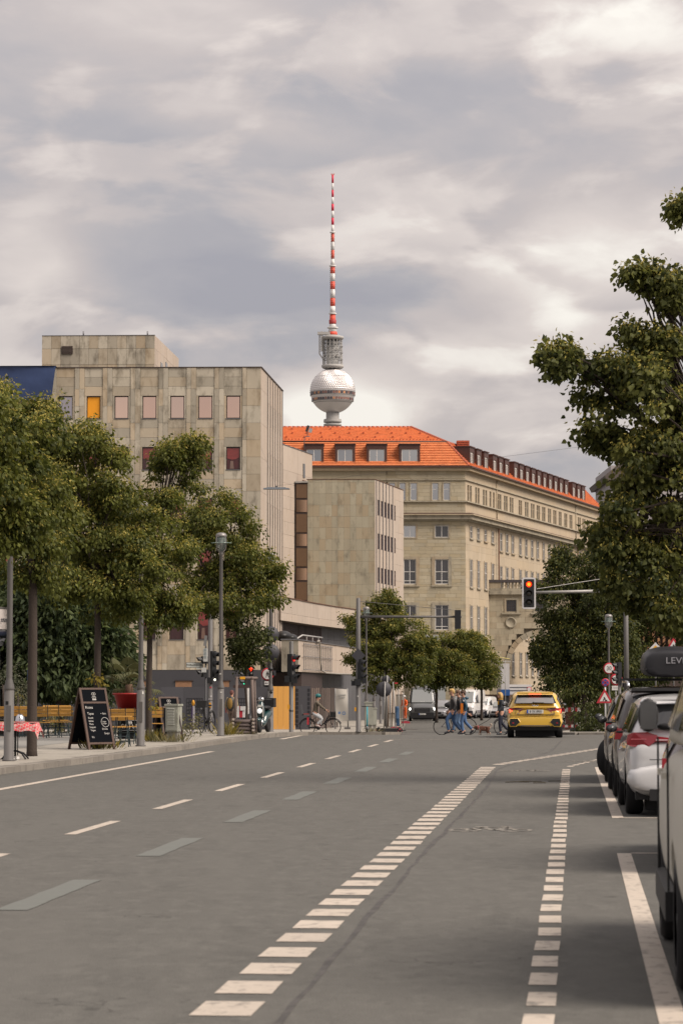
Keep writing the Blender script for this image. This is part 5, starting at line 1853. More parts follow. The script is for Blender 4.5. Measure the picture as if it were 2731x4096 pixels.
for i, (px, Y, h, lab) in enumerate(((12, 80, 1.9, 'potted olive tree at the left edge, left of the lamp post'), (72, 80, 1.5, 'potted olive tree right of the near lamp post'))):
 l = on(px, Y, KH)
 t_ = thing('potted_olive', lab, 'potted tree', l)
 part('tub', MB().lathe([(.18, 0), (.24, .45), (.26, .46), (.26, .5), (.21, .5), (.2, .42), (0, .42)], 14), m_tub, t_)
 part('trunk', MB().tube([(0, 0, .4), (.02, 0, h * .5), (0, 0, h * .8)], .03, 6), m_bark, t_)
 link('crown', foliage([((0, 0, h), (.36, .36, .42)), ((.1, 0, h - .3), (.3, .3, .25))], 60 + i, mats=(m_olive, m_olive), dens=90, per=26, sig=.12, size=.07, W=.25, bract=0, droop=.1)[0], t_)
l = on(88, 78.5, KH)
t_ = thing('planter', 'dark trough of grey lavender beside the potted olives', 'planter', l)
part('trough', MB().box((0, 0, .32), (.75, .3, .64)), m_tub, t_)
link('lavender', foliage([((0, 0, .78), (.36, .14, .12))], 66, mats=(m_lav, m_olive), dens=200, per=20, sig=.07, size=.07, W=.25, bract=.2, droop=-.5)[0], t_)
plant('shrub', 'yellow green shrub between the lavender and the first trunk', 'shrub', on(160, 81, KH), [((-.15, 0, .85), (.5, .3, .25)), ((.2, 0, .7), (.4, .3, .2)), ((-.4, 0, 1.1), (.3, .2, .25))], 67, (m_bush, m_yleaf), dens=60, per=26, sig=.12, size=.1, W=.5, bract=.1)
plant('hedge', 'low hedge behind the left group of wooden chairs', 'hedge', on(190, 84, KH), [((-1.2, 0, .35), (.7, .3, .35)), ((-.3, 0, .35), (.7, .3, .3)), ((.6, 0, .35), (.7, .3, .35)), ((1.3, 0, .3), (.5, .3, .35))], 68, (m_bush, m_leaf), dens=60, per=30, sig=.13, size=.09, W=.5, bract=.4)
plant('shrub', 'green shrub behind the chairs under the red planter', 'shrub', on(440, 82, KH), [((0, 0, .6), (.35, .3, .6)), ((.3, 0, .4), (.4, .3, .4))], 69, (m_bush, m_olive), dens=60, per=28, sig=.13, size=.09, W=.5, bract=.3)
plant('bush', 'green bush at the far right corner beside the sign poles', 'bush', on(2370, 116, KH), [((0, 0, .5), (.8, .5, .6)), ((.8, 0, .6), (.7, .5, .7)), ((1.4, .2, .5), (.7, .5, .6))], 70, (m_leaf_dk, m_leaf), dens=60, per=50, sig=.2, size=.13, W=.6, bract=.06)
plant('hedge', 'dark unclipped hedge under the right hand trees behind the pier', 'hedge', on(2400, 131, KH), [((-1.6 + .8 * i, 0, .7), (.6, .4, .75)) for i in range(6)], 71, (m_leaf_dk, m_leaf_dk), dens=46, per=40, sig=.2, size=.15, W=.6)
l = on(515, 76, KH)
PB = hz(2838, 76)
t_ = thing('red_planter', 'big round red plastic planter standing on the black barrel', 'planter', (l.x, 76, PB))
hh = hz(2772, 76) - PB
part('pot', MB().lathe([(.30, 0), (.42, hh * .9), (.46, hh * .9), (.46, hh), (.40, hh), (.38, hh * .8), (0, hh * .8)], 24), M('red_plastic', (0.30, 0.018, 0.016), 0.5, var=0.08), t_)
pz_ = PB + hh * .8
t_ = thing('palm', 'small fan palm growing in the red planter', 'palm', (l.x, 76, pz_))
part('trunk', MB().tube([(0, 0, -.05), (.02, 0, .16), (.0, 0, .34)], [.13, .12, .10], 9), M('palm_fibre', (0.09, 0.055, 0.035), 0.95, var=0.3, scale=12), t_)
rs_ = random.Random(77)
m_palm = leafmat('palm_frond', (0.085, 0.088, 0.040), (0.20, 0.19, 0.09), 0.3)
for k in range(22):
 a, el = 2 * PI * k / 22 + rs_.uniform(-.2, .2), rs_.uniform(-.35, 1.25)
 d = Vector((math.cos(a) * math.cos(el), math.sin(a) * math.cos(el), math.sin(el)))
 Ls = rs_.uniform(.38, .68)
 b0_ = Vector((0, 0, .32))
 e = b0_ + d * Ls
 stalk = MB().tube([b0_, e], [.012, .008], 4)
 sd_ = d.cross(Vector((0, 0, 1))).normalized()
 up_ = sd_.cross(d)
 for j in range(13):
  f = (j - 6) / 6 * 1.25
  dd = (d * math.cos(f) + sd_ * math.sin(f)).normalized()
  tip = e + dd * (.42 * (1 - .25 * abs(f))) - Vector((0, 0, .10 + .06 * abs(f)))
  w_ = sd_ * math.cos(f) * .026 - d * math.sin(f) * .026
  mid = e + dd * .22
  stalk.add([e, mid + w_, tip, mid - w_], [(0, 1, 2, 3)])
 part('frond', stalk, m_palm, t_)
# ================================================================ street furniture
m_pole = M('grey_pole_paint', (0.095, 0.090, 0.087), 0.55, var=0.12, scale=3, dirt=((0.08, 0.075, 0.07), 3, (1, 1, .3), .55, .75))
m_pole_lt = M('galvanised_pole', (0.23, 0.225, 0.215), 0.5, 0.3, var=0.12, scale=4)
m_black = M('black_housing', (0.012, 0.013, 0.015), 0.45)
m_lglass = M('lantern_glass', (0.20, 0.235, 0.225), 0.15, spec=0.6, alpha=0.6)
m_lcap = M('lantern_cap', (0.20, 0.19, 0.185), 0.45, 0.4)
m_ring = M('green_glass_ring', (0.30, 0.42, 0.38), 0.1, alpha=0.7, spec=0.7)
m_sticker = M('sticker', (0.5, 0.49, 0.46), 0.6)
G = 'round headed grey street lamps'
def lamp(label, px, Y, up=KH, H=6.0, r=0.10, name='street_lamp'):
 t = thing(name, label, 'street lamp', on(px, Y, up), 0, G)
 part('lower_shaft', MB().lathe([(r * 1.3, 0), (r * 1.3, .03), (r, .035), (r * .97, 1.40)], 16), m_pole, t)
 part('shaft', MB().lathe([(r * .97, 1.401), (r * 1.05, 1.42), (r * 1.03, 1.46), (r * .62, 1.62), (r * .60, 1.65), (r * .50, H - .62), (r * .62, H - .6), (r * .62, H - .5)], 16), m_pole, t)
 part('door', MB().box((0.01, -r * .985, .85), (r * .8, .012, .5)), m_pole, t)
 lan = part('lantern', MB().lathe([(.05, H - .50), (.09, H - .40), (.135, H - .34), (.145, H - .12), (.145, H - .06)], 16), m_lglass, t)
 part('cap', MB().lathe([(.165, H - .06), (.165, H - .02), (.15, H + .03), (.09, H + .065), (0, H + .075)], 16), m_lcap, lan)
 part('lamp_tube', MB().lathe([(.04, H - .42), (.045, H - .12), (0, H - .1)], 8), M('lamp_tube', (0.5, 0.48, 0.45), 0.4), lan)
 part('glass_ring', MB().lathe([(.15, H - .245), (.31, H - .245), (.31, H - .235), (.15, H - .235)], 20), m_ring, lan)
 q = MB()
 for k in range(4):
  a = PI / 4 + PI / 2 * k
  ca, sa = math.cos(a), math.sin(a)
  q.tube([(.06 * ca, .06 * sa, H - .52), (.18 * ca, .18 * sa, H - .42), (.205 * ca, .205 * sa, H - .3), (.205 * ca, .205 * sa, H - .12), (.16 * ca, .16 * sa, H - .04)], .011, 5)
 part('bracket', q, m_lcap, lan)
 return t
la = lamp('nearest street lamp at the far left, beside the red checked table', 36, 53.0, H=6.0)
lb = lamp('street lamp in front of the red planter and black barrel', 563, 66.0)
lc = lamp('street lamp beside the log planter, its lantern in the linden leaves', 883, 79.6)
ld = lamp('street lamp with two round sign backs beside the orange hoarding', 1082, 90.0, up=.10)
lamp('street lamp beyond the junction, nearest to the tall grey cabinet', 1465, 133, r=.09)
lamp('second street lamp beyond the junction, right of the tall grey cabinet', 1496, 152, r=.09)
lamp('farthest street lamp, half hidden in the podium linden', 1522, 166, r=.09)
lamp('street lamp on the right carrying a round 30 sign', 2435, 114, r=.08, H=4.95)
def sticker(root, z, r, ang, w_, h_, mat=None, name='sticker'):
 o = ubox(name, mat or m_sticker, (math.sin(ang) * r, -math.cos(ang) * r, z), (w_, .004, h_), root, ang)
 return o
sticker(lc, 1.85, .066, -.2, .05, .04)
sticker(lc, 1.3, .100, .1, .05, .03)
sticker(lb, 1.32, .100, .6, .04, .07)
sticker(la, 1.15, .102, -.3, .06, .07, m_black)
pw = ray(1105, 1955, 96)
t_ = thing('suspended_light', 'flat grey luminaire hung over the street in front of the office corner', 'street light', pw)
q = MB().box((0, 0, 0), (.92, .26, .05)).box((0, 0, .035), (.7, .2, .03)).box((.46, 0, -.01), (.06, .2, .03))
part('housing', q, M('luminaire_blue_grey', (0.17, 0.19, 0.215), 0.5), t_)
part('clamp', MB().box((0, 0, .075), (.1, .06, .06)), m_pole, t_)
w0 = CA - Vector((0, 0, 4.5))
q = MB().tube([w0 - pw, Vector((0, 0, .1)), Vector((14.0, -4, 1.6))], .004, 4)
part('span_wire', q, m_pole, t_)
m_lens_red = M('red_lens_lit', (0.9, 0.05, 0.01), 0.3, emit=1.0, emitcol=(1.0, 0.030, 0.006))
m_lens_core = M('red_lens_core', (0.9, 0.2, 0.02), 0.3, emit=1.3, emitcol=(1.0, 0.17, 0.01))
m_lens_dim = M('red_lens_dim', (0.5, 0.03, 0.02), 0.3, emit=0.5, emitcol=(1.0, 0.03, 0.02))
m_lens_off = M('lens_dark', (0.020, 0.018, 0.017), 0.2, spec=0.7)
m_lens_grn = M('green_lens_lit', (0.02, 0.5, 0.25), 0.3, emit=0.5, emitcol=(0.05, 1.0, 0.5))
m_white_sig = M('signal_border', (0.50, 0.49, 0.50), 0.5)
def head(root, n, c, rz, lens=None, rr=.10, vis=.17, border=False, name='signal_head'):
 """a traffic signal head facing -y before rotation, c its centre in the root's frame"""
 h = .30 * n * rr / .10 * .98
 w_ = .28 * rr / .10
 q = MB().box((0, .08, 0), (w_, .16, h))
 if border:
  q = MB().box((0, .05, 0), (w_ + .02, .14, h + .02))
 o = part(name, q, m_black, root, c, rz)
 if border:
  bw, bh, t_ = w_ + .18, h + .16, .055
  b = MB().box((0, .0, 0), (bw - .02, .02, bh - .02))
  part('backplate', b, m_black, o)
  b = MB()
  k = 8
  def rr_(hw, hh, r):
   return [(sx * (hw - r) + r * math.cos(a), sz * (hh - r) + r * math.sin(a)) for sx, sz, a0 in ((1, 1, 0), (-1, 1, PI / 2), (-1, -1, PI), (1, -1, 1.5 * PI)) for a in [a0 + PI / 2 * i / 4 for i in range(5)]]
  O_, I_ = rr_(bw / 2, bh / 2, .07), rr_(bw / 2 - t_, bh / 2 - t_, .03)
  n_ = len(O_)
  vs = [(x, -.014, z) for x, z in O_] + [(x, -.014, z) for x, z in I_] + [(x, .015, z) for x, z in O_]
  b.add(vs, [(i, (i + 1) % n_, n_ + (i + 1) % n_, n_ + i) for i in range(n_)] + [(i, 2 * n_ + i, 2 * n_ + (i + 1) % n_, (i + 1) % n_) for i in range(n_)])
  part('white_border', b, m_white_sig, o)
 for i in range(n):
  z = h / 2 - (i + .5) * h / n
  mt = (lens or {}).get(i, m_lens_off)
  part('lens', MB().lathe([(rr * .93, -.02), (rr * .8, -.035), (0, -.045)], 16, c=(0, 0, z), axis='Y'), mt, o)
  vs, fs = [], []
  K = 10
  for j in range(K + 1):
   a = -.35 + (PI + .7) * j / K
   x, zz = rr * 1.06 * math.cos(a), rr * 1.06 * math.sin(a)
   ln = vis * (.55 + .45 * max(0, math.sin(a)))
   vs += [(x, -.02, z + zz), (x, -.02 - ln, z + zz * .97), (x * 1.05, -.02, z + zz * 1.05), (x * 1.05, -.02 - ln, z + zz * 1.02)]
  for j in range(K):
   o0, o1 = j * 4, j * 4 + 4
   fs += [(o0, o1, o1 + 1, o0 + 1), (o0 + 2, o0 + 3, o1 + 3, o1 + 2), (o0 + 1, o1 + 1, o1 + 3, o0 + 3)]
  part('visor', MB().add(vs, fs), m_black, o)
 return o
YS_ = 92.0
sg = ray(2114, 2373, YS_)
mast = on(2505, YS_ + 1.5, KH)
t_ = thing('traffic_light', 'overhead traffic light with a white border showing red, hung on a long grey arm', 'traffic light', mast)
q = MB().tube([(0, 0, 0), (0, 0, 5.6)], [.10, .075], 12)
part('mast', q, m_pole, t_)
ap0, ap1 = ray(2140, 2370, YS_ + .2) - mast, ray(2500, 2362, YS_ + 1.5) - mast
part('arm', MB().tube([ap0 - (ap1 - ap0) * .06, ap1], [.05, .065], 10), m_pole_lt, t_)
part('stay_wire', MB().tube([ray(2145, 2356, YS_ + .2) - mast, ray(2505, 2300, YS_ + 1.5) - mast], .012, 5), m_pole_lt, t_)
hd = head(t_, 3, sg - mast, 0.0, {0: m_lens_red}, rr=.105, vis=.12, border=True)
part('lit_core', MB().lathe([(.062, -.048), (.05, -.056), (0, -.06)], 14, c=(0, 0, .309 - .0), axis='Y'), m_lens_core, hd)
b0_ = on(1433, 112.5, KH)
t_ = thing('traffic_light', 'traffic light mast beyond the junction, its arm carrying a black signal seen from behind', 'traffic light', b0_)
part('mast', MB().lathe([(.13, 0), (.13, .02), (.105, .03), (.10, 3.0), (.085, 5.62), (0, 5.66)], 12), m_pole, t_)
az_ = ray(1440, 2467, 112.5).z - b0_.z
part('arm', MB().tube([(.05, 0, az_), (ray(1845, 2468, 112.5).x - b0_.x, 0, az_)], [.055, .045], 10), m_pole, t_)
part('stay_wire', MB().tube([(.05, 0, 5.5), (ray(1850, 2466, 112.5).x - b0_.x, .05, az_ + .25)], .012, 5), m_pole, t_)
head(t_, 3, (ray(1829, 2478, 112.5).x - b0_.x, -.12, az_ - .12), PI, None, rr=.09, vis=.15)
head(t_, 3, (.16, -.02, ray(1437, 2679, 112.5).z - b0_.z), PI / 2 - .35, None, rr=.10, vis=.2)
ubox('control_box', m_black, (-.02, -.08, ray(1433, 2729, 112.5).z - b0_.z), (.28, .2, .26), t_)
ubox('ped_signal', m_black, (.24, -.02, ray(1433, 2723, 112.5).z - b0_.z), (.2, .2, .22), t_)
ubox('ped_signal', m_black, (-.2, -.02, ray(1433, 2733, 112.5).z - b0_.z), (.2, .2, .2), t_)
sticker(t_, 1.5, .10, -.2, .06, .06)
part('request_button', MB().box((-.13, -.02, .95), (.07, .12, .16)), M('button_amber', (0.55, 0.26, 0.02), 0.5), t_)
q = MB().box((0, 0, 0), (.42, .01, .42), ry=PI / 4)
part('sign_back', q, M('sign_back_grey', (0.036, 0.036, 0.043), 0.6), t_, (0, -.11, ray(1433, 2622, 112.5).z - b0_.z))
b0_ = on(1165, 88.2, KH - .02)
t_ = thing('traffic_light', 'traffic light in profile in front of the orange hoarding, facing right', 'traffic light', b0_)
part('post', MB().lathe([(.10, 0), (.10, .02), (.073, .03), (.07, 3.0), (.055, 3.02), (.05, 2.98), (0, 2.98)], 12), m_pole, t_)
part('cap', MB().tube([(0, 0, 2.9), (0, 0, 3.02)], .055, 10), m_black, t_)
head(t_, 3, (.07, 0, hz(2672, 88.2) - b0_.z), PI / 2 - .42, {0: m_lens_dim}, rr=.105, vis=.22)
ubox('ped_signal', m_black, (-.14, -.05, hz(2716, 88.2) - b0_.z), (.17, .17, .22), t_)
ubox('ped_signal', m_black, (.10, -.05, hz(2719, 88.2) - b0_.z), (.2, .17, .24), t_)
part('request_button', MB().box((-.09, -.01, .85), (.07, .10, .15)), _mats['button_amber'], t_)
part('clip', MB().lathe([(.078, .7), (.078, .74)], 10), m_black, t_)
b0_ = on(990, 89.0, KH - .02)
t_ = thing('pedestrian_light', 'pedestrian light showing a red standing man above the log planter', 'pedestrian light', b0_)
part('post', MB().lathe([(.09, 0), (.065, .03), (.06, 2.75), (0, 2.76)], 12), m_pole_lt, t_)
zz = hz(2683, 89) - b0_.z
hd = part('signal_head', MB().box((0, .06, 0), (.17, .14, .36)), m_black, t_, (.115, -.07, zz - .02))
mw_ = MB()
for c_, d_ in (((0, 0, .105 + .02), (.03, .006, .03)), ((0, 0, .075 + .01), (.024, .006, .05)), ((0, 0, .085), (.12, .006, .024)), ((0, 0, .045), (.036, .006, .05)), ((0, 0, .02), (.030, .006, .02))):
 mw_.box((c_[0], -.018, c_[2]), d_)
part('red_man', mw_, m_lens_red, hd)
part('glow_plate', MB().lathe([(.076, 0), (0, -.002)], 14, c=(0, -.012, .07), axis='Y'), M('red_lens_around', (0.06, 0.004, 0.004), 0.3), hd)
part('lower_lens', MB().lathe([(.07, 0), (0, -.01)], 14, c=(0, -.012, -.09), axis='Y'), m_lens_off, hd)
head(t_, 3, (-.09, 0, hz(2699, 89) - b0_.z), -PI / 2 + .35, {2: m_lens_grn}, rr=.085, vis=.19)
part('cross_bar', MB().box((-.03, .04, zz), (.1, .04, .03)), m_black, t_)
b0_ = on(841, 91.0, KH - .05)
t_ = thing('traffic_light', 'thick mast with signals seen from the side between the street name and the third lamp', 'traffic light', b0_)
part('mast', MB().lathe([(.13, 0), (.085, .03), (.08, 4.2), (0, 4.22)], 12), m_pole, t_)
head(t_, 3, (.14, 0, hz(2656, 91) - b0_.z), PI / 2 - .5, None, rr=.10, vis=.2)
ubox('control_box', m_black, (-.01, -.09, hz(2721, 91) - b0_.z), (.18, .16, .19), t_)
ubox('ped_signal', m_black, (.21, -.04, hz(2708, 91) - b0_.z), (.16, .16, .24), t_)
part('lit_lens', MB().lathe([(.04, 0), (0, -.01)], 12, c=(.16, -.13, hz(2719, 91) - b0_.z), axis='Y'), M('white_lens', (0.6, 0.6, 0.5), 0.3, emit=0.8, emitcol=(1, 1, .8)), t_)
m_back = _mats['sign_back_grey']
part('sign_edge', MB().box((-.17, -.02, hz(2563, 91) - b0_.z), (.10, .03, .36), ry=.12), M('sign_edge_grey', (0.17, 0.17, 0.17), 0.6), t_)
for z_, mt in ((1.55, 'graffiti_red'), (1.25, None), (1.15, None), (.9, None)):
 sticker(t_, z_, .083, rg.uniform(-.6, .6), .07, .05, M('graffiti_red', (0.3, 0.03, 0.05), 0.7) if mt else M('pale_tag', (0.33, 0.32, 0.33), 0.7))
part('request_button', MB().box((.0, -.10, .95), (.07, .07, .16)), _mats['button_amber'], t_)
b0_ = on(823, 89.0, KH - .05)
t_ = thing('street_name_sign', 'slim dark post with the Wilhelmstraße street name plate and two side signals', 'street sign', b0_)
part('post', MB().lathe([(.06, 0), (.032, .03), (.03, 2.9), (0, 2.92)], 10), M('dark_post', (0.035, 0.035, 0.038), 0.5), t_)
def zq(y): return hz(y, 89) - b0_.z
m_plate = M('street_plate', (0.36, 0.38, 0.36), 0.5)
pl_ = part('name_plate', MB().box((0, 0, 0), (.575, .022, .175)), M('plate_rim', (0.05, 0.05, 0.055), 0.5), t_, (-.375, -.02, zq(2660)), rz=.25)
part('plate_face', MB().box((0, -.012, 0), (.545, .004, .150)), m_plate, pl_)
text('lettering', 'Wilhelmstraße', .105, M('sign_ink', (0.02, 0.02, 0.02), 0.6), pl_, (0, -.0165, 0), (PI / 2, 0, 0), xs=.86)
part('house_number_plate', MB().box((-.24, -.02, zq(2674)), (.17, .015, .05), rz=.25), m_plate, t_)
part('banner_box', MB().box((-.01, -.06, zq(2620)), (.15, .10, .44)), M('pale_box', (0.40, 0.41, 0.40), 0.5), t_)
for k in range(3):
 ubox('box_slot', M('box_slot', (0.22, 0.25, 0.25), 0.4), (-.02, -.115, zq(2600 + 14 * k)), (.07, .006, .09), t_)
part('small_box', MB().box((-.06, -.07, zq(2680)), (.16, .08, .16)), _mats['pale_box'], t_)
head(t_, 1, (-.12, 0, zq(2640)), -PI / 2 + .4, None, rr=.085, vis=.19)
head(t_, 1, (-.12, 0, zq(2693)), -PI / 2 + .4, None, rr=.085, vis=.19)
# ---- round signs
m_sred = M('sign_red', (0.36, 0.022, 0.035), 0.5)
m_swhite = M('sign_white', (0.52, 0.51, 0.50), 0.5)
m_ink = _mats['sign_ink']
m_blue = M('sign_blue', (0.03, 0.06, 0.24), 0.5)
def disc(r, d=.012):
 return MB().lathe([(r, d), (r, 0), (0, 0)], 24, axis='Y')
def round_sign(name, label, pos, r, kind, rz=0.0, group=None):
 t = thing(name, label, 'road sign', pos, rz, group)
 part('back', disc(r), m_sred if kind != 'back' else m_back, t)
 if kind == 'back':
  return t
 part('face', MB().lathe([(r * .78, -.004), (0, -.004)], 24, axis='Y'), m_swhite if kind != 'stop' else m_blue, t)
 if kind == '30':
  text('number', '30', r * 1.0, m_ink, t, (0, -.008, 0), (PI / 2, 0, 0), xs=.9)
 if kind == 'stop':
  for a in (PI / 4, -PI / 4):
   part('red_bar', MB().box((0, -.007, 0), (r * 1.6, .004, r * .18), ry=a), m_sred, t)
 if kind == 'walk':
  q = MB().ball((0, -.008, r * .42), (r * .08, .004, r * .09), 8, 4)
  q.box((0, -.008, r * .16), (r * .17, .004, r * .34))
  for s in (-1, 1):
   q.box((s * r * .16, -.008, r * .12), (r * .07, .004, r * .36), ry=-s * .4)
   q.box((s * r * .15, -.008, -r * .25), (r * .09, .004, r * .55), ry=-s * .42)
  part('walking_man', q, m_ink, t)
 if kind == 'bar':
  part('bar', MB().box((0, -.008, 0), (r * .9, .004, r * .16)), m_ink, t)
 return t
round_sign('round_sign_reverse', 'upper of two round grey sign backs on the lamp post by the hoarding', ray(1083, 2538, 89.85), .28, 'back')
round_sign('round_sign_reverse', 'lower of two round grey sign backs on the lamp post by the hoarding', ray(1084, 2609, 89.85), .28, 'back')
o = round_sign('no_walking_sign', 'round red and white sign with a walking man, half behind the lamp post', ray(1070, 2697, 90.4), .215, 'walk')
q = MB().box((0, 0, 0), (.17, .012, .13))
pp = part('direction_plate', q, m_swhite, o, (-.02, 0, -.30))
part('arrow', MB().box((0, -.008, 0), (.10, .004, .014)).box((-.04, -.008, 0), (.03, .004, .04), ry=PI / 4), m_ink, pp)
part('side_box', MB().box((.22, .03, .04), (.12, .06, .17)), _mats['sign_back_grey'], o)
part('clamp', MB().lathe([(.09, -.06), (.09, .02)], 12, c=(.11, -.44, .20)), m_black, o)
o = round_sign('speed_sign', 'round red ringed sign with the number 30 on the right hand lamp', ray(2434, 2674, 113.8), .245, '30')
b0_ = on(2477, 110, KH)
t_ = thing('traffic_light', 'traffic light in profile at the right corner, facing left in front of the 30 sign', 'traffic light', b0_)
part('post', MB().lathe([(.1, 0), (.07, .03), (.065, hz(2652, 110) - b0_.z), (0, hz(2651, 110) - b0_.z)], 10), m_pole, t_)
head(t_, 3, (-.10, 0, hz(2692, 110) - b0_.z), -PI / 2 + .3, None, rr=.10, vis=.22)
ubox('ped_signal', m_black, (.1, -.05, hz(2729, 110) - b0_.z), (.22, .15, .15), t_)
b0_ = on(2420, 108, KH)
t_ = thing('works_sign_post', 'white post with a no stopping sign over a triangular roadworks sign', 'road sign', b0_)
part('post', MB().lathe([(.032, 0), (.032, hz(2718, 108) - b0_.z)], 10), M('white_post', (0.5, 0.5, 0.5), 0.5), t_)
zr = hz(2730, 108) - b0_.z
part('no_stopping_disc', disc(.17), m_sred, t_, (0, -.05, zr))
part('blue_disc', MB().lathe([(.135, 0), (0, 0)], 20, axis='Y'), m_blue, t_, (0, -.056, zr))
for a in (PI / 4, -PI / 4):
 part('red_bar', MB().box((0, 0, 0), (.28, .004, .035), ry=a), m_sred, t_, (0, -.062, zr))
zr = hz(2793, 108) - b0_.z
def tri(r, y):
 return MB().extr([(-r * .866, y, -r * .5), (r * .866, y, -r * .5), (0, y, r)], (0, .01, 0))
part('triangle', tri(.39, -.05), m_sred, t_, (-.03, 0, zr))
part('triangle_face', tri(.24, -.056), m_swhite, t_, (-.03, 0, zr))
q = MB().ball((-.02, -.064, .03), (.025, .004, .025), 8, 4).box((.0, -.064, -.02), (.06, .004, .06), ry=.5).box((-.05, -.064, -.07), (.03, .004, .08), ry=.3).box((.03, -.064, -.08), (.03, .004, .07)).box((.07, -.064, -.09), (.06, .004, .05))
part('digging_man', q, m_ink, t_, (-.03, 0, zr))
b0_ = on(2462, 115, KH)
t_ = thing('parking_sign_post', 'grey post with a round red ringed sign and a white plate beneath it', 'road sign', b0_)
part('post', MB().lathe([(.03, 0), (.03, hz(2695, 115) - b0_.z)], 8), m_pole_lt, t_)
zr = hz(2718, 115) - b0_.z
part('disc', disc(.27), m_sred, t_, (.02, -.05, zr))
part('face', MB().lathe([(.19, 0), (0, 0)], 20, axis='Y'), m_swhite, t_, (.02, -.056, zr))
zr = hz(2752, 115) - b0_.z
part('plate', MB().box((0, -.05, zr), (.34, .012, .19)), m_swhite, t_)
for k in range(2):
 part('plate_line', MB().box((0, -.058, zr + .03 - .05 * k), (.22, .003, .014)), M('faint_ink', (0.2, 0.2, 0.2), 0.6), t_)
b0_ = on(2296, 125, KH)
t_ = thing('no_entry_sign', 'round red ringed sign with a black bar beside the brick pier', 'road sign', b0_)
part('post', MB().lathe([(.03, 0), (.03, 2.0)], 8), m_pole, t_)
zr = hz(2780, 125) - b0_.z
part('disc', disc(.21), m_sred, t_, (-.03, -.05, zr)); part('face', MB().lathe([(.155, 0), (0, 0)], 20, axis='Y'), m_swhite, t_, (-.03, -.056, zr)); part('bar', MB().box((-.03, -.062, zr), (.2, .003, .03)), m_ink, t_)
b0_ = on(2115, 200, 0)
t_ = thing('far_round_sign', 'small far round white sign with a red rim above the yellow car roof', 'road sign', b0_)
part('post', MB().lathe([(.03, 0), (.03, 2.6)], 8), m_pole, t_)
zr = hz(2757, 200) - b0_.z
part('disc', disc(.19), m_sred, t_, (0, -.05, zr)); part('face', MB().lathe([(.145, 0), (0, 0)], 18, axis='Y'), m_swhite, t_, (0, -.056, zr))
b0_ = on(2622, 100, KH)
t_ = thing('priority_sign', 'yellow and white diamond priority sign among the leaves above the roof box', 'road sign', b0_)
part('post', MB().lathe([(.03, 0), (.03, hz(2570, 100) - b0_.z)], 8), m_pole, t_)
zr = hz(2597, 100) - b0_.z
part('diamond', MB().box((0, -.05, zr), (.36, .012, .36), ry=PI / 4), m_swhite, t_)
part('yellow_centre', MB().box((0, -.058, zr), (.21, .006, .21), ry=PI / 4), M('sign_yellow', (0.60, 0.30, 0.015), 0.5), t_)
b0_ = on(2694, 100, KH)
t_ = thing('children_sign', 'triangular red rimmed warning sign among the leaves at the right edge', 'road sign', b0_)
part('post', MB().lathe([(.03, 0), (.03, hz(2560, 100) - b0_.z)], 8), m_pole, t_)
zr = hz(2586, 100) - b0_.z
part('triangle', tri(.36, -.05), m_sred, t_, (0, 0, zr)); part('triangle_face', tri(.23, -.056), m_swhite, t_, (0, 0, zr))
part('figure', MB().ball((0, -.064, .05), (.03, .004, .03), 8, 4).box((0, -.064, -.02), (.07, .004, .12), ry=.3), m_ink, t_, (0, 0, zr))
for px, py, Y, r, lab in ((1544, 2718, 118, .185, 'smaller grey sign back on a post right of the tall cabinet'), (1535, 2757, 117, .34, 'larger grey sign back on a post right of the tall cabinet')):
 b0_ = on(px, Y, KH)
 t_ = thing('sign_back_post', lab, 'road sign', b0_)
 zr = hz(py, Y) - b0_.z
 part('post', MB().tube([(0, 0, 0), (.05, 0, zr + r)], .028, 8), m_pole_lt, t_)
 part('disc', disc(r), m_back, t_, (0, .05, zr))
 part('sticker', MB().box((.05, .03, zr - .1), (.06, .01, .08)), m_sticker, t_)
# ---- hoarding
G = 'dark printed panels of the hoarding'
m_hoard = M('hoarding_grey', (0.050, 0.050, 0.058), 0.6, var=0.08, scale=1.2, rnd=0.12)
m_hgrid = M('hoarding_print', (0.012, 0.012, 0.016), 0.6)
YH = 128.0
t_ = thing('hoarding', 'long dark grey site hoarding printed with black grids in front of the office', 'fence', on(700, YH, KH))
hb = Vector(t_.location)
x = ray(-60, 2750, YH).x
xe = ray(1088, 2750, YH).x
n = 13
for i in range(n):
 x0, x1 = x + (xe - x) * i / n, x + (xe - x) * (i + 1) / n
 pn = part('panel', MB().span((x0 + .006 - hb.x, 0, 0), (x1 - .006 - hb.x, .05, 2.04)), m_hoard, t_)
 if i % 3 != 1:
  g = MB()
  gw = (x1 - x0) * .72
  cx = (x0 + x1) / 2 - hb.x
  rgi = random.Random(i)
  for k in range(7):
   u = -gw / 2 + gw * k / 6
   g.box((cx + u, -.004, .95), (.03, .006, 1.1))
   g.box((cx, -.007, .42 + 1.06 * k / 6), (gw, .006, .035))
   if rgi.random() < .8:
    g.lathe([(.10, 0), (.07, 0)], 10, c=(cx + u * .8, -.011, .5 + rgi.random() * .9), axis='Y')
  part('printed_grid', g, m_hgrid, pn, kind='stuff')
xo = ray(1180, 2750, YH).x
n = 4
t_ = thing('orange_hoarding', 'bright orange board hoarding between the lamp post and the profile traffic light', 'fence', (xe, YH - .3, gz(YH) + KH))
for i in range(n):
 w_ = (xo - xe) / n
 part('board', MB().span((i * w_ + .004, 0, .02), ((i + 1) * w_ - .004, .05, 2.07)), M('orange_board', (0.56, 0.285, 0.065), 0.6, var=0.08, scale=2, stretch=(3, 1, .4), rnd=0.05), t_)
t_ = thing('dark_gate_hoarding', 'dark hoarding with a printed grid right of the orange boards', 'fence', (xo + .02, YH - .1, gz(YH) + KH))
w_ = ray(1243, 2750, YH).x - xo - .04
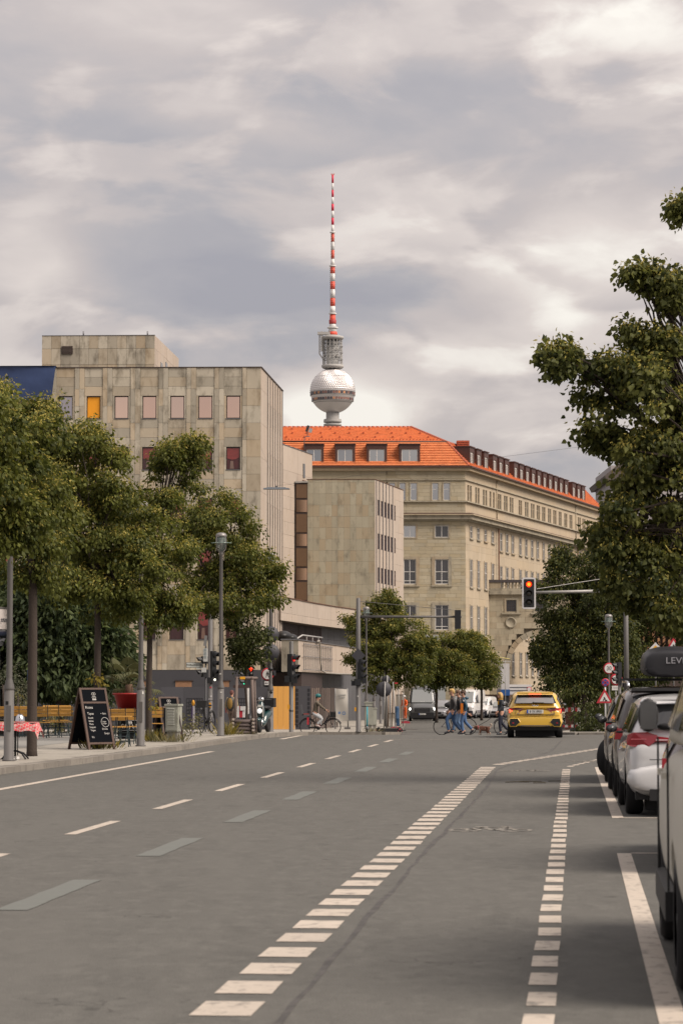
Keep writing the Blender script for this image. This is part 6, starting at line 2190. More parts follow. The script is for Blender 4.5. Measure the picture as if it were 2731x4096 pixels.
p_ = part('panel', MB().span((0, 0, 0), (w_, .05, 2.08)), m_hoard, t_)
g = MB()
for k in range(9):
 g.box((.08, -.005, .2 + k * .21), (.12, .006, .15)); g.box((w_ - .08, -.005, .2 + k * .21), (.12, .006, .15))
part('printed_grid', g, m_hgrid, p_, kind='stuff')
t_ = thing('plank_fence', 'weathered brown grey plank fence between the dark hoarding and the white banner', 'fence', (ray(1244, 2750, YH).x, YH + .1, gz(YH) + KH))
xa, xb = ray(1244, 2750, YH).x, ray(1352, 2750, 134).x
n = 13
for i in range(n):
 u = i / n
 part('plank', MB().box((0, 0, 1.0), ((xb - xa) / n - .015, .04, 2.0 - .06 * rg.random())), M('weathered_plank', (0.115, 0.088, 0.075), 0.85, var=0.25, scale=4, stretch=(4, 4, .3), rnd=0.35), t_, (xa + (xb - xa) * (u + .5 / n) - xa, 6 * u, 0), .85)
t_ = thing('banner', 'creased white construction banner with faint grey lettering and blue logos', 'banner', on(1365, 130, KH))
zb0, zb1 = hz(2886, 130) - t_.location.z, hz(2754, 130) - t_.location.z
hw = 22 * 130 / F
q = MB()
vs = []
for j in range(9):
 for i in range(7):
  u, v = i / 6, j / 8
  vs.append((-hw + 2 * hw * u + .04 * v * 0 + .06 * (1 - v) * u, .05 * math.sin(3 * u + 4 * v), zb0 + (zb1 - zb0) * v + .05 * u * (1 - v) - .04 * u * v))
q.smooth = True
q.add(vs, [(j * 7 + i, j * 7 + i + 1, (j + 1) * 7 + i + 1, (j + 1) * 7 + i) for j in range(8) for i in range(6)])
part('sheet', q, M('banner_white', (0.42, 0.40, 0.36), 0.7, var=0.06, scale=4), t_)
m_fi = M('banner_grey_ink', (0.25, 0.25, 0.24), 0.7)
for k, (s_, wz) in enumerate(((.40, zb1 - .32), (.3, zb1 - .44))):
 part('lettering_line', MB().box((.02, -.065, wz), (s_, .004, .05)), m_fi, t_)
part('logo', MB().box((-.1, -.065, zb0 + .42), (.12, .004, .12)), M('logo_blue', (0.10, 0.16, 0.28), 0.6), t_)
part('logo', MB().lathe([(.09, 0), (.05, 0)], 12, c=(.12, -.066, zb0 + .40), axis='Y'), _mats['logo_blue'], t_)
part('post', MB().tube([(-hw - .03, .06, 0), (-hw - .03, .06, zb1)], .03, 8), m_pole_lt, t_)
part('post', MB().tube([(hw + .06, .08, 0), (hw + .02, .06, zb1)], .03, 8), m_pole_lt, t_)
part('foot', MB().box((hw + .02, 0, .05), (.3, .4, .1)), m_pole, t_)
m_cab = M('grey_green_cabinet', (0.27, 0.275, 0.235), 0.6, var=0.08, scale=2, dirt=((0.15, 0.15, 0.12), 3, (1, 1, .3), .55, .75))
def cabinet(label, loc, w_, d_, h, vents=False, rz=0.0, name='utility_cabinet'):
 t = thing(name, label, 'cabinet', loc, rz)
 part('body', MB().span((-w_ / 2, -d_ / 2, .28), (w_ / 2, d_ / 2, h - .05)), m_cab, t)
 part('plinth', MB().span((-w_ / 2 + .03, -d_ / 2 + .03, 0), (w_ / 2 - .03, d_ / 2 - .03, .28)), M('cabinet_plinth', (0.20, 0.19, 0.165), 0.8, var=0.2, scale=5), t)
 part('lid', MB().span((-w_ / 2 - .025, -d_ / 2 - .025, h - .05), (w_ / 2 + .025, d_ / 2 + .025, h)), m_cab, t)
 dr = part('door', MB().span((-w_ / 2 + .03, -d_ / 2 - .014, .31), (w_ / 2 - .03, -d_ / 2, h - .08)), m_cab, t)
 if vents:
  for k in range(11):
   part('louvre', MB().box((-.01, -d_ / 2 - .022, h * .46 + k * .042), (w_ * .56, .018, .024), rx=.5), M('louvre_pale', (0.40, 0.41, 0.37), 0.5), dr)
  part('handle_recess', MB().box((-.02, -d_ / 2 - .016, h * .86), (w_ * .5, .01, .035)), m_black, dr)
 return t
cabinet('grey utility cabinet with louvred door on the left pavement', on(695, 71.0, KH) + Vector((.0, 0, 0)), .355, .28, 1.01, True, rz=-.35)
cb = cabinet('tall pale cabinet beyond the junction with an electric scooter in front', on(1474, 114, KH), .335, .3, 1.28)
cabinet('narrow pale cabinet right behind the tall one beyond the junction', on(1497, 117, KH), .2, .3, 1.05)
def scooter(label, loc, rz, col):
 t = thing('electric_scooter', label, 'scooter', loc, rz)
 for y in (-.42, .42):
  wl_ = part('wheel', MB().lathe([(.06, -.022), (.105, -.022), (.105, .022), (.06, .022)], 14, c=(0, y, .105), axis='X'), m_black, t)
 part('deck', MB().box((0, .03, .13), (.14, .62, .05)), m_black, t)
 part('stem', MB().tube([(0, -.36, .15), (0, -.26, 1.06)], .026, 8), col, t)
 part('handlebar', MB().tube([(-.24, -.25, 1.07), (.24, -.25, 1.07)], .018, 6), m_black, t)
 part('fork', MB().tube([(0, -.42, .105), (0, -.36, .22)], .035, 6), M('scooter_grey', (0.3, 0.3, 0.3), 0.5), t)
 part('mudguard', MB().box((0, .44, .23), (.07, .2, .02)), m_black, t)
 return t
scooter('electric scooter with a turquoise stem standing before the tall cabinet', on(1468, 112.9, KH), 0.0, M('turquoise', (0.02, 0.26, 0.33), 0.5))
l = on(1515, 114.2, KH)
sc2 = thing('electric_scooter', 'electric scooter lying on its side beside the kerb beyond the junction', 'scooter', l)
part('deck', MB().box((.45, 0, .06), (.7, .05, .14)), m_black, sc2)
part('wheel', MB().lathe([(.06, -.025), (.105, -.025), (.105, .025), (.06, .025)], 14, c=(0, -.05, .10), axis='Y'), m_black, sc2)
part('wheel', MB().lathe([(.06, -.025), (.105, -.025), (.105, .025), (.06, .025)], 14, c=(.9, 0, .1), axis='Y'), m_black, sc2)
part('stem', MB().tube([(.05, 0, .1), (1.15, .1, .06)], .026, 6), m_black, sc2)
part('red_light', MB().box((-.11, -.03, .08), (.05, .04, .04)), m_sred, sc2)
m_rfoot = M('red_rubber_foot', (0.26, 0.025, 0.04), 0.7)
G = 'red rubber barrier feet beyond the junction'
for i, (px, Y) in enumerate(((1573, 120), (1586, 119), (1580, 128), (1622, 168))):
 o = part('barrier_foot', MB().box((0, 0, .06), (.55, .3, .12), taper=.9).box((.0, 0, .13), (.2, .16, .04)), m_rfoot, None, on(px, Y, KH))
 tag(o, ['red barrier foot beside the leaning pale stake, left one', 'red barrier foot under the leaning pale stake', 'red barrier foot behind the leaning pale stake', 'far red barrier foot at the feet of the road worker'][i], 'barrier foot', G)
t_ = thing('stake_tripod', 'leaning pale stake on a red foot beyond the junction', 'stake', on(1582, 119.5, KH))
part('pole', MB().tube([(0, 0, .1), (-.05, 0, 1.2), (-.12, 0, 2.2)], .028, 6), m_pole_lt, t_)
part('bracket', MB().box((0, 0, .28), (.08, .08, .2)), m_pole_lt, t_)
part('tag', MB().box((.02, -.03, 2.15), (.14, .01, .06)), m_sred, t_)
G = 'thin posts and stakes beyond the junction'
for i, (px, Y, h) in enumerate(((1554, 121, 2.0), (1561, 125, 1.9), (1566, 130, 2.1), (1597, 150, 2.2), (1605, 160, 2.0), (1612, 150, 1.9), (1548, 122, 1.6))):
 o = part('thin_post', MB().tube([(0, 0, 0), (rg.uniform(-.06, .06), 0, h)], .026, 6), m_pole_lt if i % 2 else M('brown_stake', (0.11, 0.08, 0.06), 0.8), None, on(px, Y, KH))
 tag(o, ['nearest thin pale stake', 'second thin stake', 'third thin stake', 'farther brown stake', 'farthest thin stake', 'thin stake left of the road worker', 'short thin stake'][i] + ' among the works clutter beyond the junction', 'post', G)
t_ = thing('plank_pile', 'flat dark pile of boards on the pavement beside the fallen scooter', 'pile', on(1530, 117.5, KH))
for i in range(5):
 part('plank', MB().box((.1 * i - .2, .1 * i, .02 + .03 * i), (1.0, .5, .03), rz=.2 * i), M('dark_wet_plank', (0.045, 0.038, 0.034), 0.7, rnd=0.3), t_)
t_ = thing('blue_barrel', 'blue site barrel behind the stakes beyond the junction', 'barrel', on(1587, 150, KH))
part('drum', MB().lathe([(.13, 0), (.14, .05), (.13, .4), (.145, .42), (.13, .45), (.13, 1.0), (.12, 1.1), (0, 1.1)], 14), M('site_blue', (0.02, 0.06, 0.13), 0.6), t_)
t_ = thing('site_barrier', 'red and white striped barrier in front of the brick pier', 'barrier', on(2278, 126.5, KH))
for zz in (.95, .18):
 for i in range(8):
  ubox('stripe', m_sred if i % 2 == 0 else m_swhite, (-.62 + i * .15, 0, zz), (.149, .03, .20 if zz > .5 else .12), t_)
part('post', MB().tube([(-.70, 0, 0), (-.70, 0, 1.25)], .02, 6), m_pole_lt, t_)
part('post', MB().tube([(.58, 0, 0), (.58, 0, 1.1)], .02, 6), m_pole_lt, t_)
t_ = thing('base_weights', 'dark barrier base weights at the far right corner kerb', 'weights', on(2300, 118, KH))
for i in range(3):
 part('weight', MB().box((.3 * i, .1 * i, .08), (.5, .3, .14), taper=.9), m_black, t_)
# ---- log planter with stakes
l = on(962, 83.0, KH)
t_ = thing('log_planter', 'square planter of stacked round logs at the street corner', 'planter', l)
m_log = M('grey_log', (0.085, 0.066, 0.062), 0.85, var=0.25, scale=6, stretch=(1, 6, 6))
m_logend = M('log_end', (0.22, 0.185, 0.155), 0.85)
xw0, xw1 = (924 - 962) * 83 / F, (1014 - 962) * 83 / F
for r_ in range(4):
 z = .055 + r_ * .112
 lg = part('log', MB().tube([(xw0, 0, z), (xw1 + .02, 0, z)], .055, 8), m_log, t_)
 lg = part('log', MB().tube([(xw0 + .02, 1.0, z), (xw1, 1.0, z)], .055, 8), m_log, t_)
 for s, xx in ((0, xw1 - .02), (1, xw0 + .06)):
  lg = part('log', MB().tube([(xx, -.10, z + .05), (xx, 1.1, z + .05)], .055, 8), m_log, t_)
  part('log_end', MB().lathe([(.05, 0), (0, -.002)], 8, c=(xx, -.102, z + .05), axis='Y'), m_logend, lg)
G2_ = 'tree stakes'
t_ = thing('tree_stakes', 'three tall wooden stakes with cross rails holding the young corner tree', 'tree stakes', on(965, 83.6, KH))
m_stake = M('stake_wood', (0.13, 0.10, 0.088), 0.85, var=0.2, scale=5, stretch=(1, 1, .3))
zt = hz(2708, 83.6) - gz(83.6) - KH
sx = [(948 - 965) * 83.6 / F, (1007 - 965) * 83.6 / F, (1016 - 965) * 83.6 / F]
sxb = [(936 - 965) * 83.6 / F, (1014 - 965) * 83.6 / F, (1024 - 965) * 83.6 / F]
for i in range(3):
 part('stake', MB().tube([(sxb[i], .1 + .3 * (i == 2), 0), (sx[i], .1 + .4 * (i == 2), zt)], .05 if i < 2 else .028, 8), m_stake, t_)
part('rail', MB().tube([(sx[0] - .06, .1, zt - .03), (sx[1] + .06, .1, zt - .03)], .045, 8), m_stake, t_)
part('rail', MB().tube([(sx[1] + .0, .05, zt - .04), (sx[2] + .06, .6, zt - .03)], .045, 8), m_stake, t_)
part('rail', MB().box((0, .1, zt - .30), (sx[1] - sx[0] + .06, .05, .09)), M('dark_rail', (0.04, 0.024, 0.022), 0.8), t_)
part('yellow_tag', MB().box(((970 - 965) * 83.6 / F, .03, zt - .03), (.16, .012, .08)), _mats['sign_yellow'], t_)
t_ = thing('beam_barrier', 'white barrier boards with one red field behind the tree stakes', 'barrier', on(965, 96, 0.05))
zb_ = hz(2872, 96) - t_.location.z
for x0, x1, mt in ((942, 957, m_swhite), (957.3, 970, m_sred), (970.3, 990, m_swhite)):
 part('field', MB().span(((x0 - 965) * 96 / F, 0, zb_ + .02), ((x1 - 965) * 96 / F, .03, zb_ + .42)), mt, t_)
part('notice', MB().span(((961 - 965) * 96 / F, -.03, zb_ + .27), ((981 - 965) * 96 / F, -.02, zb_ + .42)), m_swhite, t_)
part('post', MB().tube([((984 - 965) * 96 / F, .06, 0), ((984 - 965) * 96 / F, .06, 1.3)], .03, 6), m_pole_lt, t_)
part('post', MB().tube([((940 - 965) * 96 / F, .06, 0), ((940 - 965) * 96 / F, .06, .8)], .03, 6), m_pole_lt, t_)
t_ = thing('black_sack', 'crumpled black sheet lying over something beside the tree stakes', 'sack', on(990, 88, .1))
q = MB()
q.ball((0, 0, .3), (.2, .2, .3), 9, 6)
q.v = [(x * (1 + .25 * math.sin(7 * z + 5 * y)), y, max(0, z * (1 + .2 * math.sin(9 * x)))) for x, y, z in q.v]
part('sheet', q, _mats['black_sheeting'], t_)
t_ = thing('request_post', 'short white and violet post with a big amber push button box behind the bush', 'post', on(773, 88, KH))
zc_ = hz(2812, 88) - t_.location.z
part('post', MB().box((.02, 0, (zc_ - .1) / 2), (.06, .06, zc_ - .1)), M('white_post2', (0.45, 0.43, 0.45), 0.5), t_)
part('violet_face', MB().box((-.03, -.005, (zc_ - .12) / 2), (.04, .06, zc_ - .12)), M('violet_face', (0.06, 0.04, 0.12), 0.5), t_)
part('button_box', MB().ball((0, 0, zc_), (.052, .06, .10), 12, 8), _mats['button_amber'], t_)
# ================================================================ cafe on the left
m_slatw = M('yellow_wood_slat', (0.42, 0.22, 0.045), 0.55, var=0.12, scale=6, stretch=(1, 6, 6), rnd=0.12)
m_gsteel = M('dark_green_steel', (0.012, 0.026, 0.030), 0.5)
G = 'folding wooden beer garden chairs'
def chair():
 t = thing('garden_chair', 'folding chair with yellow slats and a dark green frame', 'chair', (0, 0, 0), 0, G)
 for z in (.66, .76, .86):
  part('back_slat', MB().box((0, .19 + (z - .66) * .25, z), (.42, .02, .082), rx=-.2), m_slatw, t)
 for k in range(5):
  part('seat_slat', MB().box((0, -.2 + k * .082, .45), (.42, .07, .02)), m_slatw, t)
 for s in (-1, 1):
  part('leg', MB().tube([(s * .19, -.24, 0), (s * .19, .0, .3), (s * .19, .17, .55), (s * .19, .26, .93)], .012, 5), m_gsteel, t)
  part('leg', MB().tube([(s * .17, .24, 0), (s * .17, -.02, .28), (s * .17, -.2, .44)], .012, 5), m_gsteel, t)
 part('stretcher', MB().tube([(-.19, -.18, .08), (.19, -.18, .08)], .009, 4).tube([(-.17, .2, .06), (.17, .2, .06)], .009, 4).tube([(-.19, .0, .3), (.19, .0, .3)], .009, 4), m_gsteel, t)
 return t
c0 = chair()
def put(px, Y, rz, label):
 global c0f
 l = on(px, Y, KH)
 if not placed:
  c0.location, c0.rotation_euler = l, (0, 0, rz)
  c0['label'] = label
  placed.append(c0)
  return c0
 o = dup(c0, l, rz, label)
 placed.append(o)
 return o
placed = []
for px, Y, rz, lab in ((12, 77, PI, 'yellow slatted chair cut by the left edge, left of the near lamp post'),
      (70, 77.6, PI, 'yellow slatted chair just right of the near lamp post'),
      (104, 77, PI + .1, 'yellow slatted chair left of the leftmost tree trunk'),
      (168, 76, PI, 'yellow slatted chair just right of the leftmost tree trunk'),
      (216, 77.2, PI - .1, 'second yellow slatted chair right of the leftmost trunk'),
      (264, 77.2, PI + .05, 'yellow slatted chair left of the big chalkboard'),
      (200, 81, .1, 'yellow slatted chair across the table, facing the street, left of the chalkboard'),
      (250, 81, -.1, 'yellow slatted chair by the hedge, facing the street next to the chalkboard'),
      (452, 68.0, PI + .1, 'yellow slatted chair half behind the right edge of the big chalkboard'),
      (482, 67.6, PI - .15, 'yellow slatted chair left of the black barrel'),
      (512, 68.6, PI, 'yellow slatted chair directly in front of the black barrel'),
      (622, 74.0, PI + .1, 'yellow slatted chair left of the utility cabinet'),
      (655, 75.0, PI - .1, 'yellow slatted chair half behind the utility cabinet')):
 put(px, Y, rz, lab)
G = 'thin legged slatted cafe tables'
def gtable(label, px, Y, w_=.7, rz=0.0):
 t = thing('garden_table', label, 'table', on(px, Y, KH), rz, G)
 for k in range(5):
  part('top_slat', MB().box((0, -.28 + k * .14, .74), (w_, .125, .022)), m_slatw, t)
 for sx in (-1, 1):
  for sy in (-1, 1):
   part('leg', MB().tube([(sx * (w_ / 2 - .04), sy * .27, 0), (sx * (w_ / 2 - .12), sy * .2, .73)], .012, 5), m_gsteel, t)
 part('brace', MB().tube([(-w_ / 2 + .08, -.24, .25), (w_ / 2 - .08, .24, .25)], .009, 4).tube([(-w_ / 2 + .08, .24, .25), (w_ / 2 - .08, -.24, .25)], .009, 4), m_gsteel, t)
 return t
gtable('slatted cafe table behind the chairs at the far left', 48, 79, 1.0)
gtable('slatted cafe table between the leftmost trunk and the chalkboard', 215, 79, 1.1)
gtable('slatted cafe table on thin legs in front of the black barrel', 487, 65.6, .48)
m_frame = M('brown_board_frame', (0.062, 0.034, 0.024), 0.6, var=0.2, scale=6)
m_slate = M('blackboard', (0.005, 0.006, 0.008), 0.9, spec=0.04)
m_chalk = M('chalk', (0.42, 0.41, 0.39), 0.8)
def aboard(label, loc, rz, w_, h, spread, lines, name='chalkboard'):
 t = thing(name, label, 'chalkboard', loc, rz)
 for s in (-1, 1):
  a = math.atan2(spread / 2, h) * s
  M_ = Matrix.Translation((0, 0, h)) @ Matrix.Rotation(a, 4, 'X')
  L = h / math.cos(a)
  def tf(p):
   v = M_ @ Vector((p[0], p[1], p[2] - L))
   return v
  def bx(c, d):
   q = MB().box(c, d)
   q.v = [tuple(tf(v)) for v in q.v]
   return q
  nm = 'front_leaf' if s == -1 else 'rear_leaf'
  lf = part(nm, bx((0, 0, L * .54), (w_ - .1, .014, L * .86)), m_slate, t)
  for sx in (-1, 1):
   part('stile', bx((sx * (w_ / 2 - .03), 0, L * .5), (.06, .035, L)), m_frame, lf)
  for zz in (L * .985, L * .76, L * .10):
   part('rail', bx((0, 0, zz), (w_ - .12, .033, .045)), m_frame, lf)
  if s == -1:
   for tx, x, z, sz in lines:
    p = tf((x * w_, -.012, z * L))
    text('chalk_text', tx, sz, m_chalk, lf, p, (PI / 2 + a, 0, 0), 'LEFT', .001)
   for (x, z, r) in ((.0, .87, .07), (.27, .44, .12)):
    q = MB()
    if z > .8:
     for k in range(4):
      q.lathe([(r * .5, 0), (r * .36, 0)], 10, c=(x * w_ + (-.5 + k % 2) * r * .7, -.012, z * L + (k // 2 - .5) * r * 1.3), axis='Y')
     q.box((x * w_, -.012, z * L - r * 1.35), (r * 1.6, .003, .02))
    else:
     q.lathe([(r, 0), (r * .93, 0)], 16, c=(x * w_, -.012, z * L), axis='Y')
    q.v = [tuple(tf(v)) for v in q.v]
    part('chalk_drawing', q, m_chalk, lf)
 return t
aboard('tall chalkboard sign with handwritten menu behind the second tree trunk', on(368, 62.9, KH), .75, .80, 1.44, .78,
  [('Rotes', -.38, .68, .095), ('Tapas', -.34, .58, .08), ('Bowls', -.33, .51, .06), ('Salate', -.33, .46, .06), ('Pizza', -.32, .41, .06), ('Suppen', -.33, .36, .06), ('Vegan', -.31, .31, .06), ('+ Salat', .14, .58, .06), ('Vegan', .17, .45, .045), ('Burger', .17, .42, .045), ('Drinks', .12, .33, .06), ('Soups', .17, .26, .065), ('Eis', -.3, .2, .06)])
aboard('smaller brown chalkboard sign behind the utility cabinet', on(672, 74.5, KH), .55, .62, 1.18, .65, [('Kaffee', -.25, .6, .06)])
t_ = thing('leaning_slate', 'small chalkboard with faint writing leaning below the right hand chairs', 'chalkboard', on(632, 77, KH))
part('slate', MB().box((0, 0, .42), (.28, .02, .42), rx=.1), m_slate, t_)
text('chalk_text', 'Soup', .07, M('faint_chalk', (0.16, 0.16, 0.16), 0.8), t_, (0, -.03, .5), (PI / 2, 0, 0))
text('chalk_text', 'of the day', .045, _mats['faint_chalk'], t_, (0, -.03, .42), (PI / 2, 0, 0))
t_ = thing('leaning_pole', 'dark brown pole leaning behind the utility cabinet', 'pole', on(727, 70.8, KH))
part('pole', MB().tube([(.05, 0, 0), (-.08, .15, .75)], .022, 6), M('dark_brown_pole', (0.03, 0.017, 0.02), 0.6), t_)
l = on(530, 69.4, KH)
t_ = thing('barrel', 'black oil barrel with two pale bands and white lettering carrying the red planter', 'barrel', l)
bh = hz(2838, 76) - l.z
l = on(520, 75.2, KH)
t_.location = (l.x, 75.6, l.z)
bh = PB - l.z
part('drum', MB().lathe([(.36, 0), (.38, .02), (.38, .04), (.37, .05), (.37, bh * .28), (.385, bh * .29), (.37, bh * .30), (.37, bh * .62), (.385, bh * .63), (.37, bh * .64), (.37, bh - .03), (.38, bh - .02), (.38, bh), (.34, bh), (.34, bh - .03), (0, bh - .03)], 28), M('barrel_black', (0.006, 0.007, 0.008), 0.7, spec=0.12), t_)
m_band = M('barrel_band', (0.16, 0.16, 0.16), 0.5)
for zz in (.29, .63):
 part('band', MB().lathe([(.372, bh * zz - .009), (.388, bh * zz - .005), (.388, bh * zz + .005), (.372, bh * zz + .009)], 28), m_band, t_)
for i, ch in enumerate('CAJUN'):
 a = (-.62 + i * .30)
 o = text('lettering', ch, .17, m_chalk, t_, (.374 * math.sin(a), -.374 * math.cos(a), bh * .43), (PI / 2, 0, a), ext=.003, xs=.8)
part('emblem', MB().ball((-.03, -.372, bh * .555), (.045, .008, .05), 8, 6).ball((.03, -.372, bh * .555), (.03, .008, .05), 8, 6), m_chalk, t_)
l = on(62, 54.3, KH)
t_ = thing('bistro_table', 'black iron bistro table at the far left under a red checked cloth', 'table', l)
part('column', MB().tube([(0, 0, .05), (0, 0, .72)], .022, 8).tube([(.05, 0, .08), (.05, 0, .72)], .012, 6), m_black, t_)
for k in range(4):
 a = PI / 4 + PI / 2 * k
 part('leg', MB().tube([(0, 0, .18), (math.cos(a) * .22, math.sin(a) * .22, .12), (math.cos(a) * .34, math.sin(a) * .34, .01)], .018, 6), m_black, t_)
part('top', MB().box((-.05, 0, .735), (1.0, .7, .025)), m_frame, t_)
cm = bpy.data.materials.new('red_check_cloth')
cm.use_nodes = True
nn_ = cm.node_tree.nodes
ck = nn_.new('ShaderNodeTexChecker')
tcx = nn_.new('ShaderNodeNewGeometry')
mpx = nn_.new('ShaderNodeMapping')
mpx.inputs['Rotation'].default_value = (R(32), R(28), R(45))
cm.node_tree.links.new(tcx.outputs['Position'], mpx.inputs['Vector'])
cm.node_tree.links.new(mpx.outputs[0], ck.inputs['Vector'])
ck.inputs['Scale'].default_value = 22
ck.inputs['Color1'].default_value = (0.50, 0.045, 0.055, 1)
ck.inputs['Color2'].default_value = (0.42, 0.26, 0.24, 1)
cm.node_tree.links.new(ck.outputs[0], nn_['Principled BSDF'].inputs['Base Color'])
nn_['Principled BSDF'].inputs['Roughness'].default_value = 0.55
cl = MB()
nx, ny = 24, 16
vs = []
for j in range(ny + 1):
 for i in range(nx + 1):
  u, v = -.66 + 1.32 * i / nx, -.50 + 1.0 * j / ny
  ox, oy = max(0, abs(u) - .5), max(0, abs(v) - .35)
  dr = ox + oy if (ox and oy) else max(ox, oy)
  z = .752 - dr * 1.15 + .012 * math.sin(23 * u) * (dr > 0) + .01 * math.sin(31 * v) * (dr > 0)
  x = max(-.5, min(.5, u)) + math.copysign(ox * .45, u) + .015 * math.sin(17 * v) * (ox > 0)
  y = max(-.35, min(.35, v)) + math.copysign(oy * .35, v) + .015 * math.sin(19 * u) * (oy > 0)
  vs.append((x - .05, y, z))
cl.smooth = True
cl.add(vs, [(j * (nx + 1) + i, j * (nx + 1) + i + 1, (j + 1) * (nx + 1) + i + 1, (j + 1) * (nx + 1) + i) for j in range(ny) for i in range(nx)])
o = part('tablecloth', cl, cm, None, l)
tag(o, 'red and white checked cloth hanging over the bistro table at the far left', 'tablecloth')
o = part('cloche', MB().lathe([(.10, 0), (.10, .02), (.085, .10), (.05, .15), (0, .165)], 16), M('chrome', (0.6, 0.6, 0.62), 0.15, 1.0), None, l + Vector((.10, -.05, .755)))
tag(o, 'shiny metal dome standing on the red checked tablecloth', 'dome')
o = part('paper_scrap', MB().box((0, 0, .03), (.16, .1, .05), rz=.4).box((.05, 0, .06), (.08, .1, .05), rz=.9), M('paper_white', (0.5, 0.49, 0.47), 0.7), None, on(56, 53.2, KH))
tag(o, 'scrap of white paper lying at the foot of the near lamp post', 'paper')
YK0, YK1 = 86.0, 93.0
a_ = ray(-260, 2500, YK0)
b_ = ray(100, 2500, YK1)
base = Vector((b_.x, YK1, KH))
kio = thing('cafe_pavilion', 'dark glazed cafe pavilion with a flat roof at the left edge', 'pavilion', base)
kf = Face((a_.x, YK0), (b_.x, YK1), base)
m_kdark = M('pavilion_dark', (0.020, 0.022, 0.026), 0.4)
zt0 = hz(2588, YK1)
q = MB()
kf.add(q, 0, kf.len, -3, -.1, KH, zt0)
part('walls', q, m_kdark, kio)
for i in range(7):
 a0 = kf.len - .15 - i * .62
 kf.box('glass_pane', m_dkgl, kio, a0 - .55, a0, -.1, -.06, KH + .15, zt0 - .15)
 kf.box('mullion', m_kdark, kio, a0 - .62, a0 - .55, -.1, -.02, KH, zt0)
kf.box('pale_board', M('pale_board', (0.16, 0.155, 0.12), 0.7), kio, kf.len - .5, kf.len - .32, -.05, -.01, 1.0, 2.2)
kf.box('fascia', M('pavilion_fascia', (0.075, 0.078, 0.082), 0.5), kio, -.2, kf.len + .08, -.3, .25, zt0, hz(2589, YK1) + .16)
q = MB().tube([kf.pt(-.3, .30, zt0 + .36), kf.pt(kf.len + .12, .30, zt0 + .36)], .15, 14)
q.v = [(x, y, (z - (zt0 + .36)) * .8 + zt0 + .36) for x, y, z in q.v]
part('awning_cassette', q, M('awning_navy', (0.013, 0.016, 0.030), 0.35), kio)
kf.box('awning_front', m_swhite, kio, kf.len - .35, kf.len - .1, .30, .44, zt0 + .20, zt0 + .225)
sz0, sz1 = hz(2523, YK1), hz(2443, YK1)
sgn = thing('pavilion_sign', 'long white sign box with grey lettering on the pavilion roof', 'sign', kf.pt(kf.len - .0, .1, sz0) + base)
me = MB()
c, d, rz_ = kf.b(-.2, kf.len - .03, .0, .25, sz0, sz1)
part('box', MB().box(c + base - Vector(sgn.location), d, rz_), M('sign_box_white', (0.46, 0.42, 0.40), 0.6), sgn)
part('rim', MB().box(kf.pt((kf.len - .23) / 2, .1, sz1 + .03) + base - Vector(sgn.location), (kf.len + .2, .34, .05), kf.rz), m_pole, sgn)
zt_ = (sz0 + sz1) / 2 - .02
for s, off, mt in (('systemrelevant', .12, 'ink'), ('potenziell', 1.78, 'ink'), ('nicht', 3.1, 'ink')):
 p_ = kf.pt(kf.len - off, .262, zt_) + base - Vector(sgn.location)
 text('lettering', s, .27, M('grey_letter', (0.10, 0.10, 0.11), 0.6), sgn, p_, (PI / 2, 0, kf.rz), 'RIGHT', .003, .82)
kf.box('post', m_swhite, kio, kf.len - 1.65, kf.len - 1.4, -.2, 0, zt0 + .16, sz0)
t_ = thing('stop_plate', 'narrow blue and white information plate behind the leftmost tree trunk', 'sign', on(118, 88, KH))
zp = hz(2700, 88) - t_.location.z
part('blue_panel', MB().box((-.03, 0, zp), (.09, .03, .36)), M('panel_blue', (0.015, 0.04, 0.11), 0.5), t_)
part('white_panel', MB().box((.02, -.02, zp + .01), (.085, .015, .33)), m_swhite, t_)
part('print_lines', MB().box((.02, -.03, zp + .1), (.05, .004, .02)).box((.02, -.03, zp + .04), (.05, .004, .012)).box((.02, -.03, zp - .02), (.05, .004, .012)), m_fi, t_)
part('post', MB().tube([(.05, .01, 0), (.05, .01, zp + .1)], .02, 6), m_pole_lt, t_)
# ================================================================ vehicles
m_tyre = M('tyre_rubber', (0.010, 0.010, 0.011), 0.8)
m_rim = M('alloy_rim', (0.42, 0.42, 0.43), 0.3, 0.9)
m_rimdk = M('dark_rim', (0.05, 0.05, 0.055), 0.4, 0.6)
m_plastic = M('black_plastic', (0.012, 0.012, 0.013), 0.55)
m_cglass = M('car_glass', (0.012, 0.013, 0.015), 0.05, spec=0.9)
m_cglass2 = M('car_glass_sky', (0.055, 0.058, 0.062), 0.05, spec=1.0)
m_tail = M('tail_lamp_red', (0.26, 0.008, 0.018), 0.2, spec=0.7, coat=0.5)
m_tailon = M('brake_lamp_lit', (0.9, 0.06, 0.02), 0.3, emit=2.2, emitcol=(1.0, 0.07, 0.03))
m_headon = M('head_lamp_lit', (0.9, 0.9, 0.85), 0.3, emit=6.0, emitcol=(1, .97, .9))
m_headoff = M('head_lamp', (0.35, 0.36, 0.38), 0.15, 0.3)
m_nplate = M('number_plate', (0.52, 0.52, 0.50), 0.5)
m_eublue = M('plate_blue', (0.02, 0.06, 0.30), 0.5)
m_chrome = _mats['chrome']
def paint(name, col, var=0.0, rough=0.3):
 return M(name, col, rough, 0.0, spec=0.5, coat=0.8, var=var, scale=3)
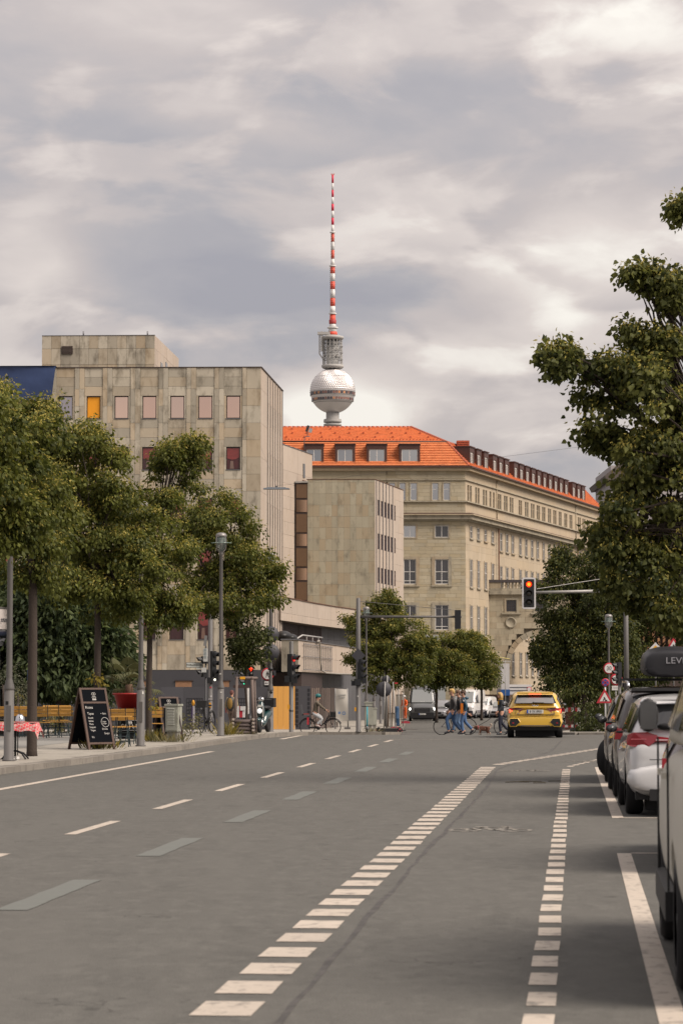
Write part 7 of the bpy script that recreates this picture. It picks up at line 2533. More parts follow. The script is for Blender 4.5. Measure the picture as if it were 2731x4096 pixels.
def evaled(name, mb, mats, levels=2, cutters=()):
 """subdivide a cage and cut the wheel arches, kept as a plain mesh"""
 me = fixn(mb.mesh(name, mats))
 o = bpy.data.objects.new('tmp', me)
 C.objects.link(o)
 m = o.modifiers.new('s', 'SUBSURF')
 m.levels = m.render_levels = levels
 cs_ = []
 for cme in cutters:
  c = bpy.data.objects.new('tmpc', cme)
  C.objects.link(c)
  cs_.append(c)
  b = o.modifiers.new('b', 'BOOLEAN')
  b.operation = 'DIFFERENCE'
  b.object = c
  b.solver = 'EXACT'
 dg = bpy.context.evaluated_depsgraph_get()
 r = bpy.data.meshes.new_from_object(o.evaluated_get(dg))
 r.name = name
 bpy.data.objects.remove(o)
 for c in cs_:
  bpy.data.objects.remove(c)
 for p in r.polygons:
  p.use_smooth = True
 return r
def loft(mb, secs):
 """secs: list of closed rings (same count) along the length"""
 n = len(secs[0])
 vs = [p for s in secs for p in s]
 fs = [(i * n + k, i * n + (k + 1) % n, (i + 1) * n + (k + 1) % n, (i + 1) * n + k) for i in range(len(secs) - 1) for k in range(n)]
 fs += [tuple(reversed(range(n))), tuple((len(secs) - 1) * n + k for k in range(n))]
 mb.add(vs, fs)
def wheel(root, c, r, wd, side, rim=None, steer=0.0):
 w_ = part('wheel', MB().lathe([(r * .66, -wd / 2), (r * .93, -wd / 2), (r, -wd * .36), (r, wd * .36), (r * .93, wd / 2), (r * .66, wd / 2), (r * .62, wd * .3), (r * .62, -wd * .3)], 28, axis='X'), m_tyre, root, c, steer)
 q = MB()
 q.lathe([(r * .655, side * wd * .40), (r * .60, side * wd * .42), (r * .58, side * wd * .2), (0, side * wd * .18)], 24, axis='X')
 for k in range(5):
  a = 2 * PI * k / 5
  q.box((side * wd * .36, math.cos(a) * r * .34, math.sin(a) * r * .34), (wd * .16, r * .14, r * .56), rx=a + PI / 2 if False else -(PI / 2 - a) )
 q.lathe([(r * .16, side * wd * .46), (0, side * wd * .47)], 12, axis='X')
 part('rim', q, rim or m_rim, w_)
 return w_
def cyl_cut(x, y, z, r, wd):
 return MB().lathe([(r, -wd / 2), (r, wd / 2)], 28, c=(x, y, z), axis='X').mesh('cut', m_plastic)
def car(name, label, cat, loc, heading, L=4.1, W=1.76, H=1.45, wb=2.56, r=.325, belt=.93, col=None, hood=.72, ride=.20, style='hatch', rimm=None, group=None, steer=0.0, rack=False, glass=None, mirrors=True, panes=None):
 """a car facing +y; origin on the ground under its middle"""
 t = thing(name, label, cat, loc, -heading, group)
 hw = W / 2
 y0, y1 = -L / 2, L / 2
 ya, yf = -wb / 2 - .02, wb / 2 + .08
 def sec(y, w, zb, zt, wt=None, crown=.02):
  wt = wt or w * .94
  zm = zb + (zt - zb) * .52
  h = [(0, zb), (w * .62, zb), (w * .93, zb + .05), (w, zb + (zm - zb) * .6), (w * 1.0, zm), (w * .985, zm + (zt - zm) * .6), (wt, zt - .01), (wt * .55, zt + crown), (0, zt + crown * 1.3)]
  return [(x, y, z) for x, z in h] + [(-x, y, z) for x, z in reversed(h[1:-1])]
 lower = MB()
 bt = belt
 if style == 'van':
  ss = [sec(y0, hw * .93, ride + .1, bt - .05), sec(y0 + .04, hw * .98, ride, bt), sec(y0 + .5, hw, ride, bt), sec(ya + .5, hw, ride, bt), sec(0, hw, ride, bt), sec(yf - .5, hw, ride, bt), sec(y1 - 1.0, hw, ride, bt + .03), sec(y1 - .55, hw * .99, ride, bt - .03), sec(y1 - .2, hw * .95, ride, bt - .16), sec(y1 - .04, hw * .86, ride + .05, bt - .30), sec(y1, hw * .78, ride + .1, bt - .36)]
 else:
  ss = [sec(y0, hw * .80, ride + .16, bt - .10), sec(y0 + .05, hw * .90, ride + .06, bt - .03), sec(y0 + .25, hw * .97, ride + .01, bt), sec(ya, hw, ride, bt + .0), sec(ya + .6, hw * .985, ride, bt - .01), sec(0, hw * .98, ride, bt - .015), sec(yf - .75, hw * .98, ride, bt - .02), sec(yf - .35, hw * .985, ride, bt - .04), sec(yf, hw, ride, bt - .09), sec(y1 - .35, hw * .95, ride, hood + .05), sec(y1 - .1, hw * .84, ride + .02, hood - .03), sec(y1, hw * .68, ride + .1, hood - .12)]
 loft(lower, ss)
 cuts = [cyl_cut(s * (hw - .06), y, r, r * 1.17, .38) for s in (-1, 1) for y in (-wb / 2, wb / 2)]
 body = evaled('body', lower, [col], 2, cuts)
 b = link('body', body, t)
 cab = MB()
 tw = hw * (.78 if style != 'van' else .88)
 def cs(y, wlo, whi, zlo, zhi):
  h = [(0, zlo), (wlo, zlo), (wlo * .985, zlo + (zhi - zlo) * .25), (whi + (wlo - whi) * .22, zlo + (zhi - zlo) * .75), (whi * .95, zhi - .025), (whi * .55, zhi + .005), (0, zhi + .012)]
  return [(x, y, z) for x, z in h] + [(-x, y, z) for x, z in reversed(h[1:-1])]
 if style == 'hatch':
  st_ = [(y0 + .10, .86, .60, bt + .06), (y0 + .26, .92, .70, bt + (H - bt) * .52), (y0 + .50, .95, .76, H - .06), (y0 + .95, .96, .785, H - .012), (0, .96, .79, H), (.42, .96, .77, H - .03), (.85, .95, .74, bt + (H - bt) * .62), (1.32, .93, .70, bt + .0)]
 elif style == 'suv':
  st_ = [(y0 + .07, .88, .66, bt + .06), (y0 + .18, .93, .74, bt + (H - bt) * .55), (y0 + .34, .95, .79, H - .05), (y0 + .9, .96, .81, H - .008), (0, .96, .81, H), (.5, .96, .79, H - .03), (.92, .95, .76, bt + (H - bt) * .60), (1.38, .93, .72, bt)]
 else:
  st_ = [(y0 + .02, .96, .90, H - .08), (y0 + .12, .985, .92, H - .015), (0, .985, .92, H), (y1 - 1.9, .985, .90, H - .02), (y1 - 1.45, .98, .86, H - .16), (y1 - 1.1, .97, .82, bt + (H - bt) * .52), (y1 - .72, .96, .80, bt + .02)]
 st_ = [s for s in st_]
 loft(cab, [cs(y, hw * a, hw * bb, bt - .06, z) for y, a, bb, z in st_])
 link('cabin', evaled('cabin', cab, [col], 2), t)
 gl = glass or m_cglass
 def onside(y, f):
  """half width and height of the cabin wall at y, fraction f of its height"""
  for (ya_, a0, b0, z0), (yb_, a1, b1, z1) in zip(st_, st_[1:]):
   if ya_ <= y <= yb_:
    q = (y - ya_) / (yb_ - ya_)
    a, bb, z = a0 + (a1 - a0) * q, b0 + (b1 - b0) * q, z0 + (z1 - z0) * q
    break
  else:
   a, bb, z = st_[-1][1:]
  zl = bt - .06
  if f < .25: w = a + (a * .985 - a) * f / .25
  elif f < .75: w = a * .985 + (bb + (a - bb) * .22 - a * .985) * (f - .25) / .5
  else: w = bb + (a - bb) * .22 + (bb * .95 - bb - (a - bb) * .22) * (f - .75) / .25
  return hw * w, zl + (z - zl) * f
 def side_glass(ys, f0=.2, f1=.80, nm='side_window'):
  for s in (-1, 1):
   q = MB()
   P0 = [onside(y, f0) for y in ys]
   P1 = [onside(y, f1) for y in ys]
   vs = [(s * (w_ + .010), y, z) for (w_, z), y in zip(P0, ys)] + [(s * (w_ + .012), y, z) for (w_, z), y in zip(P1, ys)]
   n = len(ys)
   q.add(vs, [(i, i + 1, n + i + 1, n + i) for i in range(n - 1)])
   part(nm, q, gl, t)
 if style == 'van':
  for ys in panes or ([y1 - 2.0, y1 - 1.7, y1 - 1.35, y1 - 1.1],):
   side_glass(ys, .18, .62 if not panes else .78)
 else:
  side_glass([y0 + .42, y0 + .62, y0 + .85], .25, .78)
  side_glass([y0 + .92, y0 + 1.2, -.28 if L < 4.3 else -.3], .22, .82)
  side_glass([-.22, .1, .45, .72], .22, .80)
 for s in (-1, 1):
  for y in (-wb / 2, wb / 2):
   wheel(t, (s * (hw - .125), y, r), r, .21, s, rimm, steer if y > 0 else 0)
 part('underbody', MB().box((0, 0, ride + .10), (W * .86, L * .9, .2)).box((0, -wb / 2, r), (W * .7, .55, .55)).box((0, wb / 2, r), (W * .7, .55, .5)), m_plastic, t)
 for s in (-1, 1) if mirrors else ():
  mz = bt + .06
  my = .78 if style != 'van' else y1 - 1.15
  q = MB().box((0, 0, 0), (.19, .10, .13) if style != 'van' else (.18, .12, .34), taper=.9).box((-s * .12, .02, -.05), (.16, .06, .04))
  mr_ = link('mirror', evaled('mirror', q, [m_plastic], 2), t, (s * (hw + .08), my, mz + .03))
  part('mirror_glass', MB().lathe([(.052, 0), (0, -.004)], 10, c=(0, -.047 if style != 'van' else -.056, 0), axis='Y'), m_cglass2, mr_)
 return t
def rear_glass(t, hwb, hwt, z0, z1, y0_, y1_, mat=None, nm='rear_window'):
 q = MB()
 n = 6
 vs = []
 for j in range(n + 1):
  f = j / n
  w_, z, y = hwb + (hwt - hwb) * f, z0 + (z1 - z0) * f, y0_ + (y1_ - y0_) * f
  vs += [(-w_, y + .06, z), (-w_ * .7, y + .008, z), (0, y, z + .0), (w_ * .7, y + .008, z), (w_, y + .06, z)]
 q.smooth = True
 q.add(vs, [(j * 5 + i, j * 5 + i + 1, (j + 1) * 5 + i + 1, (j + 1) * 5 + i) for j in range(n) for i in range(4)])
 return part(nm, q, mat or m_cglass, t)
def plate(t, y, z, s, back=True, w_=.52, face=-1):
 p = part('number_plate', MB().box((0, y, z), (w_, .02, .115)), m_nplate, t)
 part('country_strip', MB().box((-.235 * -face * (1 if face < 0 else 1), y + face * .011, z), (.05, .004, .105)), m_eublue, p)
 text('lettering', s, .105, m_ink, p, (.02, y + face * .0125, z), (PI / 2, 0, 0 if face < 0 else PI), xs=.82)
 return p
# ---- the yellow hatchback, braking
m_yel = paint('yellow_paint', (0.58, 0.36, 0.045))
hd_ = R(3.6)
yl = on(2135, 85.2, 0)
yl.x = (2134 - 1365.5) / F * 85.2
yc = car('hatchback', 'yellow hatchback braking at the junction, seen from behind', 'car', yl, hd_, L=4.05, W=1.76, H=1.46, wb=2.56, r=.325, belt=.93, col=m_yel, ride=.24, rimm=m_rimdk)
Y0 = -4.05 / 2
rw = rear_glass(yc, .665, .555, 1.075, 1.345, Y0 + .055, Y0 + .27, m_cglass)
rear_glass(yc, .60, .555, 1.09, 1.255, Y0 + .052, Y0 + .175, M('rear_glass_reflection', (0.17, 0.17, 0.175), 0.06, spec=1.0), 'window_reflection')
sp = part('spoiler', MB().box((0, Y0 + .30, 1.395), (1.12, .28, .035), rx=-.1), m_yel, yc)
part('brake_strip', MB().box((0, Y0 + .163, 1.365), (.38, .02, .022)), m_tailon, sp)
part('antenna', MB().extr([(0, Y0 + .75, 1.44), (0, Y0 + .95, 1.44), (0, Y0 + .80, 1.54)], (.03, 0, 0)), m_plastic, yc)
wp_ = part('wiper', MB().tube([(-.05, Y0 + .04, 1.10), (.28, Y0 + .045, 1.095)], .014, 5).lathe([(.03, 0), (0, -.02)], 8, c=(-.05, Y0 + .05, 1.10), axis='Y'), m_plastic, yc)
bp = MB()
def ring_at(y, w_, z0, z1):
 return [(-w_, y, z0), (w_, y, z0), (w_ * 1.02, y, (z0 + z1) / 2), (w_ * .98, y, z1), (-w_ * .98, y, z1), (-w_ * 1.02, y, (z0 + z1) / 2)]
loft(bp, [ring_at(Y0 - .075, .72, .36, .66), ring_at(Y0 - .05, .80, .34, .68), ring_at(Y0 + .12, .86, .33, .70), ring_at(Y0 + .4, .872, .34, .70)])
link('bumper', evaled('bumper', bp, [m_yel], 2), yc)
part('bumper_crease', MB().box((0, Y0 - .055, .695), (1.50, .05, .012)), M('shut_line', (0.10, 0.06, 0.01), 0.6), yc)
part('diffuser', MB().extr([(-.74, Y0 - .04, .36), (-.60, Y0 - .06, .42), (.60, Y0 - .06, .42), (.74, Y0 - .04, .36), (.70, Y0, .24), (-.70, Y0, .24)], (0, .25, 0)), m_plastic, yc)
part('silver_strip', MB().box((0, Y0 - .075, .385), (.9, .02, .03)), M('dull_silver', (0.11, 0.11, 0.115), 0.4, 0.5), yc)
for s in (-1, 1):
 hexo = [(-.185, .0), (-.11, .105), (.11, .105), (.145, -.02), (.115, -.125), (-.06, -.125)]
 q = MB().extr([(s * (.655 - x * -1 if False else .655 + x * 1.0), Y0 - .083, .50 + z) for x, z in hexo], (0, .05, 0))
 part('bumper_vent', q, m_plastic, yc)
 q = MB()
 n = len(hexo)
 A = [(s * (.655 + x * 1.16), Y0 - .078, .50 + z * 1.2) for x, z in hexo]
 Bq = [(s * (.655 + x * 1.0), Y0 - .092, .50 + z) for x, z in hexo]
 q.add(A + Bq, [(i, (i + 1) % n, n + (i + 1) % n, n + i) for i in range(n)])
 part('vent_surround', q, m_yel, yc)
 part('reflector', MB().box((s * .68, Y0 - .088, .47), (.05, .01, .05)), m_tail, yc)
 lamp_ = [(.34, .915), (.62, .935), (.80, .93), (.835, .86), (.82, .765), (.62, .77), (.50, .80)]
 q = MB()
 def by(x): return Y0 + .035 + max(0, (x - .45)) ** 2 * .75
 vs = [(s * x, by(x) - .03, z) for x, z in lamp_]
 q.extr(vs, (0, .12, 0))
 tl = part('tail_lamp', q, m_tail, yc)
 q = MB()
 for (xa, za, xb_, zb__) in ((.66, .795, .80, .815), (.70, .83, .81, .87)):
  q.extr([(s * xa, by(xa) - .036, za - .012), (s * xb_, by(xb_) - .036, zb__ - .018), (s * xb_, by(xb_) - .036, zb__ + .022), (s * xa, by(xa) - .036, za + .014)], (0, .006, 0))
 part('lit_segment', q, m_tailon, tl)
 q = MB().extr([(s * .37, by(.37) - .034, .905), (s * .60, by(.6) - .034, .925), (s * .60, by(.6) - .034, .895), (s * .45, by(.45) - .034, .865)], (0, .006, 0))
 part('clear_segment', q, M('lamp_pinkish', (0.20, 0.10, 0.11), 0.2), tl)
part('hatch_shelf', MB().box((0, Y0 + .02, .955), (1.30, .10, .035), rx=-.25), m_yel, yc)
part('hatch_line', MB().box((0, Y0 - .005, .735), (1.16, .012, .012)).box((-.60, Y0 + .0, .80), (.012, .012, .13), ry=.2).box((.60, Y0 + .0, .80), (.012, .012, .13), ry=-.2), _mats['shut_line'], yc)
plate(yc, Y0 - .03, .825, 'B DE 8905')
q = MB()
for k in range(4):
 q.lathe([(.031, -.004), (.027, -.008), (.023, -.004)], 14, c=(-.069 + .046 * k, Y0 + .012, 1.00), axis='Y')
part('emblem', q, m_chrome, yc)
part('badge', MB().box((-.52, Y0 - .005, .77), (.09, .006, .016)).box((.54, Y0 - .005, .755), (.14, .006, .016)), m_chrome, yc)
# ---- white compact parked on the right
def parked(px_l, Y_rear_axle, Y_front_axle, W, lat_rear, lat_front):
 """centre and heading of a parked car from its left wheels' positions in street coordinates"""
 a, b = st(lat_rear + W / 2, Y_rear_axle), st(lat_front + W / 2, Y_front_axle)
 return (a + b) / 2, math.atan2(b.x - a.x, b.y - a.y)
m_whi = paint('white_paint', (0.50, 0.50, 0.505))
W3 = 1.77
c_, h_ = parked(0, 33.9, 36.45, W3, .60, .55)
wc = car('hatchback', 'white parked hatchback with big red tail lamps, behind the cream car', 'car', c_, h_, L=4.2, W=W3, H=1.50, wb=2.58, r=.33, belt=.95, col=m_whi, ride=.20, rimm=m_rimdk)
Y0 = -2.1
rear_glass(wc, .68, .56, 1.08, 1.38, Y0 + .055, Y0 + .30, m_cglass)
part('spoiler', MB().box((0, Y0 + .34, 1.44), (1.14, .26, .035), rx=-.1), m_whi, wc)
bp = MB()
loft(bp, [ring_at(Y0 - .07, .72, .30, .62), ring_at(Y0 - .04, .81, .26, .66), ring_at(Y0 + .12, .87, .25, .69), ring_at(Y0 + .42, .878, .26, .69)])
link('bumper', evaled('bumper', bp, [m_whi], 2), wc)
part('diffuser', MB().box((0, Y0 + .03, .27), (1.2, .2, .14)), m_plastic, wc)
for s in (-1, 1):
 lamp_ = [(.50, 1.00), (.62, 1.035), (.78, 1.03), (.86, 1.00), (.87, .88), (.80, .855), (.60, .865), (.54, .91)]
 def by(x): return Y0 + .03 + max(0, (x - .45)) ** 2 * .9
 q = MB().extr([(s * x, by(x) - .03, z) for x, z in lamp_], (0, .16, 0))
 tl = part('tail_lamp', q, m_tail, wc)
 q = MB().extr([(s * .30, Y0 - .004, .96), (s * .50, by(.5) - .028, .985), (s * .54, by(.54) - .028, .915), (s * .30, Y0 - .004, .925)], (0, .1, 0))
 tl2 = part('hatch_lamp', q, m_tail, wc)
 part('clear_bar', MB().extr([(s * .32, Y0 - .012, .945), (s * .52, by(.52) - .036, .952), (s * .52, by(.52) - .036, .932), (s * .32, Y0 - .012, .935)], (0, .006, 0)), M('clear_lamp', (0.5, 0.35, 0.36), 0.2), tl2)
 part('lamp_line', MB().box((s * .70, by(.70) - .042, .95), (.24, .006, .008)), M('lamp_line_pink', (0.45, 0.12, 0.14), 0.3), tl)
part('hatch_line', MB().box((0, Y0 - .03, .70), (1.2, .012, .012)), M('grey_shut_line', (0.08, 0.08, 0.085), 0.6), wc)
plate(wc, Y0 - .035, .78, 'B')
# ---- dark brown car with a roof box
m_brn = paint('dark_brown_paint', (0.030, 0.021, 0.019))
W4 = 1.84
c_, h_ = parked(0, 39.2, 41.85, W4, .52, .48)
sc = car('estate_car', 'dark brown parked car carrying a black roof box', 'car', c_, h_, L=4.5, W=W4, H=1.60, wb=2.66, r=.35, belt=1.0, col=m_brn, ride=.22, style='suv', hood=.8)
Y0 = -2.25
rear_glass(sc, .72, .60, 1.10, 1.46, Y0 + .05, Y0 + .20, m_cglass2)
part('spoiler', MB().box((0, Y0 + .22, 1.54), (1.3, .3, .04), rx=-.1), m_plastic, sc)
for s in (-1, 1):
 q = MB().extr([(s * .55, Y0 - .0, .98), (s * .88, Y0 + .12, 1.0), (s * .90, Y0 + .14, .84), (s * .58, Y0 - .0, .86)], (0, .15, 0))
 part('tail_lamp', q, m_tail, sc)
 part('roof_rail', MB().tube([(s * .68, -1.7, 1.60), (s * .68, -1.6, 1.66), (s * .68, .6, 1.67), (s * .68, .8, 1.6)], .022, 6), m_chrome, sc)
for y in (-1.05, .15):
 part('cross_bar', MB().box((0, y, 1.70), (1.5, .07, .035)), m_plastic, sc)
rb_ = c_ + Vector((0, 0, 0))
t_ = thing('roof_box', 'black roof box with grey LEVI lettering on top of the dark brown car', 'roof box', rb_ + Vector((math.sin(h_) * -.5, math.cos(h_) * -.5, 1.72)), -h_)
q = MB()
def rbx(y, w_, z1): return [(-w_ * .9, y, 0.03), (0, y, .0), (w_ * .9, y, .03), (w_, y, .12), (w_ * .97, y, z1 * .8), (w_ * .6, y, z1), (-w_ * .6, y, z1), (-w_ * .97, y, z1 * .8), (-w_, y, .12)]
loft(q, [rbx(-1.03, .40, .34), rbx(-1.02, .43, .38), rbx(-.98, .46, .42), rbx(-.3, .48, .50), rbx(.5, .46, .44), rbx(1.0, .38, .24), rbx(1.1, .28, .14)])
link('shell', evaled('shell', q, [M('box_black', (0.012, 0.012, 0.015), 0.45)], 1), t_)
part('seam', MB().box((0, -.02, .13), (.905, 2.0, .02)), m_plastic, t_)
text('lettering', 'LEVI', .13, M('box_lettering', (0.25, 0.25, 0.27), 0.5), t_, (-.0, -1.045, .25), (PI / 2, 0, 0), ext=.004, xs=1.15)
# ---- dark car beyond it, front wheel turned out
W5 = 1.84
c_, h_ = parked(0, 45.0, 47.6, W5, .46, .50)
dc = car('parked_car', 'farthest dark parked car on the right with its front wheel turned out', 'car', c_, h_, L=4.4, W=W5, H=1.52, wb=2.64, r=.34, belt=.98, col=paint('black_brown_paint', (0.016, 0.012, 0.012)), ride=.21, style='hatch', steer=-.55)
part('tail_lamp', MB().box((-.75, -2.14, .95), (.25, .1, .13)), m_tail, dc)
part('tail_lamp', MB().box((.75, -2.14, .95), (.25, .1, .13)), m_tail, dc)
rear_glass(dc, .70, .58, 1.12, 1.40, -2.15, -1.92, m_cglass)
# ---- silver car between, mostly hidden, and the near cream car
m_sil = paint('grey_paint', (0.12, 0.10, 0.095))
W2 = 1.78
c_, h_ = parked(0, 23.7, 26.3, W2, .72, .82)
s2 = car('parked_car', 'grey parked car hidden behind the nearest cream car, one alloy wheel showing', 'car', c_, h_, L=4.2, W=W2, H=1.42, wb=2.6, r=.33, belt=.90, col=m_sil, ride=.2, style='hatch', mirrors=False)
part('tail_lamp', MB().box((-.75, -2.02, .92), (.2, .1, .13)), m_tail, s2)
part('tail_lamp', MB().box((.75, -2.02, .92), (.2, .1, .13)), m_tail, s2)
rear_glass(s2, .68, .56, 1.08, 1.36, -2.05, -1.82, m_cglass)
m_crm = M('cream_paint', (0.52, 0.495, 0.43), .5, spec=.25, var=.05, scale=3)
W1 = 1.92
c_, h_ = parked(0, 14.3, 17.15, W1, .50, .51)
vc = car('parked_car', 'nearest parked cream car cut by the right edge', 'car', c_, h_, L=4.75, W=W1, H=1.88, wb=2.85, r=.355, belt=1.27, col=m_crm, ride=.27, style='suv', hood=1.10, rimm=m_rimdk, glass=m_cglass2, mirrors=False)
part('tail_lamp', MB().box((-.84, -2.30, 1.02), (.16, .1, .42)), m_tail, vc)
part('tail_lamp', MB().box((.84, -2.30, 1.02), (.16, .1, .42)), m_tail, vc)
for yy in (-.98, .95):
 for s in (-1, 1):
  part('door_gap', MB().box((s * (W1 / 2 + .001), yy, .86), (.012, .012, .85)), m_plastic, vc)
for s in (-1, 1):
 part('sill_cladding', MB().box((s * (W1 / 2 - .01), 0, .40), (.06, 2.0, .16)), m_plastic, vc)
 for yy in (-.6, .1):
  part('door_handle', MB().box((s * (W1 / 2 + .012), yy, 1.10), (.03, .18, .035)), m_crm, vc)
part('rear_cladding', MB().box((0, -2.18, .42), (1.8, .34, .30)), m_plastic, vc)
rear_glass(vc, .80, .68, 1.30, 1.80, -2.32, -2.12, m_cglass2)
for s in (-1, 1):
 bmr = link('big_mirror', evaled('big_mirror', MB().box((0, 0, 0), (.16, .14, .25), taper=.92).box((-s * .12, .03, -.07), (.16, .08, .06)), [m_plastic], 2), vc, (s * (W1 / 2 + .06), .95, 1.42))
 part('mirror_glass', MB().box((0, -.068, 0), (.10, .01, .17)), m_cglass2, bmr)
# ---- vans and cars beyond the junction, facing the camera
def van_front(t, L, W, H, bt, lit, dark, ptxt=None, wind=None):
 y1 = L / 2
 hw = W / 2
 q = MB().extr([(-hw * .78, y1 - .70, bt + .03), (hw * .78, y1 - .70, bt + .03), (hw * .70, y1 - 1.36, H - .26), (-hw * .70, y1 - 1.36, H - .26)], (0, .03, .02))
 part('windscreen', q, wind or M('van_windscreen', (0.30, 0.31, 0.30), 0.06, 0.6), t)
 part('grille', MB().box((0, y1 - .02, bt - .52), (W * .56, .07, .28)), m_plastic, t)
 for k in range(3):
  part('grille_bar', MB().box((0, y1 + .02, bt - .60 + .09 * k), (W * .5, .02, .02)), M('grille_grey', (0.09, 0.09, 0.095), 0.4), t)
 part('bumper', MB().box((0, y1 - .08, .46), (W * .88, .30, .42)).box((0, y1 - .10, .30), (W * .82, .25, .2)), m_plastic if dark else M('bumper_dark', (0.03, 0.03, 0.04), 0.5), t)
 for s in (-1, 1):
  part('headlight', MB().ball((s * hw * .78, y1 - .16, bt - .46), (.17, .12, .12), 10, 6), m_headon if lit else m_headoff, t)
 if ptxt:
  plate(t, y1 + .075, .55, ptxt, face=1)
m_dv = paint('dark_grey_van_paint', (0.075, 0.078, 0.080))
vl = on(1688, 203.5, 0)
dv = car('delivery_van', 'dark grey delivery van with lit headlights driving towards the junction', 'van', vl, R(180 + 1.6), L=5.4, W=2.06, H=2.62, wb=3.3, r=.36, belt=1.38, col=m_dv, ride=.26, style='van')
van_front(dv, 5.4, 2.06, 2.62, 1.38, True, True, 'B TR 531')
part('sun_visor_band', MB().extr([(-.66, 5.4 / 2 - 1.42, 2.36), (.66, 5.4 / 2 - 1.42, 2.36), (.60, 5.4 / 2 - 1.62, 2.54), (-.60, 5.4 / 2 - 1.62, 2.54)], (0, .02, .02)), m_cglass2, dv)
part('dashboard_paper', MB().box((0, 5.4 / 2 - .72, 1.47), (.3, .02, .08)), m_swhite, dv)
m_wv = paint('white_van_paint', (0.50, 0.49, 0.475))
vl = on(1874, 232, 0)
v2 = car('panel_van', 'tall white panel van parked facing us behind the pedestrians', 'van', vl, R(180 + 14), L=5.6, W=2.05, H=2.55, wb=3.5, r=.34, belt=1.36, col=m_wv, ride=.24, style='van')
van_front(v2, 5.6, 2.05, 2.55, 1.36, False, False)
part('side_moulding', MB().box((-1.035, -.3, .62), (.03, 3.2, .20)).box((1.035, -.3, .62), (.03, 3.2, .20)), M('moulding_grey', (0.14, 0.13, 0.14), 0.6), v2)
vl = on(1928, 236, 0)
v3 = car('small_van', 'smaller white van parked right of the tall white panel van', 'van', vl, R(180 + 14), L=4.6, W=1.92, H=1.92, wb=3.0, r=.32, belt=1.16, col=m_wv, ride=.22, style='van')
van_front(v3, 4.6, 1.92, 1.92, 1.16, False, False)
def front(t, L, W, bt, hood):
 y1 = L / 2
 q = MB().extr([(-W * .39, 1.24, bt + .06), (W * .39, 1.24, bt + .06), (W * .34, .62, bt + .42), (-W * .34, .62, bt + .42)], (0, .03, .02))
 part('windscreen', q, _mats['van_windscreen'], t)
 part('grille', MB().box((0, y1 - .03, hood - .22), (W * .5, .06, .18)), m_plastic, t)
 part('lower_intake', MB().box((0, y1 - .05, .36), (W * .7, .06, .16)), m_plastic, t)
 for s in (-1, 1):
  part('headlight', MB().ball((s * W * .34, y1 - .14, hood - .14), (.18, .12, .08), 10, 6), m_headoff, t)
for nm, lab, px, Y, col, hh in (('parked_car', 'silver car parked right of the smaller white van', 1962, 240, (0.20, 0.20, 0.21), 1.50), ('parked_car', 'pale grey car parked beyond the woman with the dog', 1988, 237, (0.26, 0.26, 0.27), 1.48), ('parked_car', 'grey car parked just behind the dark grey van', 1760, 222, (0.19, 0.19, 0.20), 1.62), ('parked_car', 'dark car parked between the dark grey van and the tall white van', 1792, 226, (0.07, 0.07, 0.08), 1.62)):
 cc_ = car(nm, lab, 'car', on(px, Y, 0), R(180 + 12), L=4.3, W=1.8, H=hh, wb=2.6, r=.32, belt=.96, col=paint('paint_%d' % px, col), ride=.2, style='hatch')
 front(cc_, 4.3, 1.8, .96, .74)
t_ = thing('box_lorry', 'white lorry body with a blue lower edge near the archway', 'lorry', on(2020, 243, 0))
k = 243 / F
zt, zm, zb_ = hz(2654, 243) - t_.location.z, hz(2758, 243) - t_.location.z, hz(2782, 243) - t_.location.z
part('box', MB().span((-.36, 0, zm), (.38, 6, zt)), M('lorry_white', (0.42, 0.41, 0.41), 0.6, var=.05, scale=1), t_)
part('blue_skirt', MB().span((-.40, -.02, zb_), (.42, 6, zm)), M('lorry_blue', (0.015, 0.07, 0.22), 0.5), t_)
part('frame', MB().span((-.36, 0.1, .4), (.38, 6, zb_)), m_plastic, t_)
for y in (1.0, 4.6):
 part('wheel', MB().lathe([(.2, -.4), (.46, -.4), (.46, .4), (.2, .4)], 18, c=(0, y, .46), axis='X'), m_tyre, t_)
part('door_line', MB().span((-.01, -.01, zm), (.01, 0, zt)), m_steel, t_)
t_ = thing('site_fence', 'brown site hoarding behind the parked cars near the archway', 'fence', on(1980, 246, 0))
for i in range(6):
 part('board', MB().span((-1.4 + i * .6, 0, 0), (-.81 + i * .6, .05, hz(2778, 246) - t_.location.z)), M('brown_hoarding', (0.15, 0.085, 0.055), 0.7, rnd=.1), t_)
t_ = thing('white_site_cabin', 'pale site cabin with dark stripes beyond the yellow car roof', 'cabin', on(2075, 246.5, 0))
k = 246.5 / F
for i, (y0_, y1_, mt) in enumerate(((2738, 2748, m_swhite), (2748, 2753, m_steel), (2753, 2760, m_swhite), (2760, 2766, m_steel), (2766, 2840, m_swhite))):
 part('cabin_band', MB().span((-.95, .02 * (i % 2), hz(y1_, 246.5) - t_.location.z), (1.15, 1.5, hz(y0_, 246.5) - t_.location.z)), mt, t_)
t_ = thing('work_light_pole', 'tall thin yellow pole with a pale boom beside the archway', 'pole', on(1898, 238, 0))
zt = hz(2612, 238) - t_.location.z
part('pole', MB().tube([(0, 0, 0), (.05, 0, zt)], .05, 6), M('boom_yellow', (0.42, 0.36, 0.13), 0.6), t_)
part('boom', MB().tube([(.05, 0, zt), ((2037 - 1898) * 238 / F, 0, hz(2636, 238) - t_.location.z)], .04, 6), _mats['boom_yellow'], t_)
part('cross_arm', MB().tube([((1912 - 1898) * 238 / F, 0, hz(2645, 238) - t_.location.z), ((2042 - 1898) * 238 / F, 0, hz(2647, 238) - t_.location.z)], .04, 6), m_pole_lt, t_)
part('stay', MB().tube([((2020 - 1898) * 238 / F, 0, hz(2640, 238) - t_.location.z), ((2020 - 1898) * 238 / F, 0, 0)], .04, 6), m_pole_lt, t_)
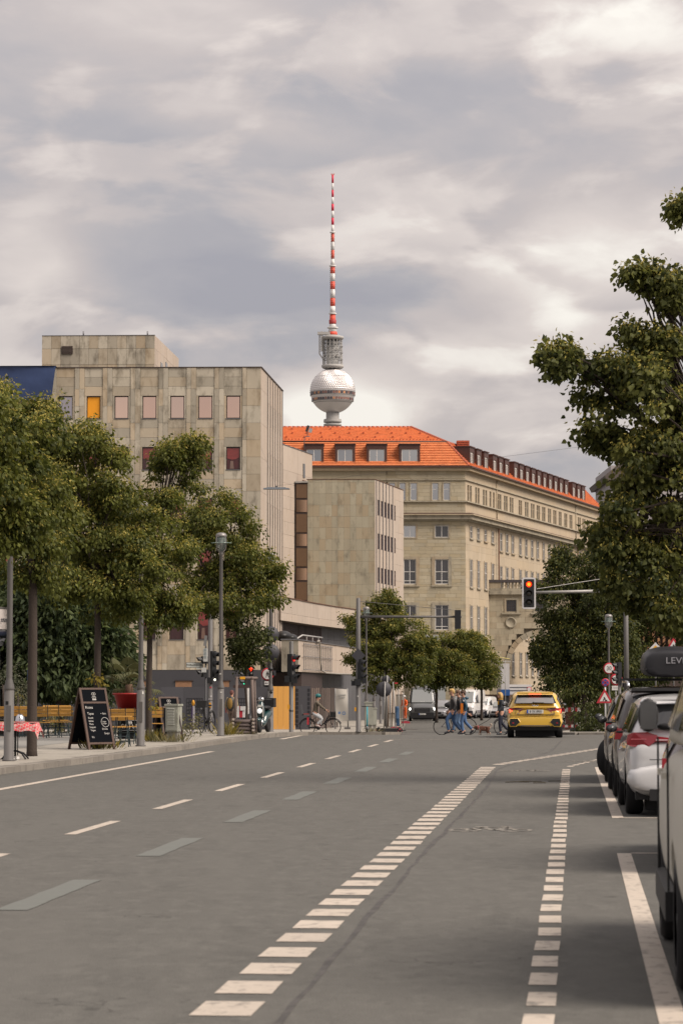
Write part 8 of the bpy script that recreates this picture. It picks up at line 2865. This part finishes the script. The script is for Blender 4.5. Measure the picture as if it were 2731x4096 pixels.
t_ = thing('site_container', 'pale blue white site container with a small window above the trees beyond the junction', 'container', on(1725, 247, 0))
zb_, zt = hz(2595, 247) - t_.location.z, hz(2540, 247) - t_.location.z
part('box', MB().span((-1.4, 0, 0), (1.3, 2.0, zt)), M('container_pale', (0.30, 0.32, 0.32), 0.6, var=.06), t_)
w0 = part('window', MB().span((-.3, -.06, zt - 1.0), (.25, -.0, zt - .42)), m_swhite, t_)
part('pane', MB().span((-.18, -.07, zt - .9), (.15, -.061, zt - .52)), m_dkgl, w0)
# ---------------------------------------------------------------- bicycles and the moped
def bicycle(name, label, loc, rz, col, kind='city', R_=.335, steer=0.0, group=None):
 """faces +x; origin on the ground midway between the wheels"""
 t = thing(name, label, 'bicycle', loc, rz, group)
 wb = .54
 q_t = MB()
 for s in (-1, 1):
  ring = []
  wl_ = MB()
  n = 30
  vs, fs = [], []
  m_ = 6
  for i in range(n):
   a = 2 * PI * i / n
   for j in range(m_):
    b = 2 * PI * j / m_
    rr_ = R_ - .016 + .018 * math.cos(b)
    vs.append((rr_ * math.cos(a), .016 * math.sin(b), rr_ * math.sin(a)))
  for i in range(n):
   for j in range(m_):
    fs.append((i * m_ + j, ((i + 1) % n) * m_ + j, ((i + 1) % n) * m_ + (j + 1) % m_, i * m_ + (j + 1) % m_))
  wl_.smooth = True
  wl_.add(vs, fs)
  wo = part('wheel', wl_, m_tyre, t, (s * wb, 0, R_))
  sp = MB()
  for k in range(14):
   a = 2 * PI * k / 14
   sp.tube([(.02 * math.cos(a + 1), .03 * (-1) ** k, .02 * math.sin(a + 1)), ((R_ - .03) * math.cos(a), 0, (R_ - .03) * math.sin(a))], .0022, 3, False)
  part('spokes', sp, m_chrome, wo, kind='stuff')
  part('hub', MB().lathe([(.025, -.05), (.025, .05)], 8, axis='Y'), m_rimdk, wo)
 bb = (-.08, 0, .29)
 seat = (-.24, 0, .82)
 hdt = (.36, 0, .86)
 f = MB()
 rr_ = .017
 if kind == 'city':
  f.tube([(.34, 0, .80), (.18, 0, .52), bb], rr_, 6).tube([(.35, 0, .74), (.14, 0, .45), (-.1, 0, .34)], rr_, 6)
 else:
  f.tube([(.36, 0, .80), (-.22, 0, .78)], rr_, 6).tube([(.37, 0, .72), bb], rr_ * 1.2, 6)
 f.tube([bb, seat], rr_, 6).tube([bb, (-wb, .04, R_)], .011, 5).tube([bb, (-wb, -.04, R_)], .011, 5).tube([(-.21, 0, .72), (-wb, .04, R_)], .010, 5).tube([(-.21, 0, .72), (-wb, -.04, R_)], .010, 5)
 f.tube([hdt, (.40, 0, .66)], .02, 6)
 part('frame', f, col, t)
 part('fork', MB().tube([(.40, .0, .66), (.44, .05, .56), (wb, .05, R_)], .012, 5).tube([(.40, 0, .66), (.44, -.05, .56), (wb, -.05, R_)], .012, 5), col, t)
 if kind == 'city':
  part('handlebar', MB().tube([hdt, (.35, 0, .98)], .014, 6).tube([(.14, -.27, 1.02), (.30, -.22, 1.03), (.36, 0, 1.0), (.30, .22, 1.03), (.14, .27, 1.02)], .012, 6), m_plastic, t)
  part('chain_guard', MB().box((-.28, -.05, .31), (.46, .015, .07), ry=-.05), m_plastic, t)
  for s in (-1, 1):
   g = MB()
   P = [((R_ + .03) * math.cos(PI * (.12 + .8 * i / 10)), 0, (R_ + .03) * math.sin(PI * (.12 + .8 * i / 10))) for i in range(11)]
   g.tube(P, .02, 4)
   part('mudguard', g, col, t, (s * wb, 0, R_))
 else:
  part('handlebar', MB().tube([hdt, (.46, 0, .90)], .014, 6).tube([(.40, -.20, .90), (.50, -.20, .90), (.55, -.2, .82), (.48, -.2, .76)], .013, 5).tube([(.40, .20, .90), (.50, .20, .90), (.55, .2, .82), (.48, .2, .76)], .013, 5).tube([(.44, -.20, .90), (.44, .20, .90)], .013, 5), m_plastic, t)
 part('saddle', MB().ball((-.26, 0, .87), (.14, .08, .035), 10, 6), m_plastic, t)
 part('crank', MB().lathe([(.09, -.06), (.09, -.05), (0, -.05)], 14, c=bb, axis='Y').tube([(bb[0] - .10, -.08, bb[2] - .12), (bb[0] + .10, .08, bb[2] + .12)], .012, 5).box((bb[0] - .10, -.12, bb[2] - .12), (.09, .08, .02)).box((bb[0] + .10, .12, bb[2] + .12), (.09, .08, .02)), m_rimdk, t)
 return t
# ================================================================ people and the dog
def skinned(name, joints, edges, mat, root_i=0, levels=2):
 """one continuous surface grown round connected joints (position, radius or (rx, ry))"""
 me = bpy.data.meshes.new(name)
 me.from_pydata([j[0] for j in joints], edges, [])
 o = bpy.data.objects.new('tmp', me)
 C.objects.link(o)
 o.modifiers.new('skin', 'SKIN')
 sv = me.skin_vertices[0].data if me.skin_vertices else None
 if sv is None:
  me.attributes  # the modifier adds the layer on evaluation only; add it through bmesh
  bm = bmesh.new()
  bm.from_mesh(me)
  bm.verts.layers.skin.verify()
  bm.to_mesh(me)
  bm.free()
  sv = me.skin_vertices[0].data
 for i, j in enumerate(joints):
  r = j[1]
  sv[i].radius = r if isinstance(r, tuple) else (r, r)
  sv[i].use_root = (i == root_i)
 s = o.modifiers.new('sub', 'SUBSURF')
 s.levels = s.render_levels = levels
 dg = bpy.context.evaluated_depsgraph_get()
 r = bpy.data.meshes.new_from_object(o.evaluated_get(dg))
 r.name = name
 bpy.data.objects.remove(o)
 r.materials.clear()
 r.materials.append(mat)
 for p in r.polygons:
  p.use_smooth = True
  p.material_index = 0
 return r
m_skin = M('skin', (0.42, 0.235, 0.165), 0.55, spec=0.3)
m_eye = M('eye_dark', (0.02, 0.015, 0.012), 0.3)
m_shoe = M('dark_shoe', (0.02, 0.022, 0.028), 0.6)
m_sole = M('pale_sole', (0.45, 0.44, 0.42), 0.6)
m_jean = M('blue_jeans', (0.050, 0.100, 0.205), 0.8, var=0.3, scale=9)
m_jean2 = M('pale_blue_jeans', (0.085, 0.145, 0.250), 0.8, var=0.3, scale=9)
def person(label, loc, rz, legs, arms, lean=0.0, H=1.78, top=None, pants=None, hair=None, hairlen=0, shoe=None, pelvis=None, head_turn=0.0, group=None, thick=1.0, long_coat=0.0, beltz=None, hands=True, skin=None):
 """faces +x. legs: two (knee, ankle) positions relative to the hip in x,z ; arms: two (elbow, wrist) relative to the shoulder in x,y,z; all scaled to 1.78 m"""
 t = thing('person', label, 'person', loc, rz, group)
 k = H / 1.78
 V = lambda x, y, z: Vector((x * k, y * k, z * k))
 pv = Vector(pelvis) if pelvis else Vector((0, 0, .95))
 ln = Vector((math.sin(lean), 0, math.cos(lean)))
 chest = pv + ln * .33
 neck = pv + ln * .53
 hd_ = pv + ln * .60 + Vector((.02, 0, 0))
 crown = hd_ + Vector((.015, 0, .17))
 sk = skin or m_skin
 J, Eg = [], []
 def j(p, r):
  J.append((tuple(Vector(p) * k), r * k if not isinstance(r, tuple) else (r[0] * k, r[1] * k)))
  return len(J) - 1
 ip = j(pv, (.135, .10)); iw = j(pv + ln * .16, (.13, .095)); ic = j(chest, (.16, .11)); in_ = j(neck, .055); ih0 = j(hd_ + Vector((0, 0, .02)), .07); ih = j(hd_ + Vector((.01, 0, .09)), (.08, .092)); ict = j(crown, .055)
 Eg += [(ip, iw), (iw, ic), (ic, in_), (in_, ih0), (ih0, ih), (ih, ict)]
 hips, knees, ankles, toes = [], [], [], []
 for s, (kn, an, toe) in zip((1, -1), legs):
  h_ = pv + Vector((0, s * .095, -.06))
  ih_ = j(h_, .09)
  kp = pv + Vector((kn[0], s * .095, kn[1]))
  ap = pv + Vector((an[0], s * .09, an[1]))
  tp = ap + Vector((toe[0], s * .015, toe[1]))
  i1, i2, i3 = j(kp, .062), j(ap, .045), j(tp, .032)
  Eg += [(ip, ih_), (ih_, i1), (i1, i2), (i2, i3)]
  hips.append(h_); knees.append(kp); ankles.append(ap); toes.append(tp)
 shs, els, wrs = [], [], []
 for s, (el, wr) in zip((1, -1), arms):
  sp = neck + Vector((-.01, s * .175, -.075))
  ep = sp + Vector((el[0], s * (.03 + el[1]), el[2]))
  wp_ = sp + Vector((wr[0], s * (.03 + wr[1]), wr[2]))
  i0, i1, i2 = j(sp, .055), j(ep, .043), j(wp_, .030)
  hp = wp_ + (wp_ - ep).normalized() * .085
  i3 = j(hp, (.034, .018))
  Eg += [(ic, i0), (i0, i1), (i1, i2), (i2, i3)]
  shs.append(sp); els.append(ep); wrs.append((wp_, hp))
 link('body', skinned('body', J, Eg, sk), t)
 def grow(name, js, eg, mat, root=0):
  link(name, skinned(name, [(tuple(Vector(p) * k), (r * k if not isinstance(r, tuple) else (r[0] * k, r[1] * k))) for p, r in js], eg, mat, root), t)
 th = thick
 if top:
  hem = pv + Vector((-.0, 0, -.10 - long_coat))
  js = [(hem, (.175 * th, .135 * th)), (pv + ln * .12, (.165 * th, .13 * th)), (chest, (.19 * th, .145 * th)), (neck + ln * -.02, (.09, .085)), (neck + ln * .03, (.068, .07))]
  eg = [(0, 1), (1, 2), (2, 3), (3, 4)]
  for sp, ep, (wp_, hp) in zip(shs, els, wrs):
   n0 = len(js)
   js += [(sp, .075 * th), (ep, .058 * th), (wp_ * .97 + ep * .03, .046 * th)]
   eg += [(2, n0), (n0, n0 + 1), (n0 + 1, n0 + 2)]
  grow('jacket', js, eg, top)
 if pants:
  js = [(pv + Vector((0, 0, .04)), (.150, .118)), (pv + Vector((0, 0, -.05)), (.150, .115))]
  eg = [(0, 1)]
  for h_, kp, ap in zip(hips, knees, ankles):
   n0 = len(js)
   js += [(h_ + Vector((0, 0, -.03)), .098), (h_.lerp(kp, .5), .088), (kp, .072), (kp.lerp(ap, .5), .066), (ap + (kp - ap).normalized() * .03, .056)]
   eg += [(1, n0), (n0, n0 + 1), (n0 + 1, n0 + 2), (n0 + 2, n0 + 3), (n0 + 3, n0 + 4)]
  grow('trousers', js, eg, pants)
 for ap, tp in zip(ankles, toes):
  d = (tp - ap)
  grow('shoe', [(ap + Vector((-.05, 0, -.02)) if abs(d.z) < .08 else ap - d * .3, .045), (ap + d * .3 + Vector((0, 0, -.005)), .052), (tp, .042), (tp + d.normalized() * .06, .034)], [(0, 1), (1, 2), (2, 3)], shoe or m_shoe)
 fc_ = MB()
 c = (hd_ + Vector((.01, 0, .09))) * k
 Rm = Matrix.Rotation(head_turn, 3, 'Z')
 def hp_(x, y, z): return c + Rm @ Vector((x, y, z)) * k
 nose = MB().ball(hp_(.098, 0, -.005), (.018 * k, .014 * k, .024 * k), 8, 5).ball(hp_(.0, .083, -.005), (.018 * k, .01 * k, .028 * k), 6, 4).ball(hp_(.0, -.083, -.005), (.018 * k, .01 * k, .028 * k), 6, 4).ball(hp_(.06, 0, -.07), (.04 * k, .045 * k, .035 * k), 8, 5)
 part('nose_and_ears', nose, sk, t)
 part('eyes', MB().ball(hp_(.080, .034, .022), .011 * k, 6, 4).ball(hp_(.080, -.034, .022), .011 * k, 6, 4), m_eye, t)
 part('mouth', MB().ball(hp_(.092, 0, -.052), (.008 * k, .024 * k, .007 * k), 6, 4), M('lips', (0.28, 0.10, 0.085), 0.5), t)
 if hair:
  q = MB()
  q.ball(hp_(-.015, 0, .045), (.098 * k, .090 * k, .085 * k), 14, 8)
  q.ball(hp_(-.055, 0, .005), (.062 * k, .080 * k, .085 * k), 12, 7)
  q.ball(hp_(.05, 0, .085), (.045 * k, .065 * k, .032 * k), 10, 6)
  if hairlen:
   q.ball(hp_(-.06, 0, -.05), (.075 * k, .105 * k, (.10 + hairlen) * k), 12, 7)
   q.ball(hp_(-.02, .075, -.04), (.05 * k, .035 * k, .10 * k), 8, 6).ball(hp_(-.02, -.075, -.04), (.05 * k, .035 * k, .10 * k), 8, 6)
  rgh = random.Random(int(loc[1] * 10))
  q.v = [(x + rgh.uniform(-.006, .006), y + rgh.uniform(-.006, .006), z + rgh.uniform(-.006, .008)) for x, y, z in q.v]
  part('hair', q, hair, t)
 if hands:
  for s, ep, (wp_, hpos) in zip((1, -1), els, wrs):
   d = (hpos - wp_).normalized()
   sd = d.cross(Vector((0, 1, 0)))
   sd = sd.normalized() if sd.length > .1 else Vector((1, 0, 0))
   dn = Vector((0, -s, 0))
   for i, (o_, L) in enumerate(((-.024, .062), (-.008, .074), (.008, .068), (.024, .052))):
    b0_ = hpos + sd * o_ + d * .01
    q = MB().tube([b0_ * k, (b0_ + d * L * .5 + dn * .008) * k, (b0_ + d * L * .8 + dn * .03) * k], [.0095 * k, .009 * k, .007 * k], 6)
    part('finger', q, sk, t)
   b0_ = hpos - d * .04 + sd * .03
   part('thumb', MB().tube([b0_ * k, (b0_ + sd * .025 + d * .03) * k, (b0_ + sd * .022 + d * .06 + dn * .012) * k], [.012 * k, .0105 * k, .008 * k], 6), sk, t)
 t['k'] = k
 return t, dict(pv=pv * k, chest=chest * k, neck=neck * k, wr=[(a * k, b * k) for a, b in wrs], head=c, k=k, ank=[a * k for a in ankles])
W1_ = (((.24, -.36), (.16, -.80), (.13, -.05)), ((-.02, -.42), (-.32, -.78), (.10, -.09)))    # mid stride
W2_ = (((.16, -.38), (.26, -.80), (.14, .03)), ((.05, -.42), (-.22, -.80), (.11, -.08)))
W3_ = (((.10, -.40), (.05, -.84), (.14, -.04)), ((-.05, -.42), (-.35, -.74), (.08, -.10)))
def feet(t, info, Y):
 pass
m_hblond = M('blond_hair', (0.42, 0.27, 0.10), 0.7)
m_hbrown = M('brown_hair', (0.085, 0.045, 0.026), 0.7)
m_hdark = M('dark_brown_hair', (0.055, 0.030, 0.020), 0.7)
m_jk1 = M('dark_grey_jacket', (0.040, 0.036, 0.036), 0.55, var=0.25, scale=8)
m_jk2 = M('black_jacket', (0.018, 0.017, 0.018), 0.6)
m_jk3 = M('petrol_jacket', (0.018, 0.055, 0.085), 0.55, var=0.2, scale=6)
YP = 105.0
def ground_for(px, Y, fz):
 p = on(px, Y)
 return Vector((p.x, p.y, p.z + fz))
t, i1_ = person('blond pedestrian in a dark grey jacket and blue jeans, leading the three walkers', on(1811, YP), PI, W1_, (((-.10, .02, -.27), (-.02, .02, -.48)), ((.02, .02, -.29), (.14, .02, -.45))), .03, 1.85, m_jk1, m_jean, m_hblond)
t, i2_ = person('pedestrian in a black jacket, half hidden between the two other walkers', on(1836, YP + .7), PI, W2_, (((-.06, .02, -.28), (-.10, .02, -.50)), ((-.03, .02, -.29), (.05, .02, -.50))), .03, 1.80, m_jk2, m_jean2, m_hbrown)
t, i3_ = person('pedestrian in a petrol blue jacket with orange sides, last of the three walkers', on(1855, YP - .2), PI, W3_, (((-.10, .03, -.27), (-.02, .03, -.47)), ((-.08, .03, -.28), (.02, .03, -.48))), .02, 1.78, m_jk3, m_jean, m_hdark)
q = MB()
k = i3_['k']
vs = []
for jz in range(7):
 for a in range(5):
  an = .35 + .95 * a / 4
  f = jz / 6
  r1, r2 = (.205, .158) if jz < 6 else (.2, .15)
  vs.append((r1 * .78 * math.cos(an) * k - .0, (.168 + .045 * math.sin(an)) * k * 1.02, (.86 + .40 * f) * k))
q.smooth = True
q.add(vs, [(jz * 5 + a, jz * 5 + a + 1, (jz + 1) * 5 + a + 1, (jz + 1) * 5 + a) for jz in range(6) for a in range(4)])
part('orange_panel', q, M('orange_cloth', (0.62, 0.17, 0.012), 0.6, var=0.15, scale=12), t)
part('hood', MB().ball((-.10 * k, 0, 1.46 * k), (.09 * k, .12 * k, .06 * k), 10, 6), m_jk3, t)
part('shoulder_badge', MB().box((.02, .245 * k, 1.36 * k), (.05, .01, .05)), m_swhite, t)
part('white_sole', MB().box(tuple(i3_['ank'][0] + Vector((.07, 0, -.085))), (.25, .09, .025)), m_sole, t)
bl = on(1819, 108.5)
bk = bicycle('racing_bicycle', 'dark racing bicycle ridden to the right behind the three walkers', bl, 0.0, M('bike_dark', (0.02, 0.02, 0.022), 0.4), 'race', .345)
m_beige = M('beige_cloth', (0.26, 0.19, 0.145), 0.8, var=0.2, scale=8)
t, ic_ = person('crouching cyclist in a black jacket and beige shorts behind the three walkers', bl, 0.0, (((.36, -.16), (.20, -.56), (.12, -.03)), ((.26, -.36), (.10, -.72), (.12, -.04))), (((.16, .02, -.26), (.36, .03, -.36)), ((.16, .02, -.26), (.36, .03, -.36))), .95, 1.78, m_jk2, m_beige, m_hdark, pelvis=(-.24, 0, .98))
part('shoulder_bag', MB().ball((-.18, .02, 1.22), (.26, .2, .13), 12, 7), m_jk2, t)
bl = on(1281, 113.0)
bk = bicycle('city_bicycle', 'black city bicycle with a child seat and front basket ridden by the helmeted woman', bl, 0.0, M('bike_black', (0.012, 0.012, 0.016), 0.4), 'city', .335)
bk_k = MB().span((.40, -.15, .74), (.66, .15, .76))
for z in (.80, .86, .92, .97):
 bk_k.tube([(.40, -.15, z), (.66, -.15, z), (.66, .15, z), (.40, .15, z), (.40, -.15, z)], .008, 4)
bk_k.box((.53, 0, .855), (.25, .29, .20))
part('basket', bk_k, m_plastic, bk)
cs_ = part('child_seat', MB().box((-.62, 0, .82), (.30, .30, .08)).box((-.78, 0, 1.04), (.08, .30, .46), ry=-.18), M('child_seat_grey', (0.075, 0.075, 0.08), 0.6), bk)
part('seat_cushion', MB().box((-.60, 0, .875), (.24, .24, .035)), M('seat_red', (0.28, 0.03, 0.02), 0.7), cs_)
part('footrest', MB().box((-.52, .16, .58), (.08, .05, .3)).box((-.52, -.16, .58), (.08, .05, .3)), m_sred, cs_)
m_coat = M('tweed_coat', (0.115, 0.095, 0.070), 0.85, var=0.25, scale=25)
t, iw_ = person('woman with a teal helmet and brown tweed coat riding the city bicycle', bl, 0.0, (((.30, -.22), (.24, -.62), (.13, -.03)), ((.34, -.30), (.08, -.56), (.12, -.06))), (((.20, .02, -.20), (.40, .02, -.34)), ((.20, .02, -.20), (.40, .02, -.34))), .22, 1.70, m_coat, M('pale_trousers', (0.42, 0.43, 0.44), 0.8, var=.1, scale=8), m_hdark, pelvis=(-.25, 0, .99), shoe=M('pale_shoe', (0.4, 0.33, 0.31), 0.6), long_coat=.03)
part('helmet', MB().ball(tuple(iw_['head'] + Vector((-.01, 0, .05))), (.125, .105, .10), 14, 8).box(tuple(iw_['head'] + Vector((.11, 0, .05))), (.06, .12, .012)), M('teal_helmet', (0.02, 0.13, 0.13), 0.35), t)
part('glasses', MB().box(tuple(iw_['head'] + Vector((.088, 0, .02))), (.012, .13, .03)), m_plastic, t)
part('red_sock', MB().lathe([(.05, -.04), (.05, .05)], 10, c=tuple(iw_['ank'][0] + Vector((0, 0, .06)))), m_sred, t)
bl = on(2003, 103.0)
t, ig_ = person('fair haired woman in a dark coat with a yellow scarf walking the dog', bl, PI + .3, W3_, (((.05, .02, -.27), (.20, .0, -.42)), ((-.02, .02, -.28), (.06, .02, -.48))), .03, 1.68, M('dark_navy_coat', (0.016, 0.020, 0.026), 0.6), M('navy_trousers', (0.014, 0.016, 0.03), 0.8), m_hblond, hairlen=.06)
part('scarf', MB().lathe([(.08, -.04), (.095, -.01), (.09, .03), (.07, .05)], 12, c=tuple(ig_['neck'] + Vector((.0, 0, -.01)))).box(tuple(ig_['neck'] + Vector((.12, .05, -.14))), (.03, .07, .14)), M('yellow_scarf', (0.36, 0.19, 0.02), 0.8), t)
gw = Matrix.Rotation(PI + .3, 3, 'Z') @ ig_['wr'][0][1] + bl
bl2 = on(2090, 106)
bk = bicycle('pushed_bicycle', 'bicycle mostly hidden behind the yellow car with its front wheel showing at the left', bl2 + Vector((-.28, .0, 0)), PI, M('bike_grey', (0.05, 0.05, 0.055), 0.4), 'city', .335)
t, _ = person('pedestrian behind the yellow car, only dark shoes showing under it', on(2150, 107.5), 0.0, W2_, (((-.06, .02, -.28), (-.02, .02, -.5)), ((.03, .02, -.29), (.1, .02, -.5))), .02, 1.42, m_jk2, m_jk2, m_hbrown)
t, _ = person('second pedestrian behind the yellow car, shoes showing under its right side', on(2205, 108.2), PI, W3_, (((-.06, .02, -.28), (-.02, .02, -.5)), ((.03, .02, -.29), (.1, .02, -.5))), .02, 1.42, m_jk1, m_jk2, m_hdark)
bl = on(926, 118.0, KH)
m_khaki = M('khaki_jacket', (0.21, 0.165, 0.10), 0.8, var=0.2, scale=6)
t, ib_ = person('man with an ochre backpack walking away behind the third lamp post', bl, PI / 2 - .25, W2_, (((-.02, .05, -.27), (.08, .03, -.50)), ((-.10, .06, -.26), (.0, .10, -.44))), .05, 1.84, m_khaki, M('brown_trousers', (0.125, 0.09, 0.075), 0.85, var=0.2, scale=6), M('auburn_hair', (0.10, 0.035, 0.028), 0.7), thick=1.08)
k = ib_['k']
part('backpack', MB().ball((-.20 * k, 0, 1.20 * k), (.11 * k, .13 * k, .25 * k), 14, 9), M('ochre_backpack', (0.17, 0.10, 0.02), 0.8, var=0.3, scale=8), t)
part('backpack_edge', MB().ball((-.155 * k, 0, 1.19 * k), (.115 * k, .185 * k, .32 * k), 14, 9), m_black, t)
part('red_strap', MB().box((.02, .26 * k, .95 * k), (.04, .02, .3)), m_sred, t)
bl = on(1618, 190, KH)
t, io_ = person('road worker in bright orange clothes standing left of the dark grey van', bl, -PI / 2 - .6, (((.03, -.42), (.0, -.84), (.12, -.03)), ((.0, -.42), (-.03, -.84), (.12, -.03))), (((.06, .03, -.26), (.2, .0, -.36)), ((.02, .03, -.28), (.1, .03, -.46))), .05, 1.80, M('worker_orange', (0.75, 0.12, 0.02), 0.6), M('worker_orange', (0.75, 0.12, 0.02), 0.6), m_hdark)
part('helmet', MB().ball(tuple(io_['head'] + Vector((0, 0, .06))), (.13, .12, .09), 12, 7), m_swhite, t)
# ---- dog
bl = on(1934, 103.5)
t = thing('dog', 'small shaggy brown and white dog on a lead beside the walkers', 'dog', bl, PI)
m_dogb = M('dog_brown', (0.125, 0.055, 0.035), 0.9, var=0.4, scale=14)
m_dogw = M('dog_white', (0.36, 0.29, 0.24), 0.9, var=0.2, scale=14)
js = [((-.17, 0, .27), .095), ((0, 0, .265), .09), ((.15, 0, .28), .105), ((.24, 0, .32), .075), ((.30, 0, .335), .075), ((.38, 0, .315), .045), ((.42, 0, .305), .032)]
eg = [(0, 1), (1, 2), (2, 3), (3, 4), (4, 5), (5, 6)]
for s in (-1, 1):
 n0 = len(js)
 js += [((.15, s * .07, .20), .05), ((.16, s * .07, .11), .036), ((.15 + .05 * s, s * .07, .03), .032), ((.19 + .05 * s, s * .07, .022), .026)]
 eg += [(2, n0), (n0, n0 + 1), (n0 + 1, n0 + 2), (n0 + 2, n0 + 3)]
 n0 = len(js)
 js += [((-.15, s * .07, .20), .055), ((-.13, s * .07, .14), .042), ((-.21 + .05 * s, s * .07, .09), .030), ((-.18 + .05 * s, s * .07, .025), .028), ((-.14 + .05 * s, s * .07, .02), .024)]
 eg += [(0, n0), (n0, n0 + 1), (n0 + 1, n0 + 2), (n0 + 2, n0 + 3), (n0 + 3, n0 + 4)]
n0 = len(js)
js += [((-.26, 0, .33), .032), ((-.30, 0, .41), .04), ((-.25, 0, .47), .035)]
eg += [(0, n0), (n0, n0 + 1), (n0 + 1, n0 + 2)]
me = skinned('body', js, eg, m_dogb, 1)
me.materials.append(m_dogw)
for p in me.polygons:
 c = p.center
 if (.17 < c.x < .28) or c.x < -.235 or c.z < .10 or c.x > .385:
  p.material_index = 1
link('body', me, t)
fur = foliage([((0, 0, .27), (.24, .10, .10)), ((.18, 0, .29), (.12, .11, .11)), ((.30, 0, .34), (.07, .07, .07))], 91, dens=420, per=10, sig=.02, size=.07, W=.22, mats=(leafmat('fur_brown', (0.06, 0.025, 0.015), (0.20, 0.09, 0.055), .1, .9), leafmat('fur_white', (0.25, 0.2, 0.16), (0.42, 0.36, 0.3), .1, .9)), bract=.08, droop=.8, shell=.9, name='fur')[0]
link('fur', fur, t, kind='stuff')
for s in (-1, 1):
 part('ear', MB().ball((.27, s * .075, .32), (.035, .018, .075), 8, 6), m_dogb, t)
part('nose', MB().ball((.445, 0, .315), .016, 6, 4), m_eye, t)
part('collar', MB().lathe([(.085, -.015), (.085, .015)], 12, c=(.215, 0, .31), axis='X'), m_sred, t)
lead_a = bl + Vector((-.215, 0, .38))
o = part('lead', MB().tube([lead_a, lead_a.lerp(gw, .5) - Vector((0, 0, .05)), gw], .012, 5), m_black, None)
tag(o, 'taut dark lead from the small dog up to the woman by the yellow car', 'lead')
# ---- parked bicycle at the left corner and the green moped
bk = bicycle('parked_bicycle', 'dark bicycle parked against the street name post, seen end on', on(828, 86.5, KH), -PI / 2 - .25, M('bike_matt', (0.012, 0.012, 0.014), 0.5), 'city', .335)
part('front_basket', MB().box((.52, 0, .92), (.24, .32, .22)), M('basket_mesh', (0.025, 0.025, 0.025), 0.6), bk)
part('bike_light', MB().ball((.60, 0, .78), .035, 8, 5), m_headoff, bk)
l = on(1055, 86.6, KH)
mp_ = thing('moped', 'dark green retro moped with a round headlamp parked beside the log planter', 'moped', l, -PI / 2 - .2)
m_mg = paint('moped_green', (0.008, 0.035, 0.038))
for x in (-.58, .62):
 w_ = part('wheel', MB().lathe([(.12, -.05), (.21, -.055), (.235, -.03), (.235, .03), (.21, .055), (.12, .05)], 22, c=(0, 0, 0), axis='Y'), m_tyre, mp_, (x, 0, .235))
 part('rim', MB().lathe([(.13, -.045), (.0, -.03)], 14, axis='Y').lathe([(.13, .045), (0, .03)], 14, axis='Y'), m_rim, w_)
js = [((.40, 0, .42), (.13, .12)), ((.45, 0, .68), (.16, .14)), ((.42, 0, .92), (.11, .10)), ((.38, 0, 1.02), .06)]
link('front_shield', skinned('front_shield', js, [(0, 1), (1, 2), (2, 3)], m_mg), mp_)
js = [((-.72, 0, .62), .13), ((-.4, 0, .60), (.20, .17)), ((-.1, 0, .50), .15), ((.1, 0, .28), .11), ((.35, 0, .30), .10)]
link('rear_body', skinned('rear_body', js, [(0, 1), (1, 2), (2, 3), (3, 4)], m_mg), mp_)
part('saddle', MB().ball((-.36, 0, .80), (.38, .16, .07), 14, 7), m_plastic, mp_)
part('headlamp', MB().lathe([(.075, .0), (.085, .02), (.06, .05), (0, .06)], 16, c=(.58, 0, .70), axis='X'), M('moped_lamp', (0.6, 0.6, 0.58), 0.15, emit=.25, emitcol=(1, 1, 1)), mp_)
part('shield_badge', MB().box((.57, 0, .86), (.02, .12, .08)), m_sticker, mp_)
part('pale_stripe', MB().box((.545, .10, .68), (.06, .025, .34)).box((.545, -.10, .68), (.06, .025, .34)), M('pale_stripe', (0.36, 0.35, 0.33), 0.4), mp_)
part('handlebar', MB().tube([(.26, -.32, 1.06), (.36, -.16, 1.07), (.39, 0, 1.04), (.36, .16, 1.07), (.26, .32, 1.06)], .02, 6), m_plastic, mp_)
part('front_mudguard', MB().ball((.62, 0, .40), (.24, .09, .10), 12, 6), m_mg, mp_)
part('handlebar_cowl', MB().ball((.40, 0, 1.07), (.07, .11, .08), 10, 6), m_chrome, mp_)
for s in (-1, 1):
 mm = part('mirror', MB().ball((.26, s * .30, 1.30), (.015, .06, .05), 10, 6).tube([(.30, s * .22, 1.07), (.27, s * .29, 1.27)], .008, 4), m_plastic, mp_)
part('top_case', MB().box((-.80, 0, .96), (.34, .38, .30)), m_plastic, mp_)
part('stand', MB().tube([(0, .12, .25), (.05, .2, .02)], .014, 5), m_plastic, mp_)
part('fork', MB().tube([(.45, .07, .5), (.62, .07, .235)], .025, 6).tube([(.45, -.07, .5), (.62, -.07, .235)], .025, 6), m_chrome, mp_)
rt = random.Random(5)
m_twig = M('dry_twig', (0.055, 0.045, 0.03), 0.9)
for i, (l_, s_) in enumerate(((-1.0, 44.5), (-.8, 44.8), (-.55, 44.2), (-.3, 45.0), (.9, 40.5), (.95, 41.2))):
 p = st(l_, s_, .012)
 q = MB()
 for kx in range(3):
  a = rt.uniform(-.4, .4)
  q.tube([(-.18 * rt.random(), -.02 * kx, 0), (0, .03 * kx, .004), (.25 * rt.random(), .05 * rt.random(), 0)], .006, 4)
 o = part('twig', q, m_twig, None, p, rt.uniform(-.4, .4), kind='stuff')
